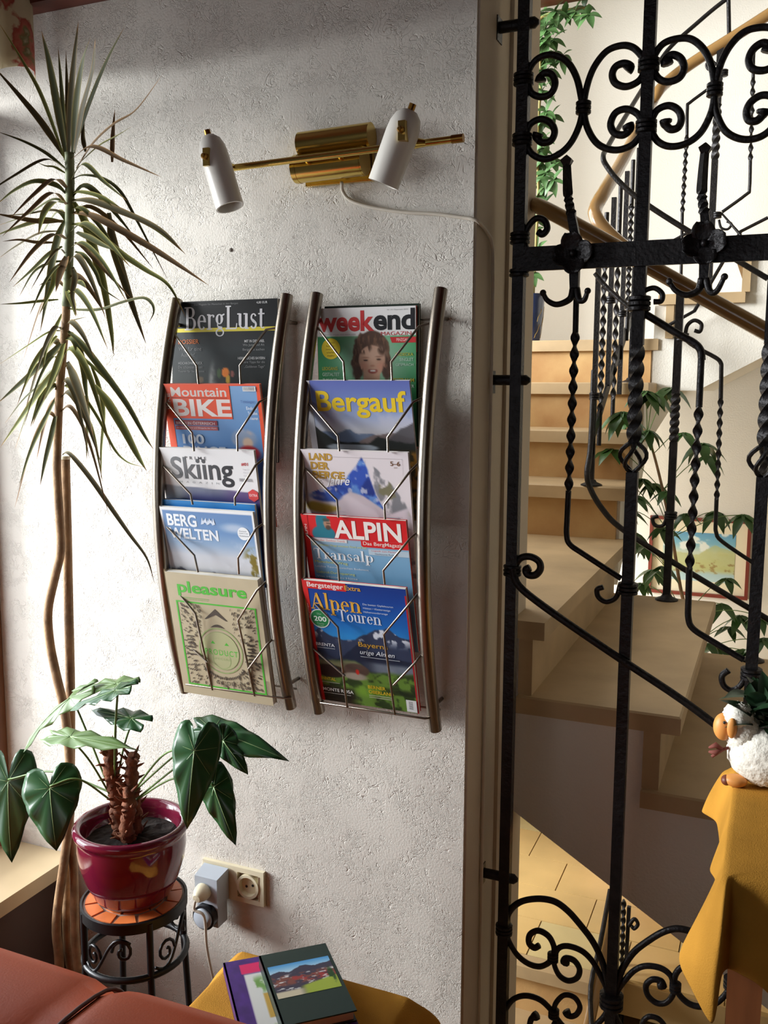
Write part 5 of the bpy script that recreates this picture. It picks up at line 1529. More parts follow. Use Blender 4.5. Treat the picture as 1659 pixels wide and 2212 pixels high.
# timer adaptor with a dial, plugged into the left half
cT = Vector((x0 + w2 * 0.5, 0, zm))
ti = thing('timer_switch', 'grey plug-in timer switch with a round dial in the left socket', 'timer switch', cT + Vector((0, -0.013, -0.09)))
m = MB()
xa_, xb_ = cT.x - 0.030, cT.x + 0.027
m.hexa([(xa_, -0.055, cT.z - 0.034), (xb_, -0.055, cT.z - 0.034), (xb_ + 0.003, -0.013, cT.z - 0.036), (xa_ - 0.003, -0.013, cT.z - 0.036)],
       [(xa_, -0.055, cT.z + 0.026), (xb_, -0.055, cT.z + 0.026), (xb_ + 0.003, -0.013, cT.z + 0.034), (xa_ - 0.003, -0.013, cT.z + 0.034)])
m.box((xa_ + 0.002, -0.050, cT.z - 0.088), (xb_ - 0.002, -0.013, cT.z - 0.034))
m.build('body', 'greyplastic', ti)
dc = Vector((cT.x - 0.002, -0.050, cT.z - 0.062))
dl = MB().lathe([(0.0275, 0.0), (0.0275, 0.016), (0.024, 0.0165), (0.0, 0.0165)], dc, 36, (0, -1, 0)).build('dial', 'blackplastic', ti, smooth=True, angle=40)
sub(dl, MB().lathe([(0.0225, 0.0168), (0.0225, 0.0205), (0.0205, 0.022), (0.0, 0.022)], dc, 32, (0, -1, 0)), 'dial_face', 'greyplastic', True, 40)
pl = thing('power_plug', 'cream power plug with cord hanging from the timer switch', 'power plug', cT + Vector((-0.004, -0.056, -0.01)))
pc = Vector((cT.x - 0.006, -0.0555, cT.z - 0.004))
MB().lathe([(0.0185, 0.0), (0.0185, 0.010), (0.0165, 0.016), (0.012, 0.026), (0.0085, 0.030), (0.0, 0.031)], pc, 28, (0, -1, -0.15)).build('plug_body', 'cream', pl, smooth=True, angle=40)
cord = [pc + Vector((-0.004, -0.026, -0.008)), pc + Vector((-0.005, -0.030, -0.03)), P(441, 1980, Y=-0.080), P(446, 2040, Y=-0.065), P(456, 2095, Y=-0.055), P(468, 2140, Y=-0.05), P(490, 2205, Y=-0.045), Vector((-0.98, -0.045, 0.004))]
MB().tube(smoothpath(cord, 5), 0.0032, n=8).build('cord', 'cable', pl, smooth=True)

# ================================================================== tall dracaena by the window
YD = -0.17
dr = thing('dracaena_plant', 'tall spiky dracaena with bare cane stems beside the window', 'plant', (-1.36, -0.20, 0.0))
def cane(pts, r, name='stem'):
    q = smoothpath(pts, 5)
    n = len(q)
    rs = r if isinstance(r, (int, float)) else [r[0] + (r[1] - r[0]) * i / (n - 1) for i in range(n)]
    return MB().tube(q, rs, n=10).build(name, 'bark', dr, smooth=True)
D = lambda x, y, d=0.0: P(x, y, Y=YD + d)
fx = D(135, 2100)
cane([Vector((D(125, 2060).x - 0.01, YD, 0.10)), D(128, 2080), D(122, 1990), D(140, 1850), D(152, 1740), D(150, 1640), D(140, 1540), D(122, 1460), D(108, 1390), D(104, 1320), D(118, 1250), D(131, 1190), D(128, 1110), D(123, 1020), D(124, 960), D(128, 860), D(134, 780), D(142, 690), D(143, 660)], (0.0105, 0.0080))
MB().tube(smoothpath([D(143, 662), D(147, 600), D(150, 520), D(151, 440), D(151, 380), D(150, 330)], 5), [0.0088, 0.0092] * 13, n=10).build('leafy_stem', 'dracstem', dr, smooth=True)
cane([Vector((D(150, 2060).x, YD + 0.03, 0.10)), D(148, 2050, 0.03), D(146, 1900, 0.03), D(151, 1700, 0.03), D(152, 1500, 0.03), D(148, 1300, 0.03), D(145, 1150, 0.03), D(141, 990, 0.03)], (0.0112, 0.0095))
sub(dr.children[-1], MB().lathe([(0.0105, -0.004), (0.0105, 0.002), (0.0, 0.003)], D(141, 988, 0.03), 14), 'cut_end', 'cream', True)
cane([Vector((D(165, 2060).x, YD + 0.02, 0.10)), D(163, 2040, 0.02), D(160, 1900, 0.02), D(152, 1780, 0.01)], (0.010, 0.009))
m = MB().lathe([(0.10, 0.0), (0.110, 0.01), (0.125, 0.105), (0.130, 0.11), (0.130, 0.125), (0.122, 0.125), (0.116, 0.10), (0.0, 0.10)], (-1.36, -0.20, 0.0), 32)
m.build('pot', 'hoof', dr, smooth=True, angle=50)
MB().lathe([(0.114, 0.0), (0.06, 0.012), (0.0, 0.008)], (-1.36, -0.20, 0.095), 24).build('soil', 'soil', dr, smooth=True)
GREENS = [((84, 92, 58), (176, 166, 96)), ((78, 84, 56), (150, 138, 82)), ((104, 112, 60), (196, 186, 108)), ((82, 78, 56), (150, 126, 80)), ((104, 84, 60), (170, 130, 84))]
rl = random.Random(21)
def strap(path, w, pal, tipc=(168, 122, 70), fold=0.25):
    """long narrow leaf with pale margins and a dry tip"""
    q = smoothpath(path, 6)
    n = len(q)
    mb = MB(); mb.c = []
    mid, edge = rgb(*pal[0]), rgb(*pal[1]); tc_ = rgb(*tipc)
    side0 = None
    for i in range(n):
        t = i / (n - 1)
        T = (q[min(i + 1, n - 1)] - q[max(i - 1, 0)]).normalized()
        view = (q[i] - CAM).normalized()
        up = Vector((0.25, -0.75, 0.6))
        S = T.cross(up)
        if S.length < 1e-4: S = T.cross(Vector((0, -1, 0)))
        S.normalize()
        if side0 is not None and S.dot(side0) < 0: S = -S
        side0 = S
        N = S.cross(T).normalized()
        ww = w * (0.42 + 0.58 * min(1, t / 0.25)) * (1 - max(0, (t - 0.35) / 0.65) ** 1.6) + 0.0004
        for s2 in (-1, -0.6, 0, 0.6, 1):
            mb.v.append(q[i] + S * (ww * s2 * 0.5) + N * (fold * ww * abs(s2) * 0.5))
            e = 1.0 if abs(s2) == 1 else (0.15 if abs(s2) == 0.6 else 0.0)
            k = max(0, (t - 0.88) / 0.12)
            col = [mid[j] * (1 - e) + edge[j] * e for j in range(3)]
            mb.c.append(tuple(col[j] * (1 - k) + tc_[j] * k for j in range(3)))
    for i in range(n - 1):
        for k in range(4):
            a_ = i * 5 + k
            mb.f.append((a_, a_ + 1, a_ + 6, a_ + 5))
    return mb.build('leaf', 'strap', dr, smooth=True)
# traced leaves: (points in the picture, width in px, depth offset of the tip)
k1 = 1 / 3.567
L1 = [  # coordinates read from the enlarged crown
    ([(515, 1230), (440, 800), (380, 480), (320, 240)], 70, -0.05), ([(530, 1200), (545, 800), (575, 450), (604, 165)], 66, -0.02), ([(505, 1150), (480, 750), (448, 365)], 44, 0.03),
    ([(525, 1150), (520, 760), (508, 395)], 44, 0.04), ([(560, 1180), (590, 800), (640, 480), (695, 292)], 74, -0.05), ([(575, 1180), (640, 850), (715, 550), (735, 298)], 84, -0.07),
    ([(590, 1100), (690, 800), (820, 480), (958, 208)], 56, -0.02), ([(505, 1240), (330, 760), (180, 480), (0, 190)], 34, -0.09), ([(490, 1200), (330, 960), (150, 740), (-60, 500)], 62, -0.10),
    ([(590, 1300), (720, 1110), (880, 960), (1050, 850), (1245, 585)], 66, -0.08), ([(600, 1270), (760, 1130), (900, 1050), (1020, 972)], 58, -0.11), ([(505, 1300), (350, 1180), (180, 1090), (-30, 1010)], 42, -0.10),
    ([(505, 1335), (420, 1290), (350, 1280), (285, 1250)], 34, -0.05), ([(660, 1170), (640, 1050), (650, 880)], 40, 0.03), ([(865, 1250), (870, 1050), (885, 845)], 42, 0.02),
    ([(515, 1500), (430, 1430), (270, 1400), (110, 1470), (-30, 1580)], 66, -0.09), ([(515, 1560), (400, 1540), (200, 1660), (-20, 1740)], 32, -0.02), ([(505, 1570), (420, 1560), (340, 1650), (295, 1810)], 90, -0.16),
    ([(500, 1640), (390, 1620), (200, 1650), (0, 1660)], 30, -0.02), ([(490, 1705), (300, 1710), (120, 1680), (-60, 1640)], 70, -0.10), ([(490, 1710), (330, 1700), (150, 1750), (-60, 1825)], 66, -0.07),
    ([(560, 1380), (650, 1350), (800, 1380), (930, 1480), (1050, 1690), (1160, 1900), (1290, 2150)], 32, -0.02), ([(555, 1500), (620, 1480), (780, 1520), (960, 1640), (1200, 1770), (1420, 1950)], 46, -0.07),
    ([(560, 1545), (700, 1550), (950, 1640), (1230, 1770), (1430, 1960)], 76, -0.10), ([(560, 1640), (700, 1660), (900, 1760), (1180, 1920), (1400, 2060), (1610, 2200)], 74, -0.09),
    ([(560, 1600), (640, 1610), (760, 1730), (860, 1890), (960, 2120)], 44, -0.04), ([(590, 1790), (680, 1830), (790, 1890), (900, 1935)], 66, -0.16), ([(560, 1730), (640, 1740), (800, 1850), (940, 1960), (1120, 2080), (1300, 2200), (1430, 2440)], 66, -0.06),
    ([(450, 1780), (300, 1800), (120, 1900), (-10, 1990)], 30, -0.03), ([(430, 1870), (280, 1870), (150, 1850), (20, 1860)], 44, -0.08), ([(480, 1900), (380, 1960), (250, 2080), (100, 2210)], 52, -0.07),
    ([(500, 1700), (450, 1830), (400, 2050), (360, 2300), (310, 2560)], 76, -0.06), ([(570, 1560), (660, 1720), (730, 1950), (800, 2200), (860, 2560), (875, 2740)], 82, -0.03), ([(840, 1640), (870, 1860), (940, 2100), (1030, 2380), (1125, 2650)], 84, -0.02),
    ([(575, 1870), (640, 1900), (740, 2010), (860, 2140), (1010, 2300)], 44, -0.05), ([(580, 1940), (650, 1970), (740, 2100), (790, 2220), (930, 2320)], 40, -0.05), ([(500, 2010), (380, 2030), (260, 2100), (150, 2280)], 36, -0.06),
    ([(490, 2020), (440, 2080), (410, 2200), (300, 2430)], 76, -0.10), ([(560, 2060), (580, 2150), (560, 2280), (590, 2430)], 56, -0.10), ([(520, 1960), (470, 2100), (430, 2250)], 80, -0.12), ([(560, 2170), (620, 2180), (665, 2220)], 60, -0.08), ([(470, 2130), (390, 2160), (300, 2200)], 50, -0.08),
]
for i, (pts, w, dd) in enumerate(L1):
    n = len(pts)
    path = [D(x * k1, y * k1, dd * (j / (n - 1))) for j, (x, y) in enumerate(pts)]
    strap(path, w * k1 * 0.00088 * 0.86, GREENS[i % 5] if i > 6 else GREENS[1 + (i % 2) * 2])
L2 = [  # lower tiers; y measured from 580
    ([(450, 240), (300, 255), (150, 270), (0, 275)], 36, -0.08), ([(520, 310), (640, 320), (780, 315), (950, 260), (1100, 228), (1170, 270), (1185, 340), (1145, 420)], 40, -0.10), ([(480, 350), (420, 480), (360, 620), (330, 780)], 44, -0.06),
    ([(480, 480), (380, 490), (220, 590), (0, 735)], 22, -0.06), ([(525, 485), (620, 570), (800, 800), (980, 1050), (1110, 1280), (1180, 1390)], 60, -0.05), ([(500, 545), (400, 660), (280, 780), (120, 920), (-20, 1040)], 80, -0.10),
    ([(500, 560), (450, 720), (390, 880), (330, 1020)], 66, -0.14), ([(470, 620), (330, 740), (220, 850), (130, 1060)], 44, -0.06), ([(500, 540), (580, 560), (640, 740), (660, 920), (680, 1060)], 70, -0.04), ([(530, 605), (640, 690), (850, 890), (1050, 1190)], 30, -0.03),
    ([(480, 720), (340, 900), (180, 1130), (0, 1380)], 70, -0.08), ([(520, 720), (580, 860), (650, 1060), (720, 1290)], 76, -0.14), ([(730, 900), (830, 1030), (950, 1230), (1060, 1440), (1130, 1560)], 78, -0.05),
    ([(490, 765), (380, 850), (200, 990), (40, 1190)], 30, -0.05), ([(440, 850), (330, 970), (280, 1090), (235, 1220)], 44, -0.07), ([(500, 900), (560, 930), (640, 1100), (720, 1280), (790, 1640)], 58, -0.05), ([(450, 960), (330, 1200), (230, 1420), (145, 1680)], 46, -0.08),
    ([(440, 1080), (400, 1280), (350, 1480), (310, 1670)], 54, -0.08), ([(510, 850), (640, 980), (760, 1160), (880, 1390), (980, 1490), (1105, 1530)], 26, -0.04), ([(480, 1435), (540, 1430), (700, 1620), (860, 1850), (1000, 2050), (1130, 2230), (1190, 2420)], 44, -0.05),
    ([(660, 920), (680, 1100), (670, 1300), (668, 1470)], 40, 0.02), ([(700, 740), (760, 900), (800, 1120), (780, 1400), (780, 1640)], 40, 0.03),
    ([(510, 160), (560, 260), (585, 370)], 60, -0.10), ([(530, 410), (600, 390), (665, 375)], 22, -0.05), ([(440, 520), (330, 640), (240, 780), (170, 960)], 60, -0.09), ([(500, 640), (430, 820), (330, 1010), (240, 1200)], 44, -0.11),
]
for i, (pts, w, dd) in enumerate(L2):
    n = len(pts)
    path = [D(x * k1, 580 + y * k1, dd * (j / (n - 1))) for j, (x, y) in enumerate(pts)]
    strap(path, w * k1 * 0.00088 * 0.86, GREENS[2] if i % 3 == 0 else GREENS[i % 4])

rd = random.Random(77)
for i in range(34):
    y = 345 + 560 * (i / 33) ** 0.9
    if 640 < y < 690: continue
    xb = np.interp(y, [330, 480, 640, 780, 900], [150, 150, 143, 134, 127])
    sgn = -1 if i % 2 else 1
    ln = rd.uniform(110, 210); low = min(1.0, max(0.0, (y - 340) / 300))
    rise = rd.uniform(20, 45) * (1 - 0.75 * low); drop = ln * (0.25 + 0.75 * low) * rd.uniform(0.6, 1.2)
    ex = ln * (1.0 - 0.45 * low) * rd.uniform(0.8, 1.1)
    dd = rd.uniform(-0.20, 0.06)
    pth = [D(xb + sgn * 3, y), D(xb + sgn * ex * 0.25, y - rise, dd * 0.3), D(xb + sgn * ex * 0.6, y - rise * 0.3 + drop * 0.3, dd * 0.65), D(xb + sgn * ex, y + drop, dd)]
    strap(pth, rd.uniform(30, 60) * k1 * 0.00088, GREENS[rd.randrange(5)])

# ================================================================== plant stand
SC_ = P(290, 1937, Y=-0.36); R_ = 0.0955; ZS = SC_.z
ps = thing('plant_stand', 'round black metal plant stand with terracotta mosaic top under the burgundy pot', 'plant stand', (SC_.x, SC_.y, 0.0))
m = MB().lathe([(R_ - 0.004, -0.020), (R_, -0.018), (R_, 0.001), (R_ - 0.004, 0.002), (R_ - 0.006, -0.003), (R_ - 0.006, -0.016)], (SC_.x, SC_.y, ZS), 48)
m.build('top_ring', 'blackmetal', ps, smooth=True, angle=50)
top = MB().lathe([(R_ - 0.005, -0.014), (R_ - 0.005, -0.0022), (0.0, -0.0022)], (SC_.x, SC_.y, ZS), 40).build('mosaic_bed', 'mosaic_grout', ps)
rg = random.Random(8)
def mosaic(r0, r1, n, ph):
    for k in range(n):
        a0 = 2 * math.pi * (k + 0.05 + rg.uniform(-0.03, 0.03)) / n + ph; a1 = 2 * math.pi * (k + 0.95 + rg.uniform(-0.03, 0.03)) / n + ph
        pts = []
        for j in range(4): pts.append((r1, a0 + (a1 - a0) * j / 3))
        q0 = r0 + rg.uniform(0, 0.004)
        pts += [(q0, a1 - 0.03), (q0 + rg.uniform(0, 0.004), a0 + 0.03)]
        sub(top, MB().prism([(SC_.x + r * math.cos(a), SC_.y + r * math.sin(a), ZS - 0.003) for r, a in pts], (0, 0, 0.003)), 'mosaic_tile', 'terracotta')
mosaic(0.060, R_ - 0.009, 12, 0.2); mosaic(0.032, 0.056, 7, 0.5); mosaic(0.005, 0.028, 4, 0.1)
ZR = ZS - 0.105
for k in range(4):
    a = math.pi / 4 + math.pi / 2 * k + 0.16
    d = Vector((math.cos(a), math.sin(a), 0))
    c = Vector((SC_.x, SC_.y, 0))
    MB().tube([c + d * (R_ - 0.004) + Vector((0, 0, ZS - 0.004)), c + d * (R_ - 0.004) + Vector((0, 0, ZR)), c + d * (R_ + 0.020) + Vector((0, 0, 0.0))], 0.0062, n=8).build('leg', 'blackmetal', ps, smooth=True, angle=60)
    # scroll between the rings
    a2 = a + math.pi / 4
    pts = []
    def on(ang, z): return Vector((SC_.x + (R_ - 0.006) * math.cos(ang), SC_.y + (R_ - 0.006) * math.sin(ang), z))
    for t in range(0, 15):
        u = t / 14
        pts.append(on(a + 0.10 + 1.10 * u, ZR + 0.012 + 0.055 * u - 0.02 * math.sin(u * 2 * math.pi)))
    MB().tube(pts, 0.003, n=6).build('scroll', 'blackmetal', ps, smooth=True)
    for (ca, cz_, sg) in ((a + 0.36, ZR + 0.034, 1), (a + 1.05, ZR + 0.052, -1)):
        pts = [on(ca + sg * (0.19 * (1 - t / 16) + 0.03) * math.cos(t * 0.55), cz_ + (0.021 * (1 - t / 16) + 0.003) * math.sin(t * 0.55)) for t in range(15)]
        MB().tube(pts, 0.003, n=6).build('scroll', 'blackmetal', ps, smooth=True)
m = MB(); pts = [(SC_.x + (R_ - 0.004) * math.cos(2 * math.pi * k / 40), SC_.y + (R_ - 0.004) * math.sin(2 * math.pi * k / 40), ZR) for k in range(41)]
m.tube(pts, 0.0062, n=8, cap=False).build('lower_ring', 'blackmetal', ps, smooth=True)

# ================================================================== anthurium in the burgundy pot
PC = Vector((SC_.x - 0.004, SC_.y + 0.004, ZS + 0.003))
an = thing('potted_anthurium', 'anthurium with heart shaped leaves in a glossy burgundy pot', 'potted plant', PC)
PH = 0.168
pp = [(0.0, 0.0), (0.070, 0.0), (0.078, 0.004), (0.086, 0.016), (0.101, 0.050), (0.111, 0.085), (0.115, 0.115), (0.114, 0.138), (0.1135, 0.144), (0.120, 0.150), (0.1235, 0.158), (0.120, 0.166), (0.112, 0.169), (0.105, 0.164), (0.102, 0.145), (0.098, 0.12)]
PK = 0.845
pp = [(r * PK, h * PK) for r, h in pp]
MB().lathe(pp, PC, 56).build('pot', 'pot', an, smooth=True)
sl = MB(); N = 24
for j in range(7):
    for k in range(N):
        r = 0.0845 * j / 6; a = 2 * math.pi * k / N
        sl.v.append(PC + Vector((r * math.cos(a), r * math.sin(a), 0.108 + 0.008 * (1 - (j / 6) ** 2) + rg.uniform(-0.003, 0.003))))
for j in range(6):
    for k in range(N):
        q = j * N + k; q2 = j * N + (k + 1) % N
        sl.f.append((q, q2, q2 + N, q + N))
sl.build('soil', 'soil', an)
ANY = PC.y
def A_(x, y, d=0.0): return P(x, y, Y=ANY + d)
def gnarl(pts, r):
    q = smoothpath(pts, 8)
    rs = [r * (1.0 - 0.35 * i / (len(q) - 1)) * rg.uniform(0.72, 1.2) for i in range(len(q))]
    o = MB().tube(q, rs, n=9).build('stem', 'husk', an, smooth=True)
    for i in range(0, len(q) - 1, 1):
        a = rg.uniform(0, 6.28); d = Vector((math.cos(a), math.sin(a), rg.uniform(0.2, 0.9)))
        l = rg.uniform(0.010, 0.022)
        b0 = q[i] + d * rs[i] * 0.6
        sub(o, MB().tube([b0, b0 + d * l * 0.6, b0 + d * l + Vector((0, 0, rg.uniform(-0.006, 0.006)))], [0.0032, 0.0024, 0.0006], n=5), 'husk', 'husk', True)
    return o
gnarl([A_(262, 1830, -0.005), A_(262, 1790), A_(255, 1740), A_(245, 1690), A_(238, 1650), A_(243, 1610)], 0.017)
gnarl([A_(290, 1810, 0.005), A_(292, 1760, 0.01), A_(286, 1700, 0.01), A_(284, 1650, 0.01), A_(290, 1632, 0.01)], 0.015)
gnarl([A_(275, 1822, -0.02), A_(272, 1790, -0.02), A_(280, 1740, -0.02), A_(276, 1700, -0.01)], 0.016)
def heart(att, tip, width, nrm, material, droop=0.15, fold=0.25, name='leaf'):
    """heart shaped leaf; att = where the stalk joins, tip = point, both places in space"""
    ax = tip - att; Ln = ax.length; ax.normalize()
    n_ = Vector(nrm); n_ = (n_ - ax * n_.dot(ax)).normalized()
    sd = ax.cross(n_)
    mb = MB(); K = 36; R = 7
    def rad(ph):
        x = abs(ph) / math.pi
        xs = [0, .06, .14, .25, .38, .50, .62, .74, .85, .93, 1.0]; ys = [1.0, .82, .66, .56, .53, .54, .56, .53, .43, .27, .07]
        return float(np.interp(x, xs, ys))
    mb.v.append(att.copy())
    for j in range(1, R + 1):
        for k in range(K):
            ph = -math.pi + 2 * math.pi * k / K
            r = rad(ph) * j / R
            x = r * math.cos(ph); y = r * math.sin(ph)
            wy = width / (2 * 0.545) * y
            h_ = -droop * Ln * max(0, x) ** 2 + fold * abs(wy) - 0.10 * Ln * max(0, -x) ** 1.5 - 0.35 * wy * wy / width + 0.004 * math.sin(9 * ph) * (j / R) ** 2
            mb.v.append(att + ax * (Ln * x) + sd * wy + n_ * h_)
    for k in range(K):
        mb.f.append((0, 1 + k, 1 + (k + 1) % K))
    for j in range(R - 1):
        for k in range(K):
            q = 1 + j * K + k; q2 = 1 + j * K + (k + 1) % K
            mb.f.append((q, q + K, q2 + K, q2))
    o = mb.build(name, material, an, smooth=True)
    md = o.modifiers.new('thickness', 'SOLIDIFY'); md.thickness = 0.0006
    # veins
    vn = MB()
    def on(x, y):
        wy = width / (2 * 0.545) * y
        h_ = -droop * Ln * max(0, x) ** 2 + fold * abs(wy) - 0.10 * Ln * max(0, -x) ** 1.5 - 0.35 * wy * wy / width
        return att + ax * (Ln * x) + sd * wy + n_ * (h_ + 0.0006)
    vn.tube([on(t * 0.94, 0) for t in np.linspace(0, 1, 9)], [0.0011 * (1 - 0.8 * t) for t in np.linspace(0, 1, 9)], n=5)
    for sg in (-1, 1):
        for ph in (0.9, 1.7, 2.4):
            r = rad(ph) * 0.85
            vn.tube([on(t * r * math.cos(ph), sg * t * r * math.sin(ph)) for t in np.linspace(0, 1, 6)], [0.0007 * (1 - 0.7 * t) for t in np.linspace(0, 1, 6)], n=4)
    sub(o, vn, 'vein', 'anth_vein', True)
    return o
cz2, k2 = 0.00082, 1 / 2.592
FRONT = (-0.25, -0.9, 0.35)
LV = [  # att px, tip px, depth att, depth tip, width px, normal, material, droop, fold
    ((108, 1703), (117, 1838), -0.06, -0.10, 132, (0.30, -0.75, 0.55), 'anth', 0.12, -0.05),
    ((18, 1688), (16, 1868), 0.02, -0.02, 130, (0.25, -0.8, 0.5), 'anth', 0.12, -0.1),
    ((152, 1508), (20, 1600), 0.02, -0.02, 62, (-0.2, -0.45, 0.85), 'anth_pale', 0.25, -0.15),
    ((250, 1492), (146, 1526), -0.03, -0.05, 70, (-0.1, -0.22, 0.96), 'anth', 0.10, 0.1),
    ((252, 1478), (150, 1484), 0.05, 0.06, 60, (0.0, -0.35, 0.93), 'anth_pale', 0.08, 0.1),
    ((284, 1552), (196, 1530), 0.04, 0.05, 62, (0.1, -0.40, 0.9), 'anth', 0.05, 0.0),
    ((152, 1592), (302, 1614), -0.06, -0.07, 62, (0.0, -0.25, 0.95), 'anth_pale', 0.05, 0.1),
    ((420, 1622), (400, 1794), -0.09, -0.13, 98, (0.35, -0.9, 0.3), 'anth', 0.10, -0.25),
    ((462, 1700), (506, 1828), -0.05, -0.07, 72, (0.3, -0.9, 0.3), 'anth', 0.10, -0.2),
    ((462, 1580), (613, 1626), -0.02, -0.04, 78, (0.0, -0.62, 0.78), 'anth', 0.18, -0.1),
    ((482, 1600), (534, 1673), -0.04, -0.05, 56, (0.3, -0.85, 0.4), 'anth', 0.10, -0.15),
    ((446, 1578), (420, 1556), 0.00, 0.01, 26, (0.0, -0.7, 0.6), 'anth', 0.0, -0.1),
]
STEMS = [((240, 1660), 0), ((245, 1680), 0)]
for i, (at_, tp, d0, d1, w, nr, mt_, drp, fld) in enumerate(LV):
    A0 = A_(*at_, d0); T0 = A_(*tp, d1)
    heart(A0, T0, w * cz2 * 1.0, nr, mt_, drp, fld)
    if i == 11: continue
    # stalk from the gnarled stems
    src = A_(248 if at_[0] < 300 else 284, 1735 - (20 if i % 2 else 0), 0.0)
    midp = src.lerp(A0, 0.55) + Vector((0, 0, 0.030 if at_[1] > 1600 else 0.010))
    MB().tube(smoothpath([src, midp, A0 - (T0 - A0).normalized() * 0.004], 8), 0.0019, n=6).build('leaf_stalk', 'petiole', an, smooth=True)

# ================================================================== leather sofa
sf = thing('leather_sofa', 'tan leather sofa back in the lower left corner', 'sofa', (-1.0, -1.05, 0.0))
SXR = -0.30
def cushion(x0, x1, zc_, yc, ry, rz, name, puff=0.0):
    mb = MB(); NX_ = 26; K = 24
    for i in range(NX_ + 1):
        u = i / NX_; x = x0 + (x1 - x0) * u
        e = min(1.0, min(u, 1 - u) * (x1 - x0) / 0.05); sc_ = math.sqrt(max(0.0, 1 - (1 - e) ** 2)) * 0.04 + 0.96
        bul = 1 + puff * math.sin(math.pi * u)
        for k in range(K):
            a = 2 * math.pi * k / K
            ca, sa = math.cos(a), math.sin(a)
            pw = 0.62
            y = yc + ry * sc_ * bul * math.copysign(abs(ca) ** pw, ca); z = zc_ + rz * (sc_ if sa > 0 else 1) * bul * math.copysign(abs(sa) ** pw, sa)
            mb.v.append(Vector((x, y, z)))
    for i in range(NX_):
        for k in range(K):
            q = i * K + k; q2 = i * K + (k + 1) % K
            mb.f.append((q, q2, q2 + K, q + K))
    mb.f.append(tuple(range(K))); mb.f.append(tuple(range(NX_ * K, NX_ * K + K))[::-1])
    return mb.build(name, 'leather', sf, smooth=True)
xs_ = P(238, 2140, Z=0.79).x
cushion(-1.52, xs_ - 0.001, 0.563, -0.915, 0.136, 0.246, 'back_cushion', 0.008)
cushion(xs_ + 0.001, SXR, 0.563, -0.915, 0.136, 0.246, 'back_cushion', 0.008)
pts = []
for k in range(13):
    a = -0.5 + (math.pi + 1.0) * k / 12
    ca, sa = math.cos(a), math.sin(a)
    pts.append((xs_, -0.915 + 0.1335 * math.copysign(abs(ca) ** 0.62, ca), 0.563 + 0.2405 * math.copysign(abs(sa) ** 0.62, sa)))
MB().tube(smoothpath(pts, 3), 0.0026, n=6).build('seam', 'seam', sf, smooth=True)
MB().box((-1.52, -1.62, 0.10), (SXR, -0.80, 0.33)).build('base', 'leather', sf)
cushion(-1.50, -0.92, 0.39, -1.32, 0.29, 0.085, 'seat_cushion', 0.01); cushion(-0.91, SXR - 0.02, 0.39, -1.32, 0.29, 0.085, 'seat_cushion', 0.01)
for x, y in ((-1.46, -0.86), (SXR - 0.06, -0.86), (-1.46, -1.56), (SXR - 0.06, -1.56)):
    MB().tube([(x, y, 0), (x, y, 0.10)], 0.022, n=12).build('foot', 'blackplastic', sf)

# ================================================================== cloth-covered tables
def cloth_mesh(x0, x1, y0, y1, z, hangs, corners, flares, seed):
    """cloth over a table top: flat top, hanging sides, longer corners standing out in folds.
    hangs: front, right, back, left; corners: front left, front right, back right, back left"""
    r = random.Random(seed); mb = MB()
    n = 40; per = []
    cs = [(x0, y0), (x1, y0), (x1, y1), (x0, y1)]; nr = [(0, -1), (1, 0), (0, 1), (-1, 0)]
    for s_ in range(4):
        a_, b_ = cs[s_], cs[(s_ + 1) % 4]
        for i in range(n):
            per.append((a_[0] + (b_[0] - a_[0]) * i / n, a_[1] + (b_[1] - a_[1]) * i / n, s_, i / n, math.hypot(b_[0] - a_[0], b_[1] - a_[1])))
    Np = len(per); rows = 14
    cx, cy = (x0 + x1) / 2, (y0 + y1) / 2
    ph = [r.uniform(0, 6.28) for _ in range(4)]
    mb.v.append(Vector((cx, cy, z)))
    for ring in (0.5, 0.97):
        for p in per: mb.v.append(Vector((cx + (p[0] - cx) * ring, cy + (p[1] - cy) * ring, z)))
    for j in range(rows + 1):
        t = j / rows
        for (x, y, s_, u, ln) in per:
            near = s_ if u < 0.5 else (s_ + 1) % 4
            d = min(u, 1 - u) * ln                       # distance to the nearest corner
            big = flares[near]                           # how far this corner stands out, and which way
            cn = math.exp(-(d / 0.060) ** 2); cw = math.exp(-(d / big[3]) ** 2)
            h_ = hangs[s_] + (corners[near] - hangs[s_]) * cn
            nx_, ny_ = nr[s_]
            dr_ = Vector((nx_ * (1 - cw) + big[1] * cw, ny_ * (1 - cw) + big[2] * cw, 0)).normalized()
            fold = math.exp(-((d - big[3] * 1.9) / (big[3] * 0.8)) ** 2)
            wave = 0.020 * (1.0 + math.sin(d * 26 + ph[s_])) * t
            prof_c = big[0] * (math.sin(math.pi * min(1.0, t * 1.02) * 0.80) * 1.05)
            out = cw * prof_c + (1 - cw) * wave * (0.5 if s_ == 2 else 1.0) - (0.026 if s_ == 0 else 0.0) * fold * min(1, t * 2.5) + 0.006 * min(1, t * 5)
            out = max(out, -0.016)
            mb.v.append(Vector((x, y, z - 0.003 * min(1, t * 10) - h_ * t)) + dr_ * out)
    o0 = 1
    for i in range(Np): mb.f.append((0, o0 + i, o0 + (i + 1) % Np))
    for j in range(rows + 2):
        for i in range(Np):
            q = o0 + j * Np + i; q2 = o0 + j * Np + (i + 1) % Np
            mb.f.append((q, q + Np, q2 + Np, q2))
    return mb
def cloth(name, label, mb, loc):
    o = mb.build(name, 'cloth', None, smooth=True, loc=loc)
    md = o.modifiers.new('thickness', 'SOLIDIFY'); md.thickness = 0.0016; md.offset = 1
    sd = o.modifiers.new('round', 'SUBSURF'); sd.levels = 1; sd.render_levels = 1
    o['label'] = label; o['category'] = 'tablecloth'
    return o
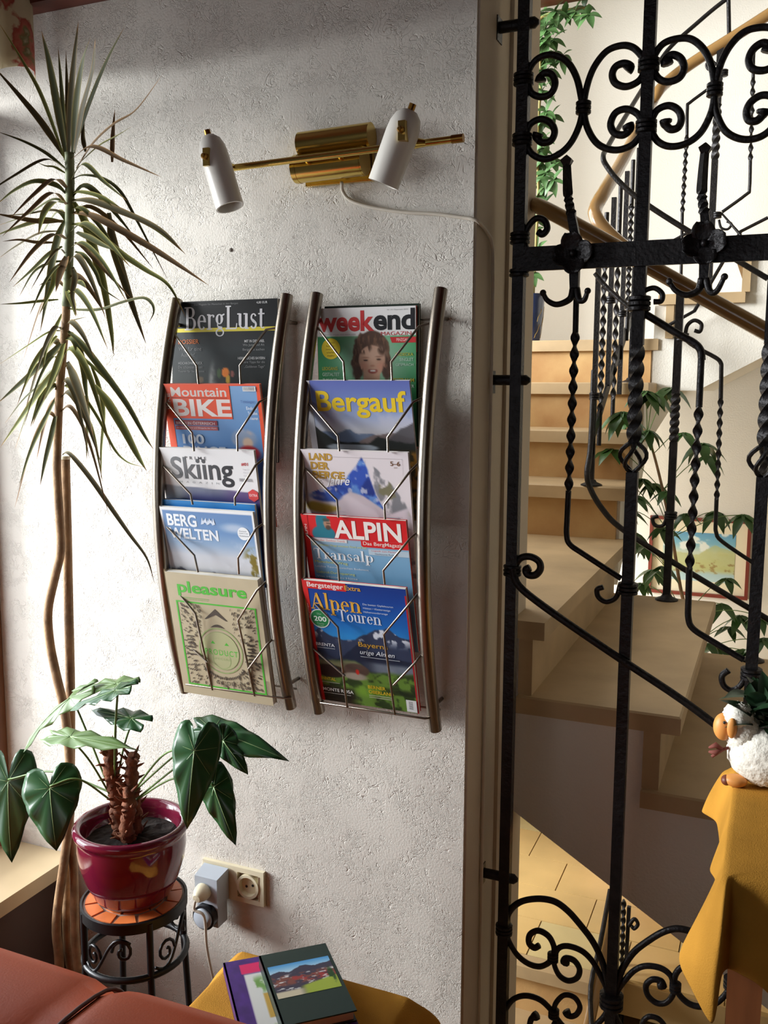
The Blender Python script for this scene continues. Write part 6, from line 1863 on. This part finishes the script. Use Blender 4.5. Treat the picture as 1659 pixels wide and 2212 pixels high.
# low side table beside the sofa
tx0, tx1, ty0, ty1, tz_ = -0.790, -0.485, -0.690, -0.395, 0.548
tb = thing('side_table', 'low side table with dark curved iron legs under the mustard cloth and books', 'table', ((tx0 + tx1) / 2, (ty0 + ty1) / 2, 0.0))
MB().box((tx0 + 0.012, ty0 + 0.012, tz_ - 0.022), (tx1 - 0.012, ty1 - 0.012, tz_)).build('table_top', 'tablewood', tb)
for sx in (0, 1):
    for sy in (0, 1):
        x = (tx0 + 0.03, tx1 - 0.03)[sx]; y = (ty0 + 0.03, ty1 - 0.03)[sy]; ox = (-1, 1)[sx]
        MB().tube(smoothpath([(x, y, tz_ - 0.022), (x + ox * 0.055, y, tz_ - 0.10), (x + ox * 0.050, y, tz_ - 0.20), (x - ox * 0.01, y, 0.18), (x + ox * 0.05, y, 0.0)], 6), 0.009, n=8).build('leg', 'tableiron', tb, smooth=True)
cloth('tablecloth', 'mustard cloth on the low side table under the books', cloth_mesh(tx0, tx1, ty0, ty1, tz_ + 0.002, (0.05, 0.05, 0.04, 0.05), (0.09, 0.09, 0.075, 0.06), [(0.03, -0.8, -0.6, 0.05), (0.03, 0.8, -0.6, 0.05), (0.045, 0.9, 0.3, 0.05), (0.03, -0.7, 0.7, 0.05)], 4), ((tx0 + tx1) / 2, (ty0 + ty1) / 2, tz_ - 0.1))
# books
def book(corn, z, th, cover, label, name, cat, pic=None, deco=None):
    """corn: top cover corners in the picture (far left, far right, near right, near left)"""
    q = [P(x, y, Z=z) for x, y in corn]
    # square it up
    e1 = (q[1] - q[0]); W_ = e1.length; e1.normalize(); dn = Vector((e1.y, -e1.x, 0)); H_ = (q[3] - q[0]).dot(dn)
    c = (q[0] + e1 * W_ / 2 + dn * H_ / 2); c.z = z - th
    t = thing(name, label, cat, c)
    def quad(a, b, zz, zz2, e=0.0):
        pts = [q[0] + e1 * e + dn * e, q[0] + e1 * (W_ - e) + dn * e, q[0] + e1 * (W_ - e) + dn * (H_ - e), q[0] + e1 * e + dn * (H_ - e)]
        lo = [Vector((p.x, p.y, zz)) for p in pts]; hi = [Vector((p.x, p.y, zz2)) for p in pts]
        return lo, hi
    lo, hi = quad(0, 0, z - 0.0022, z)
    MB().hexa(lo, hi).build('front_cover', cover, t)
    lo, hi = quad(0, 0, z - th, z - th + 0.0022)
    MB().hexa(lo, hi).build('back_cover', cover, t)
    lo, hi = quad(0, 0, z - th + 0.0022, z - 0.0022, 0.004)
    MB().hexa(lo, hi).build('pages', 'paper', t)
    a0, a1 = q[0], q[0] + dn * H_
    MB().hexa([Vector((a0.x, a0.y, z - th)), Vector((a0.x, a0.y, z - th)) + e1 * 0.003, Vector((a1.x, a1.y, z - th)) + e1 * 0.003, Vector((a1.x, a1.y, z - th))],
              [Vector((a0.x, a0.y, z)), Vector((a0.x, a0.y, z)) + e1 * 0.003, Vector((a1.x, a1.y, z)) + e1 * 0.003, Vector((a1.x, a1.y, z))]).build('spine', cover, t)
    if pic:
        u0, v0, u1, v1, fn = pic
        sh = Sheet(Vector((q[0].x, q[0].y, z)) + e1 * (W_ * u0) + dn * (H_ * v0), e1, dn, W_ * (u1 - u0), H_ * (v1 - v0))
        if sh.n.z < 0: sh.n = -sh.n
        sh.picture(fn, 110, 70, 0.0004)
        if deco: deco(sh)
        sh.mb.build('cover_picture', 'print', t)
    return t
def pic_album(U, V):
    g = vnoise(U, V, 12, 5)
    im = np.ones(U.shape + (3,)) * np.array([70, 40, 112]) / 255 * (0.8 + 0.4 * g[..., None])
    im = mixc(im, (206, 40, 96), sm(0.12, 0.13, U) * (1 - sm(0.16, 0.17, V)) * sm(0.05, 0.055, V) * (1 - sm(0.9, 0.91, U)))
    pn = sm(0.14, 0.15, U) * sm(0.17, 0.18, V) * (1 - sm(0.92, 0.93, U)) * (1 - sm(0.95, 0.96, V))
    im = mixc(im, (206, 206, 202), pn)
    im = mixc(im, (110, 150, 80), pn * ell(U, V, 0.28, 0.32, 0.09, 0.09, 0.5) * sm(0.45, 0.6, g))
    im = mixc(im, (186, 150, 70), sm(0.27, 0.28, U) * (1 - sm(0.42, 0.43, U)) * sm(0.42, 0.43, V) * (1 - sm(0.7, 0.71, V)))
    im = mixc(im, (130, 160, 80), pn * ell(U, V, 0.28, 0.85, 0.10, 0.07, 0.4) * sm(0.4, 0.55, g))
    return im
book(((482, 2080), (700, 2040), (790, 2222), (560, 2275)), 0.571, 0.018, 'album', 'purple photo album with a floral cover lying under the dark green book', 'photo_album', 'album', (0.02, 0.02, 0.98, 0.98, pic_album))
def pic_village(U, V):
    g = vnoise(U, V, 10, 15, 5)
    im = grad(V, [(0, (70, 140, 196)), (0.2, (150, 190, 214)), (0.3, (180, 200, 214)), (1, (160, 170, 160))])
    im = mixc(im, (62, 58, 74), ridge(U, V, [(0, 0.25), (0.15, 0.2), (0.3, 0.27), (0.5, 0.14), (0.6, 0.13), (0.75, 0.22), (1, 0.16)], 6, 0.03))
    im = mixc(im, (120, 72, 64), sm(0.32, 0.38, V) * (1 - sm(0.62, 0.7, V)) * sm(0.42, 0.6, g))
    im = mixc(im, (150, 56, 56), sm(0.45, 0.6, vnoise(U, V, 14, 2)) * sm(0.4, 0.45, V) * (1 - sm(0.6, 0.64, V)) * sm(0.2, 0.3, U))
    im = mixc(im, (206, 206, 206), sm(0.6, 0.7, vnoise(U * 0.6, V * 1.6, 14, 9)) * sm(0.3, 0.4, V) * (1 - sm(0.8, 0.85, V)))
    im = mixc(im, (150, 166, 66), sm(0.68, 0.74, V + 0.25 * (U - 0.6)) * sm(0.35, 0.5, U))
    im = mixc(im, (196, 186, 160), sm(0.74, 0.80, V - 0.05) * (1 - sm(0.35, 0.5, U)))
    im = mixc(im, (40, 70, 40), ell(U, V, 0.93, 0.6, 0.05, 0.25, 0.4) * sm(0.3, 0.5, g))
    return im
book(((559, 2065), (703, 2037), (748, 2192), (588, 2222)), 0.590, 0.0185, 'greenbook', 'dark green guest book with a village photo on top of the purple album', 'guest_book', 'book', (0.06, 0.20, 0.95, 0.66, pic_village))

# console table in front of the gate with long cloth
rx0 = P(1565, 1894, Z=0.85).x; ry0, ry1 = P(1565, 1894, Z=0.85).y, 0.030
rx0 = -0.034
rx1 = 0.56
rt = thing('console_table', 'brown wooden table under the long mustard cloth by the gate', 'table', ((rx0 + rx1) / 2, (ry0 + ry1) / 2, 0.0))
MB().box((rx0 + 0.012, ry0 + 0.012, 0.822), (rx1 - 0.012, ry1 - 0.012, 0.848)).build('table_top', 'tablewood', rt)
for x in (rx0 + 0.035, rx1 - 0.035):
    for y in (ry0 + 0.035, ry1 - 0.035):
        MB().hexa([(x - 0.016, y - 0.016, 0), (x + 0.016, y - 0.016, 0), (x + 0.016, y + 0.016, 0), (x - 0.016, y + 0.016, 0)], [(x - 0.024, y - 0.024, 0.822), (x + 0.024, y - 0.024, 0.822), (x + 0.024, y + 0.024, 0.822), (x - 0.024, y + 0.024, 0.822)]).build('leg', 'tablewood', rt)
MB().box((rx0 + 0.03, ry0 + 0.02, 0.74), (rx1 - 0.03, ry0 + 0.04, 0.822)).build('apron', 'tablewood', rt)
CZt = 0.852
Cn = Vector((rx0, ry0, CZt))
xm_, ym_ = (rx0 + rx1) / 2, (ry0 + ry1) / 2
def tp(x, y): return Vector((x, y, CZt))
ST = [  # (edge point, mid-fall point, hem point) around the table, starting at the back left corner
    (tp(rx0, ry1), None, P(1526, 1752, Y=ry1 - 0.03)),
    (tp(rx0, ry1 - 0.05), None, P(1549, 1776, Y=ry1 - 0.07)),
    (tp(rx0, -0.16), None, P(1556, 1835, Y=-0.17)),
    (tp(rx0, -0.27), None, P(1534, 1880, Y=-0.28)),
    (tp(rx0, -0.335), None, P(1548, 1915, Y=-0.345)),
    (tp(rx0, ry0 + 0.010), P(1508, 1985, Y=ry0 - 0.005), P(1466, 2062, Y=ry0 - 0.010)),
    (tp(rx0, ry0 + 0.002), P(1520, 2010, Y=ry0 - 0.035), P(1496, 2140, Y=ry0 - 0.045)),
    (tp(rx0 + 0.002, ry0), P(1545, 2040, Y=ry0 - 0.055), P(1540, 2216, Y=ry0 - 0.060)),
    (tp(rx0 + 0.005, ry0), P(1562, 2000, Y=ry0 - 0.050), P(1556, 2112, Y=ry0 - 0.050)),
    (tp(rx0 + 0.014, ry0), P(1576, 2005, Y=ry0 - 0.012), P(1572, 2092, Y=ry0 + 0.004)),
    (tp(rx0 + 0.045, ry0), P(1600, 2005, Y=ry0 - 0.006), P(1606, 2108, Y=ry0 - 0.006)),
    (tp(rx0 + 0.10, ry0), P(1650, 2020, Y=ry0 - 0.016), P(1660, 2145, Y=ry0 - 0.030)),
    (tp(rx0 + 0.20, ry0), None, tp(rx0 + 0.20, ry0 - 0.040) - Vector((0, 0, 0.255))),
    (tp(rx0 + 0.35, ry0), None, tp(rx0 + 0.35, ry0 - 0.015) - Vector((0, 0, 0.25))),
    (tp(rx1, ry0), None, tp(rx1 + 0.05, ry0 - 0.05) - Vector((0, 0, 0.34))),
    (tp(rx1, ym_), None, tp(rx1 + 0.02, ym_) - Vector((0, 0, 0.2))),
    (tp(rx1, ry1), None, tp(rx1 + 0.04, ry1 + 0.015) - Vector((0, 0, 0.22))),
    (tp(xm_, ry1), None, tp(xm_, ry1 + 0.012) - Vector((0, 0, 0.12))),
]
RW = 12
rails = []
for e_, m_, h_ in ST:
    if m_ is None:
        m_ = e_.lerp(h_, 0.5) + Vector(((h_ - e_).x * 0.12, (h_ - e_).y * 0.12, 0))
    rl_ = []
    for j in range(RW + 1):
        t = j / RW
        c = m_ * 2 - (e_ + h_) * 0.5
        rl_.append(e_ * (1 - t) ** 2 + c * (2 * t * (1 - t)) + h_ * t * t)
    rails.append(rl_)
mbc = MB(); PERS = 4; cols = []
nS = len(rails)
for i in range(nS):
    for k in range(PERS):
        t = k / PERS; col_ = []
        for j in range(RW + 1):
            a_, b_, c_, d_ = (rails[(i + q) % nS][j] for q in (-1, 0, 1, 2))
            lin_ = b_.lerp(c_, t)
            cr = 0.5 * ((2 * b_) + (c_ - a_) * t + (2 * a_ - 5 * b_ + 4 * c_ - d_) * t * t + (3 * b_ - a_ - 3 * c_ + d_) * t ** 3)
            col_.append(lin_.lerp(cr, 0.55 if j > 1 else 0.0))
        cols.append(col_)
ctr = Vector((xm_, ym_, CZt)); mbc.v.append(ctr)
nc = len(cols)
for col_ in cols:
    mbc.v.append(ctr.lerp(col_[0], 0.5)); mbc.v.append(ctr.lerp(col_[0], 0.965)); mbc.v += col_
st_n = RW + 3
for i in range(nc):
    q, q2 = 1 + i * st_n, 1 + ((i + 1) % nc) * st_n
    mbc.f.append((0, q, q2))
    for j in range(st_n - 1):
        mbc.f.append((q + j, q + j + 1, q2 + j + 1, q2 + j))
cloth('tablecloth', 'long mustard tablecloth with a hanging corner on the table by the gate', mbc, (xm_, ym_, 0.6))

# ================================================================== sheep planter
Yp = P(1625, 1690, Z=0.853).y
SH = Vector((P(1660, 1690, Z=0.853).x - 0.012, Yp - 0.005, 0.8525))
sp_ = thing('sheep_planter', 'white sheep shaped planter with orange face on the mustard cloth', 'planter', SH)
def sheepball(c, r, name, material, bump=0.0, seed=1, n=40, m_=26):
    mb = MB().ball(c, r, n, m_)
    if bump:
        rr_ = random.Random(seed); cs = []
        for k in range(160):
            z = 1 - 2 * (k + 0.5) / 160; a = k * 2.39996
            cs.append(Vector((math.sqrt(1 - z * z) * math.cos(a), math.sqrt(1 - z * z) * math.sin(a), z)))
        c = Vector(c)
        for i, v in enumerate(mb.v):
            d = (v - c); dd = d.normalized()
            best = max(dd.dot(q) for q in cs)
            mb.v[i] = v + dd * (bump * (math.cos(min(1.2, math.acos(min(1, best)) * 9)) ))
    return mb.build(name, material, sp_, smooth=True)
sheepball(SH + Vector((0.012, 0, 0.062)), (0.072, 0.055, 0.056), 'body', 'wool', 0.006)
hd = SH + Vector((-0.052, -0.006, 0.122))
sheepball(SH + Vector((-0.035, -0.002, 0.100)), (0.030, 0.032, 0.040), 'neck', 'wool', 0.005)
sheepball(hd + Vector((0.006, 0.0, 0.012)), (0.026, 0.028, 0.024), 'head', 'wool', 0.0045)
sheepball(hd + Vector((-0.020, -0.004, -0.012)), (0.019, 0.019, 0.027), 'face', 'sheepface')
sheepball(hd + Vector((-0.004, -0.030, -0.004)), (0.009, 0.006, 0.020), 'ear', 'sheepface'); sheepball(hd + Vector((-0.002, 0.030, -0.004)), (0.009, 0.006, 0.020), 'ear', 'sheepface')
sheepball(hd + Vector((-0.018, -0.021, 0.002)), 0.003, 'eye', 'blackplastic', n=10, m_=8)
for dx, dy in ((-0.045, -0.026), (0.05, -0.026)):
    sheepball(SH + Vector((dx, dy, 0.012)), (0.022, 0.016, 0.012), 'foot', 'sheepface'); sheepball(SH + Vector((dx - 0.016, dy, 0.010)), (0.010, 0.012, 0.010), 'hoof', 'hoof')
bw = MB(); bc = SH + Vector((-0.070, -0.020, 0.068))
for s_ in (-1, 1): bw.tube([bc, bc + Vector((-0.014, -0.004, 0.008 * s_)), bc + Vector((-0.026, -0.002, 0.004 * s_ - 0.004))], [0.003, 0.006, 0.002], n=6)
bw.tube([bc + Vector((0.01, 0.0, 0.005)), bc, bc + Vector((-0.020, -0.006, -0.016))], 0.003, n=6)
bw.build('bow', 'bow', sp_, smooth=True)
# the plant growing in its back
kp = thing('kalanchoe_plant', 'dark green leafy plant growing in the sheep planter', 'plant', SH + Vector((0.02, 0, 0.112)))
rk = random.Random(4)
def blade(base, d, l, w, material, owner, name='leaf', nrm=None, curl=0.3, seg=6):
    d = Vector(d).normalized(); n_ = Vector(nrm) if nrm else Vector((0, 0, 1)); n_ = (n_ - d * n_.dot(d))
    n_ = n_.normalized() if n_.length > 1e-3 else d.orthogonal().normalized()
    s_ = d.cross(n_); mb = MB()
    for i in range(seg + 1):
        t = i / seg; ww = w * math.sin(math.pi * (0.06 + 0.94 * t) ** 0.8) * 0.5 + 0.0003
        p = base + d * (l * t) - n_ * (curl * l * t * t)
        mb.v += [p - s_ * ww + n_ * ww * 0.25, p, p + s_ * ww + n_ * ww * 0.25]
    for i in range(seg):
        for k in range(2):
            q = i * 3 + k; mb.f.append((q, q + 1, q + 4, q + 3))
    return mb.build(name, material, owner, smooth=True)
for k in range(46):
    a = rk.uniform(0, 6.28); e = rk.uniform(0.1, 1.2)
    b0 = SH + Vector((0.012 + rk.uniform(-0.03, 0.03), rk.uniform(-0.025, 0.025), 0.108 + rk.uniform(0, 0.05)))
    blade(b0, (math.cos(a) * math.cos(e), math.sin(a) * math.cos(e), math.sin(e)), rk.uniform(0.035, 0.06), rk.uniform(0.022, 0.036), 'leafdark', kp, curl=rk.uniform(0.1, 0.5))
MB().tube([SH + Vector((0.012, 0, 0.10)), SH + Vector((0.012, 0, 0.15))], 0.004, n=6).build('stem', 'petiole', kp)

KS = 0.86
sp_.scale = (KS, KS, KS); kp.scale = (1.05, 1.05, 1.05); kp.location = SH + Vector((0.02, 0, 0.112)) * KS

# ================================================================== curtain valance at the top of the window
mb = MB(); NXc, NZc = 60, 8
yA, yB = -0.035, -1.0
for j in range(NZc + 1):
    for i in range(NXc + 1):
        u = i / NXc; v = j / NZc
        z = CZ - 0.01 - (CZ - 0.01 - 2.150 - 0.012 * math.sin(u * 40)) * v
        mb.v.append(Vector((-1.490 + 0.016 * math.sin(u * 62) * (0.4 + 0.6 * v), yA + (yB - yA) * u, z)))
for j in range(NZc):
    for i in range(NXc):
        q = j * (NXc + 1) + i; mb.f.append((q, q + 1, q + NXc + 2, q + NXc + 1))
o = mb.build('curtain_valance', 'curtain', None, True, loc=(-1.49, -0.5, 2.150))
md = o.modifiers.new('thickness', 'SOLIDIFY'); md.thickness = 0.002
o['label'] = 'short floral curtain valance at the top left corner'; o['category'] = 'curtain'

# ================================================================== things in the stairwell
# framed watercolour on the far wall
pt = thing('framed_painting', 'watercolour landscape in a thin red-brown frame on the stairwell wall', 'painting', P(1510, 1290, Y=3.2))
a, b, c, d = P(1402, 1116, Y=3.18), P(1621, 1122, Y=3.18), P(1618, 1294, Y=3.18), P(1401, 1281, Y=3.18)
fx0, fx1 = (a.x + d.x) / 2, (b.x + c.x) / 2; fz1, fz0 = (a.z + b.z) / 2, (c.z + d.z) / 2
fw_ = 0.016
for nm, A, B in (('frame_side', (fx0, 3.172, fz0), (fx0 + fw_, 3.197, fz1)), ('frame_side', (fx1 - fw_, 3.172, fz0), (fx1, 3.197, fz1)),
                 ('frame_rail', (fx0 + fw_, 3.172, fz0), (fx1 - fw_, 3.197, fz0 + fw_)), ('frame_rail', (fx0 + fw_, 3.172, fz1 - fw_), (fx1 - fw_, 3.197, fz1))):
    MB().box(A, B).build(nm, 'frame', pt)
MB().box((fx0 + fw_, 3.190, fz0 + fw_), (fx1 - fw_, 3.197, fz1 - fw_)).build('mount_board', mat('cream_mount', rgb(224, 214, 184), 0.8), pt)
def pic_water(U, V):
    g = vnoise(U, V, 7, 25, 5)
    im = grad(V, [(0, (96, 150, 180)), (0.22, (120, 170, 186)), (0.4, (190, 200, 180)), (0.7, (190, 194, 150)), (0.85, (166, 190, 190)), (1, (176, 200, 200))])
    im = mixc(im, (216, 220, 210), sm(0.52, 0.66, g) * (1 - sm(0.35, 0.5, V)))
    im = mixc(im, (176, 176, 112), ridge(U, V, [(0, 0.5), (0.2, 0.42), (0.5, 0.46), (0.72, 0.22), (0.85, 0.3), (1, 0.36)], 2, 0.03) * (1 - sm(0.75, 0.85, V)) * (0.4 + 0.6 * g))
    im = mixc(im, (150, 130, 80), sm(0.6, 0.7, vnoise(U, V, 16, 3)) * sm(0.5, 0.6, V) * (1 - sm(0.8, 0.85, V)))
    return im
sh = Sheet(Vector((fx0 + 0.068, 3.1895, fz1 - 0.075)), Vector((1, 0, 0)), Vector((0, 0, -1)), fx1 - fx0 - 0.136, fz1 - fz0 - 0.15)
if sh.n.y > 0: sh.n = -sh.n
sh.picture(pic_water, 80, 60, 0.0005)
sh.mb.build('picture', 'painting', pt)

# blue pot with the climbing plant on the upper landing
BP = P(1150, 738, Z=1.705); BP = Vector((P(1148, 700, Y=2.40).x, 2.40, 1.705))
cl = thing('climbing_plant', 'tall climbing plant in a dark blue pot on the upper landing', 'potted plant', BP)
hp = P(1150, 636, Y=2.40).z - 1.705
rp = abs(P(1176, 640, Y=2.40).x - BP.x)
MB().lathe([(0.0, 0.0), (rp * 0.62, 0.0), (rp * 0.70, 0.01), (rp * 0.93, hp * 0.55), (rp, hp * 0.88), (rp * 1.06, hp * 0.92), (rp * 1.06, hp), (rp * 0.93, hp), (rp * 0.9, hp * 0.9), (0.0, hp * 0.88)], BP, 32).build('pot', 'bluepot', cl, smooth=True, angle=50)
rv = random.Random(12)
for k in range(26):
    a = rv.uniform(0, 6.28); z0_ = rv.uniform(0.08, 0.7) * hp; pts = []
    for j in range(5):
        zz = z0_ + (j - 2) * rv.uniform(0.01, 0.03); zz = min(max(zz, 0.02), hp * 0.86)
        r = np.interp(zz / hp, [0, 0.05, 0.55, 0.88], [rp * 0.66, rp * 0.70, rp * 0.93, rp]) + 0.0006
        aa = a + j * rv.uniform(0.04, 0.14)
        pts.append(BP + Vector((r * math.cos(aa), r * math.sin(aa), zz)))
    MB().tube(pts, 0.0012, n=4).build('gold_line', 'gold', cl)
V_ = lambda x, y, d=0.0: P(x, y, Y=2.40 + d)
vs_ = [V_(1152, 640), V_(1158, 520), V_(1163, 420), V_(1160, 330), V_(1163, 260), V_(1168, 180), V_(1165, 100), V_(1162, 50), V_(1185, 30), V_(1230, 22), V_(1270, 16)]
MB().tube(smoothpath(vs_, 6), 0.006, n=8).build('stem', 'vinestem', cl, smooth=True)
vc = [(1160, 42), (1172, 28), (1200, 24), (1222, 28), (1243, 24), (1262, 14), (1272, 30), (1180, 62), (1196, 50), (1160, 84), (1180, 92), (1196, 84), (1158, 112), (1175, 128), (1196, 112), (1214, 122), (1162, 152), (1182, 150), (1158, 176), (1172, 196), (1160, 232), (1180, 240), (1192, 250), (1168, 262), (1160, 285), (1175, 300), (1164, 322), (1180, 336), (1194, 344), (1160, 352), (1178, 372), (1196, 388), (1162, 385), (1176, 405), (1160, 425), (1172, 445), (1155, 470), (1160, 540), (1152, 500), (1150, 590)]
for (x, y) in vc:
    hub = V_(x, y, rv.uniform(-0.05, 0.05))
    MB().tube([hub, hub.lerp(V_(1163, y + 12), 0.8)], 0.0015, n=5).build('leaf_stalk', 'petiole', cl)
    for k in range(5):
        a = rv.uniform(-0.3, 0.3) + 2 * math.pi * k / 5
        blade(hub, (math.cos(a), -0.35 + rv.uniform(-0.3, 0.3), math.sin(a) * 0.8 - 0.45), rv.uniform(0.050, 0.078), rv.uniform(0.024, 0.034), 'vine', cl, nrm=(0, -0.7, 0.7), curl=0.25, seg=5)

# umbrella tree growing up in the eye of the stairs
YU = 1.80
U_ = lambda x, y, d=0.0: P(x, y, Y=YU + d)
ut = thing('umbrella_tree', 'umbrella tree with fingered leaves growing up through the stairwell', 'plant', (U_(1470, 1500).x, YU, -0.30))
MB().lathe([(0.0, 0.0), (0.11, 0.0), (0.15, 0.25), (0.155, 0.26), (0.14, 0.26), (0.13, 0.22), (0.0, 0.22)], (U_(1470, 1500).x, YU, -0.30), 28).build('pot', 'terracotta', ut, smooth=True, angle=50)
trunk = [Vector((U_(1470, 1500).x, YU, -0.10)), U_(1470, 1420), U_(1480, 1330), U_(1468, 1260), U_(1452, 1160), U_(1432, 1060), U_(1412, 980), U_(1398, 940)]
MB().tube(smoothpath(trunk, 5), [0.008 - 0.004 * i / 35 for i in range(36)], n=8).build('trunk', 'bark', ut, smooth=True)
uc = [(1345, 890, 7, .10), (1322, 968, 7, .085), (1395, 845, 7, .10), (1362, 910, 6, .08), (1448, 838, 6, .10), (1412, 850, 6, .09), (1478, 935, 6, .085), (1518, 958, 5, .09), (1400, 930, 6, .08), (1410, 1045, 7, .07), (1390, 1035, 6, .07),
      (1440, 1062, 6, .07), (1372, 1072, 7, .075), (1350, 1100, 7, .085), (1345, 1030, 5, .07), (1530, 985, 5, .08), (1545, 1105, 6, .085), (1605, 1112, 6, .085), (1480, 1110, 5, .07), (1430, 1140, 6, .07), (1372, 1172, 7, .075), (1395, 1180, 5, .06), (1362, 1150, 6, .08),
      (1410, 1232, 6, .085), (1385, 1260, 6, .075), (1432, 1225, 5, .07), (1560, 1305, 6, .08), (1600, 1330, 6, .08), (1570, 1250, 5, .07), (1552, 1395, 7, .085), (1610, 1405, 7, .09), (1650, 1380, 6, .09), (1528, 1390, 6, .07), (1575, 1355, 5, .07), (1640, 1330, 5, .07)]
ru = random.Random(31)
for (x, y, n, l) in uc:
    dd = ru.uniform(-0.16, 0.16)
    hub = U_(x, y, dd)
    j = min(range(len(trunk)), key=lambda q: abs(trunk[q].z - (hub.z - 0.12)))
    MB().tube(smoothpath([trunk[j], trunk[j].lerp(hub, 0.6) + Vector((0, 0, 0.02)), hub], 4), 0.0016, n=5).build('leaf_stalk', 'petiole', ut, smooth=True)
    for k in range(n):
        a = 2 * math.pi * k / n + ru.uniform(-0.25, 0.25)
        blade(hub, (math.cos(a), math.sin(a) * 0.8, -0.42 + ru.uniform(-0.25, 0.2)), l * ru.uniform(0.85, 1.15), l * 0.42, 'scheff', ut, nrm=(0, -0.2, 1), curl=0.35, seg=5)
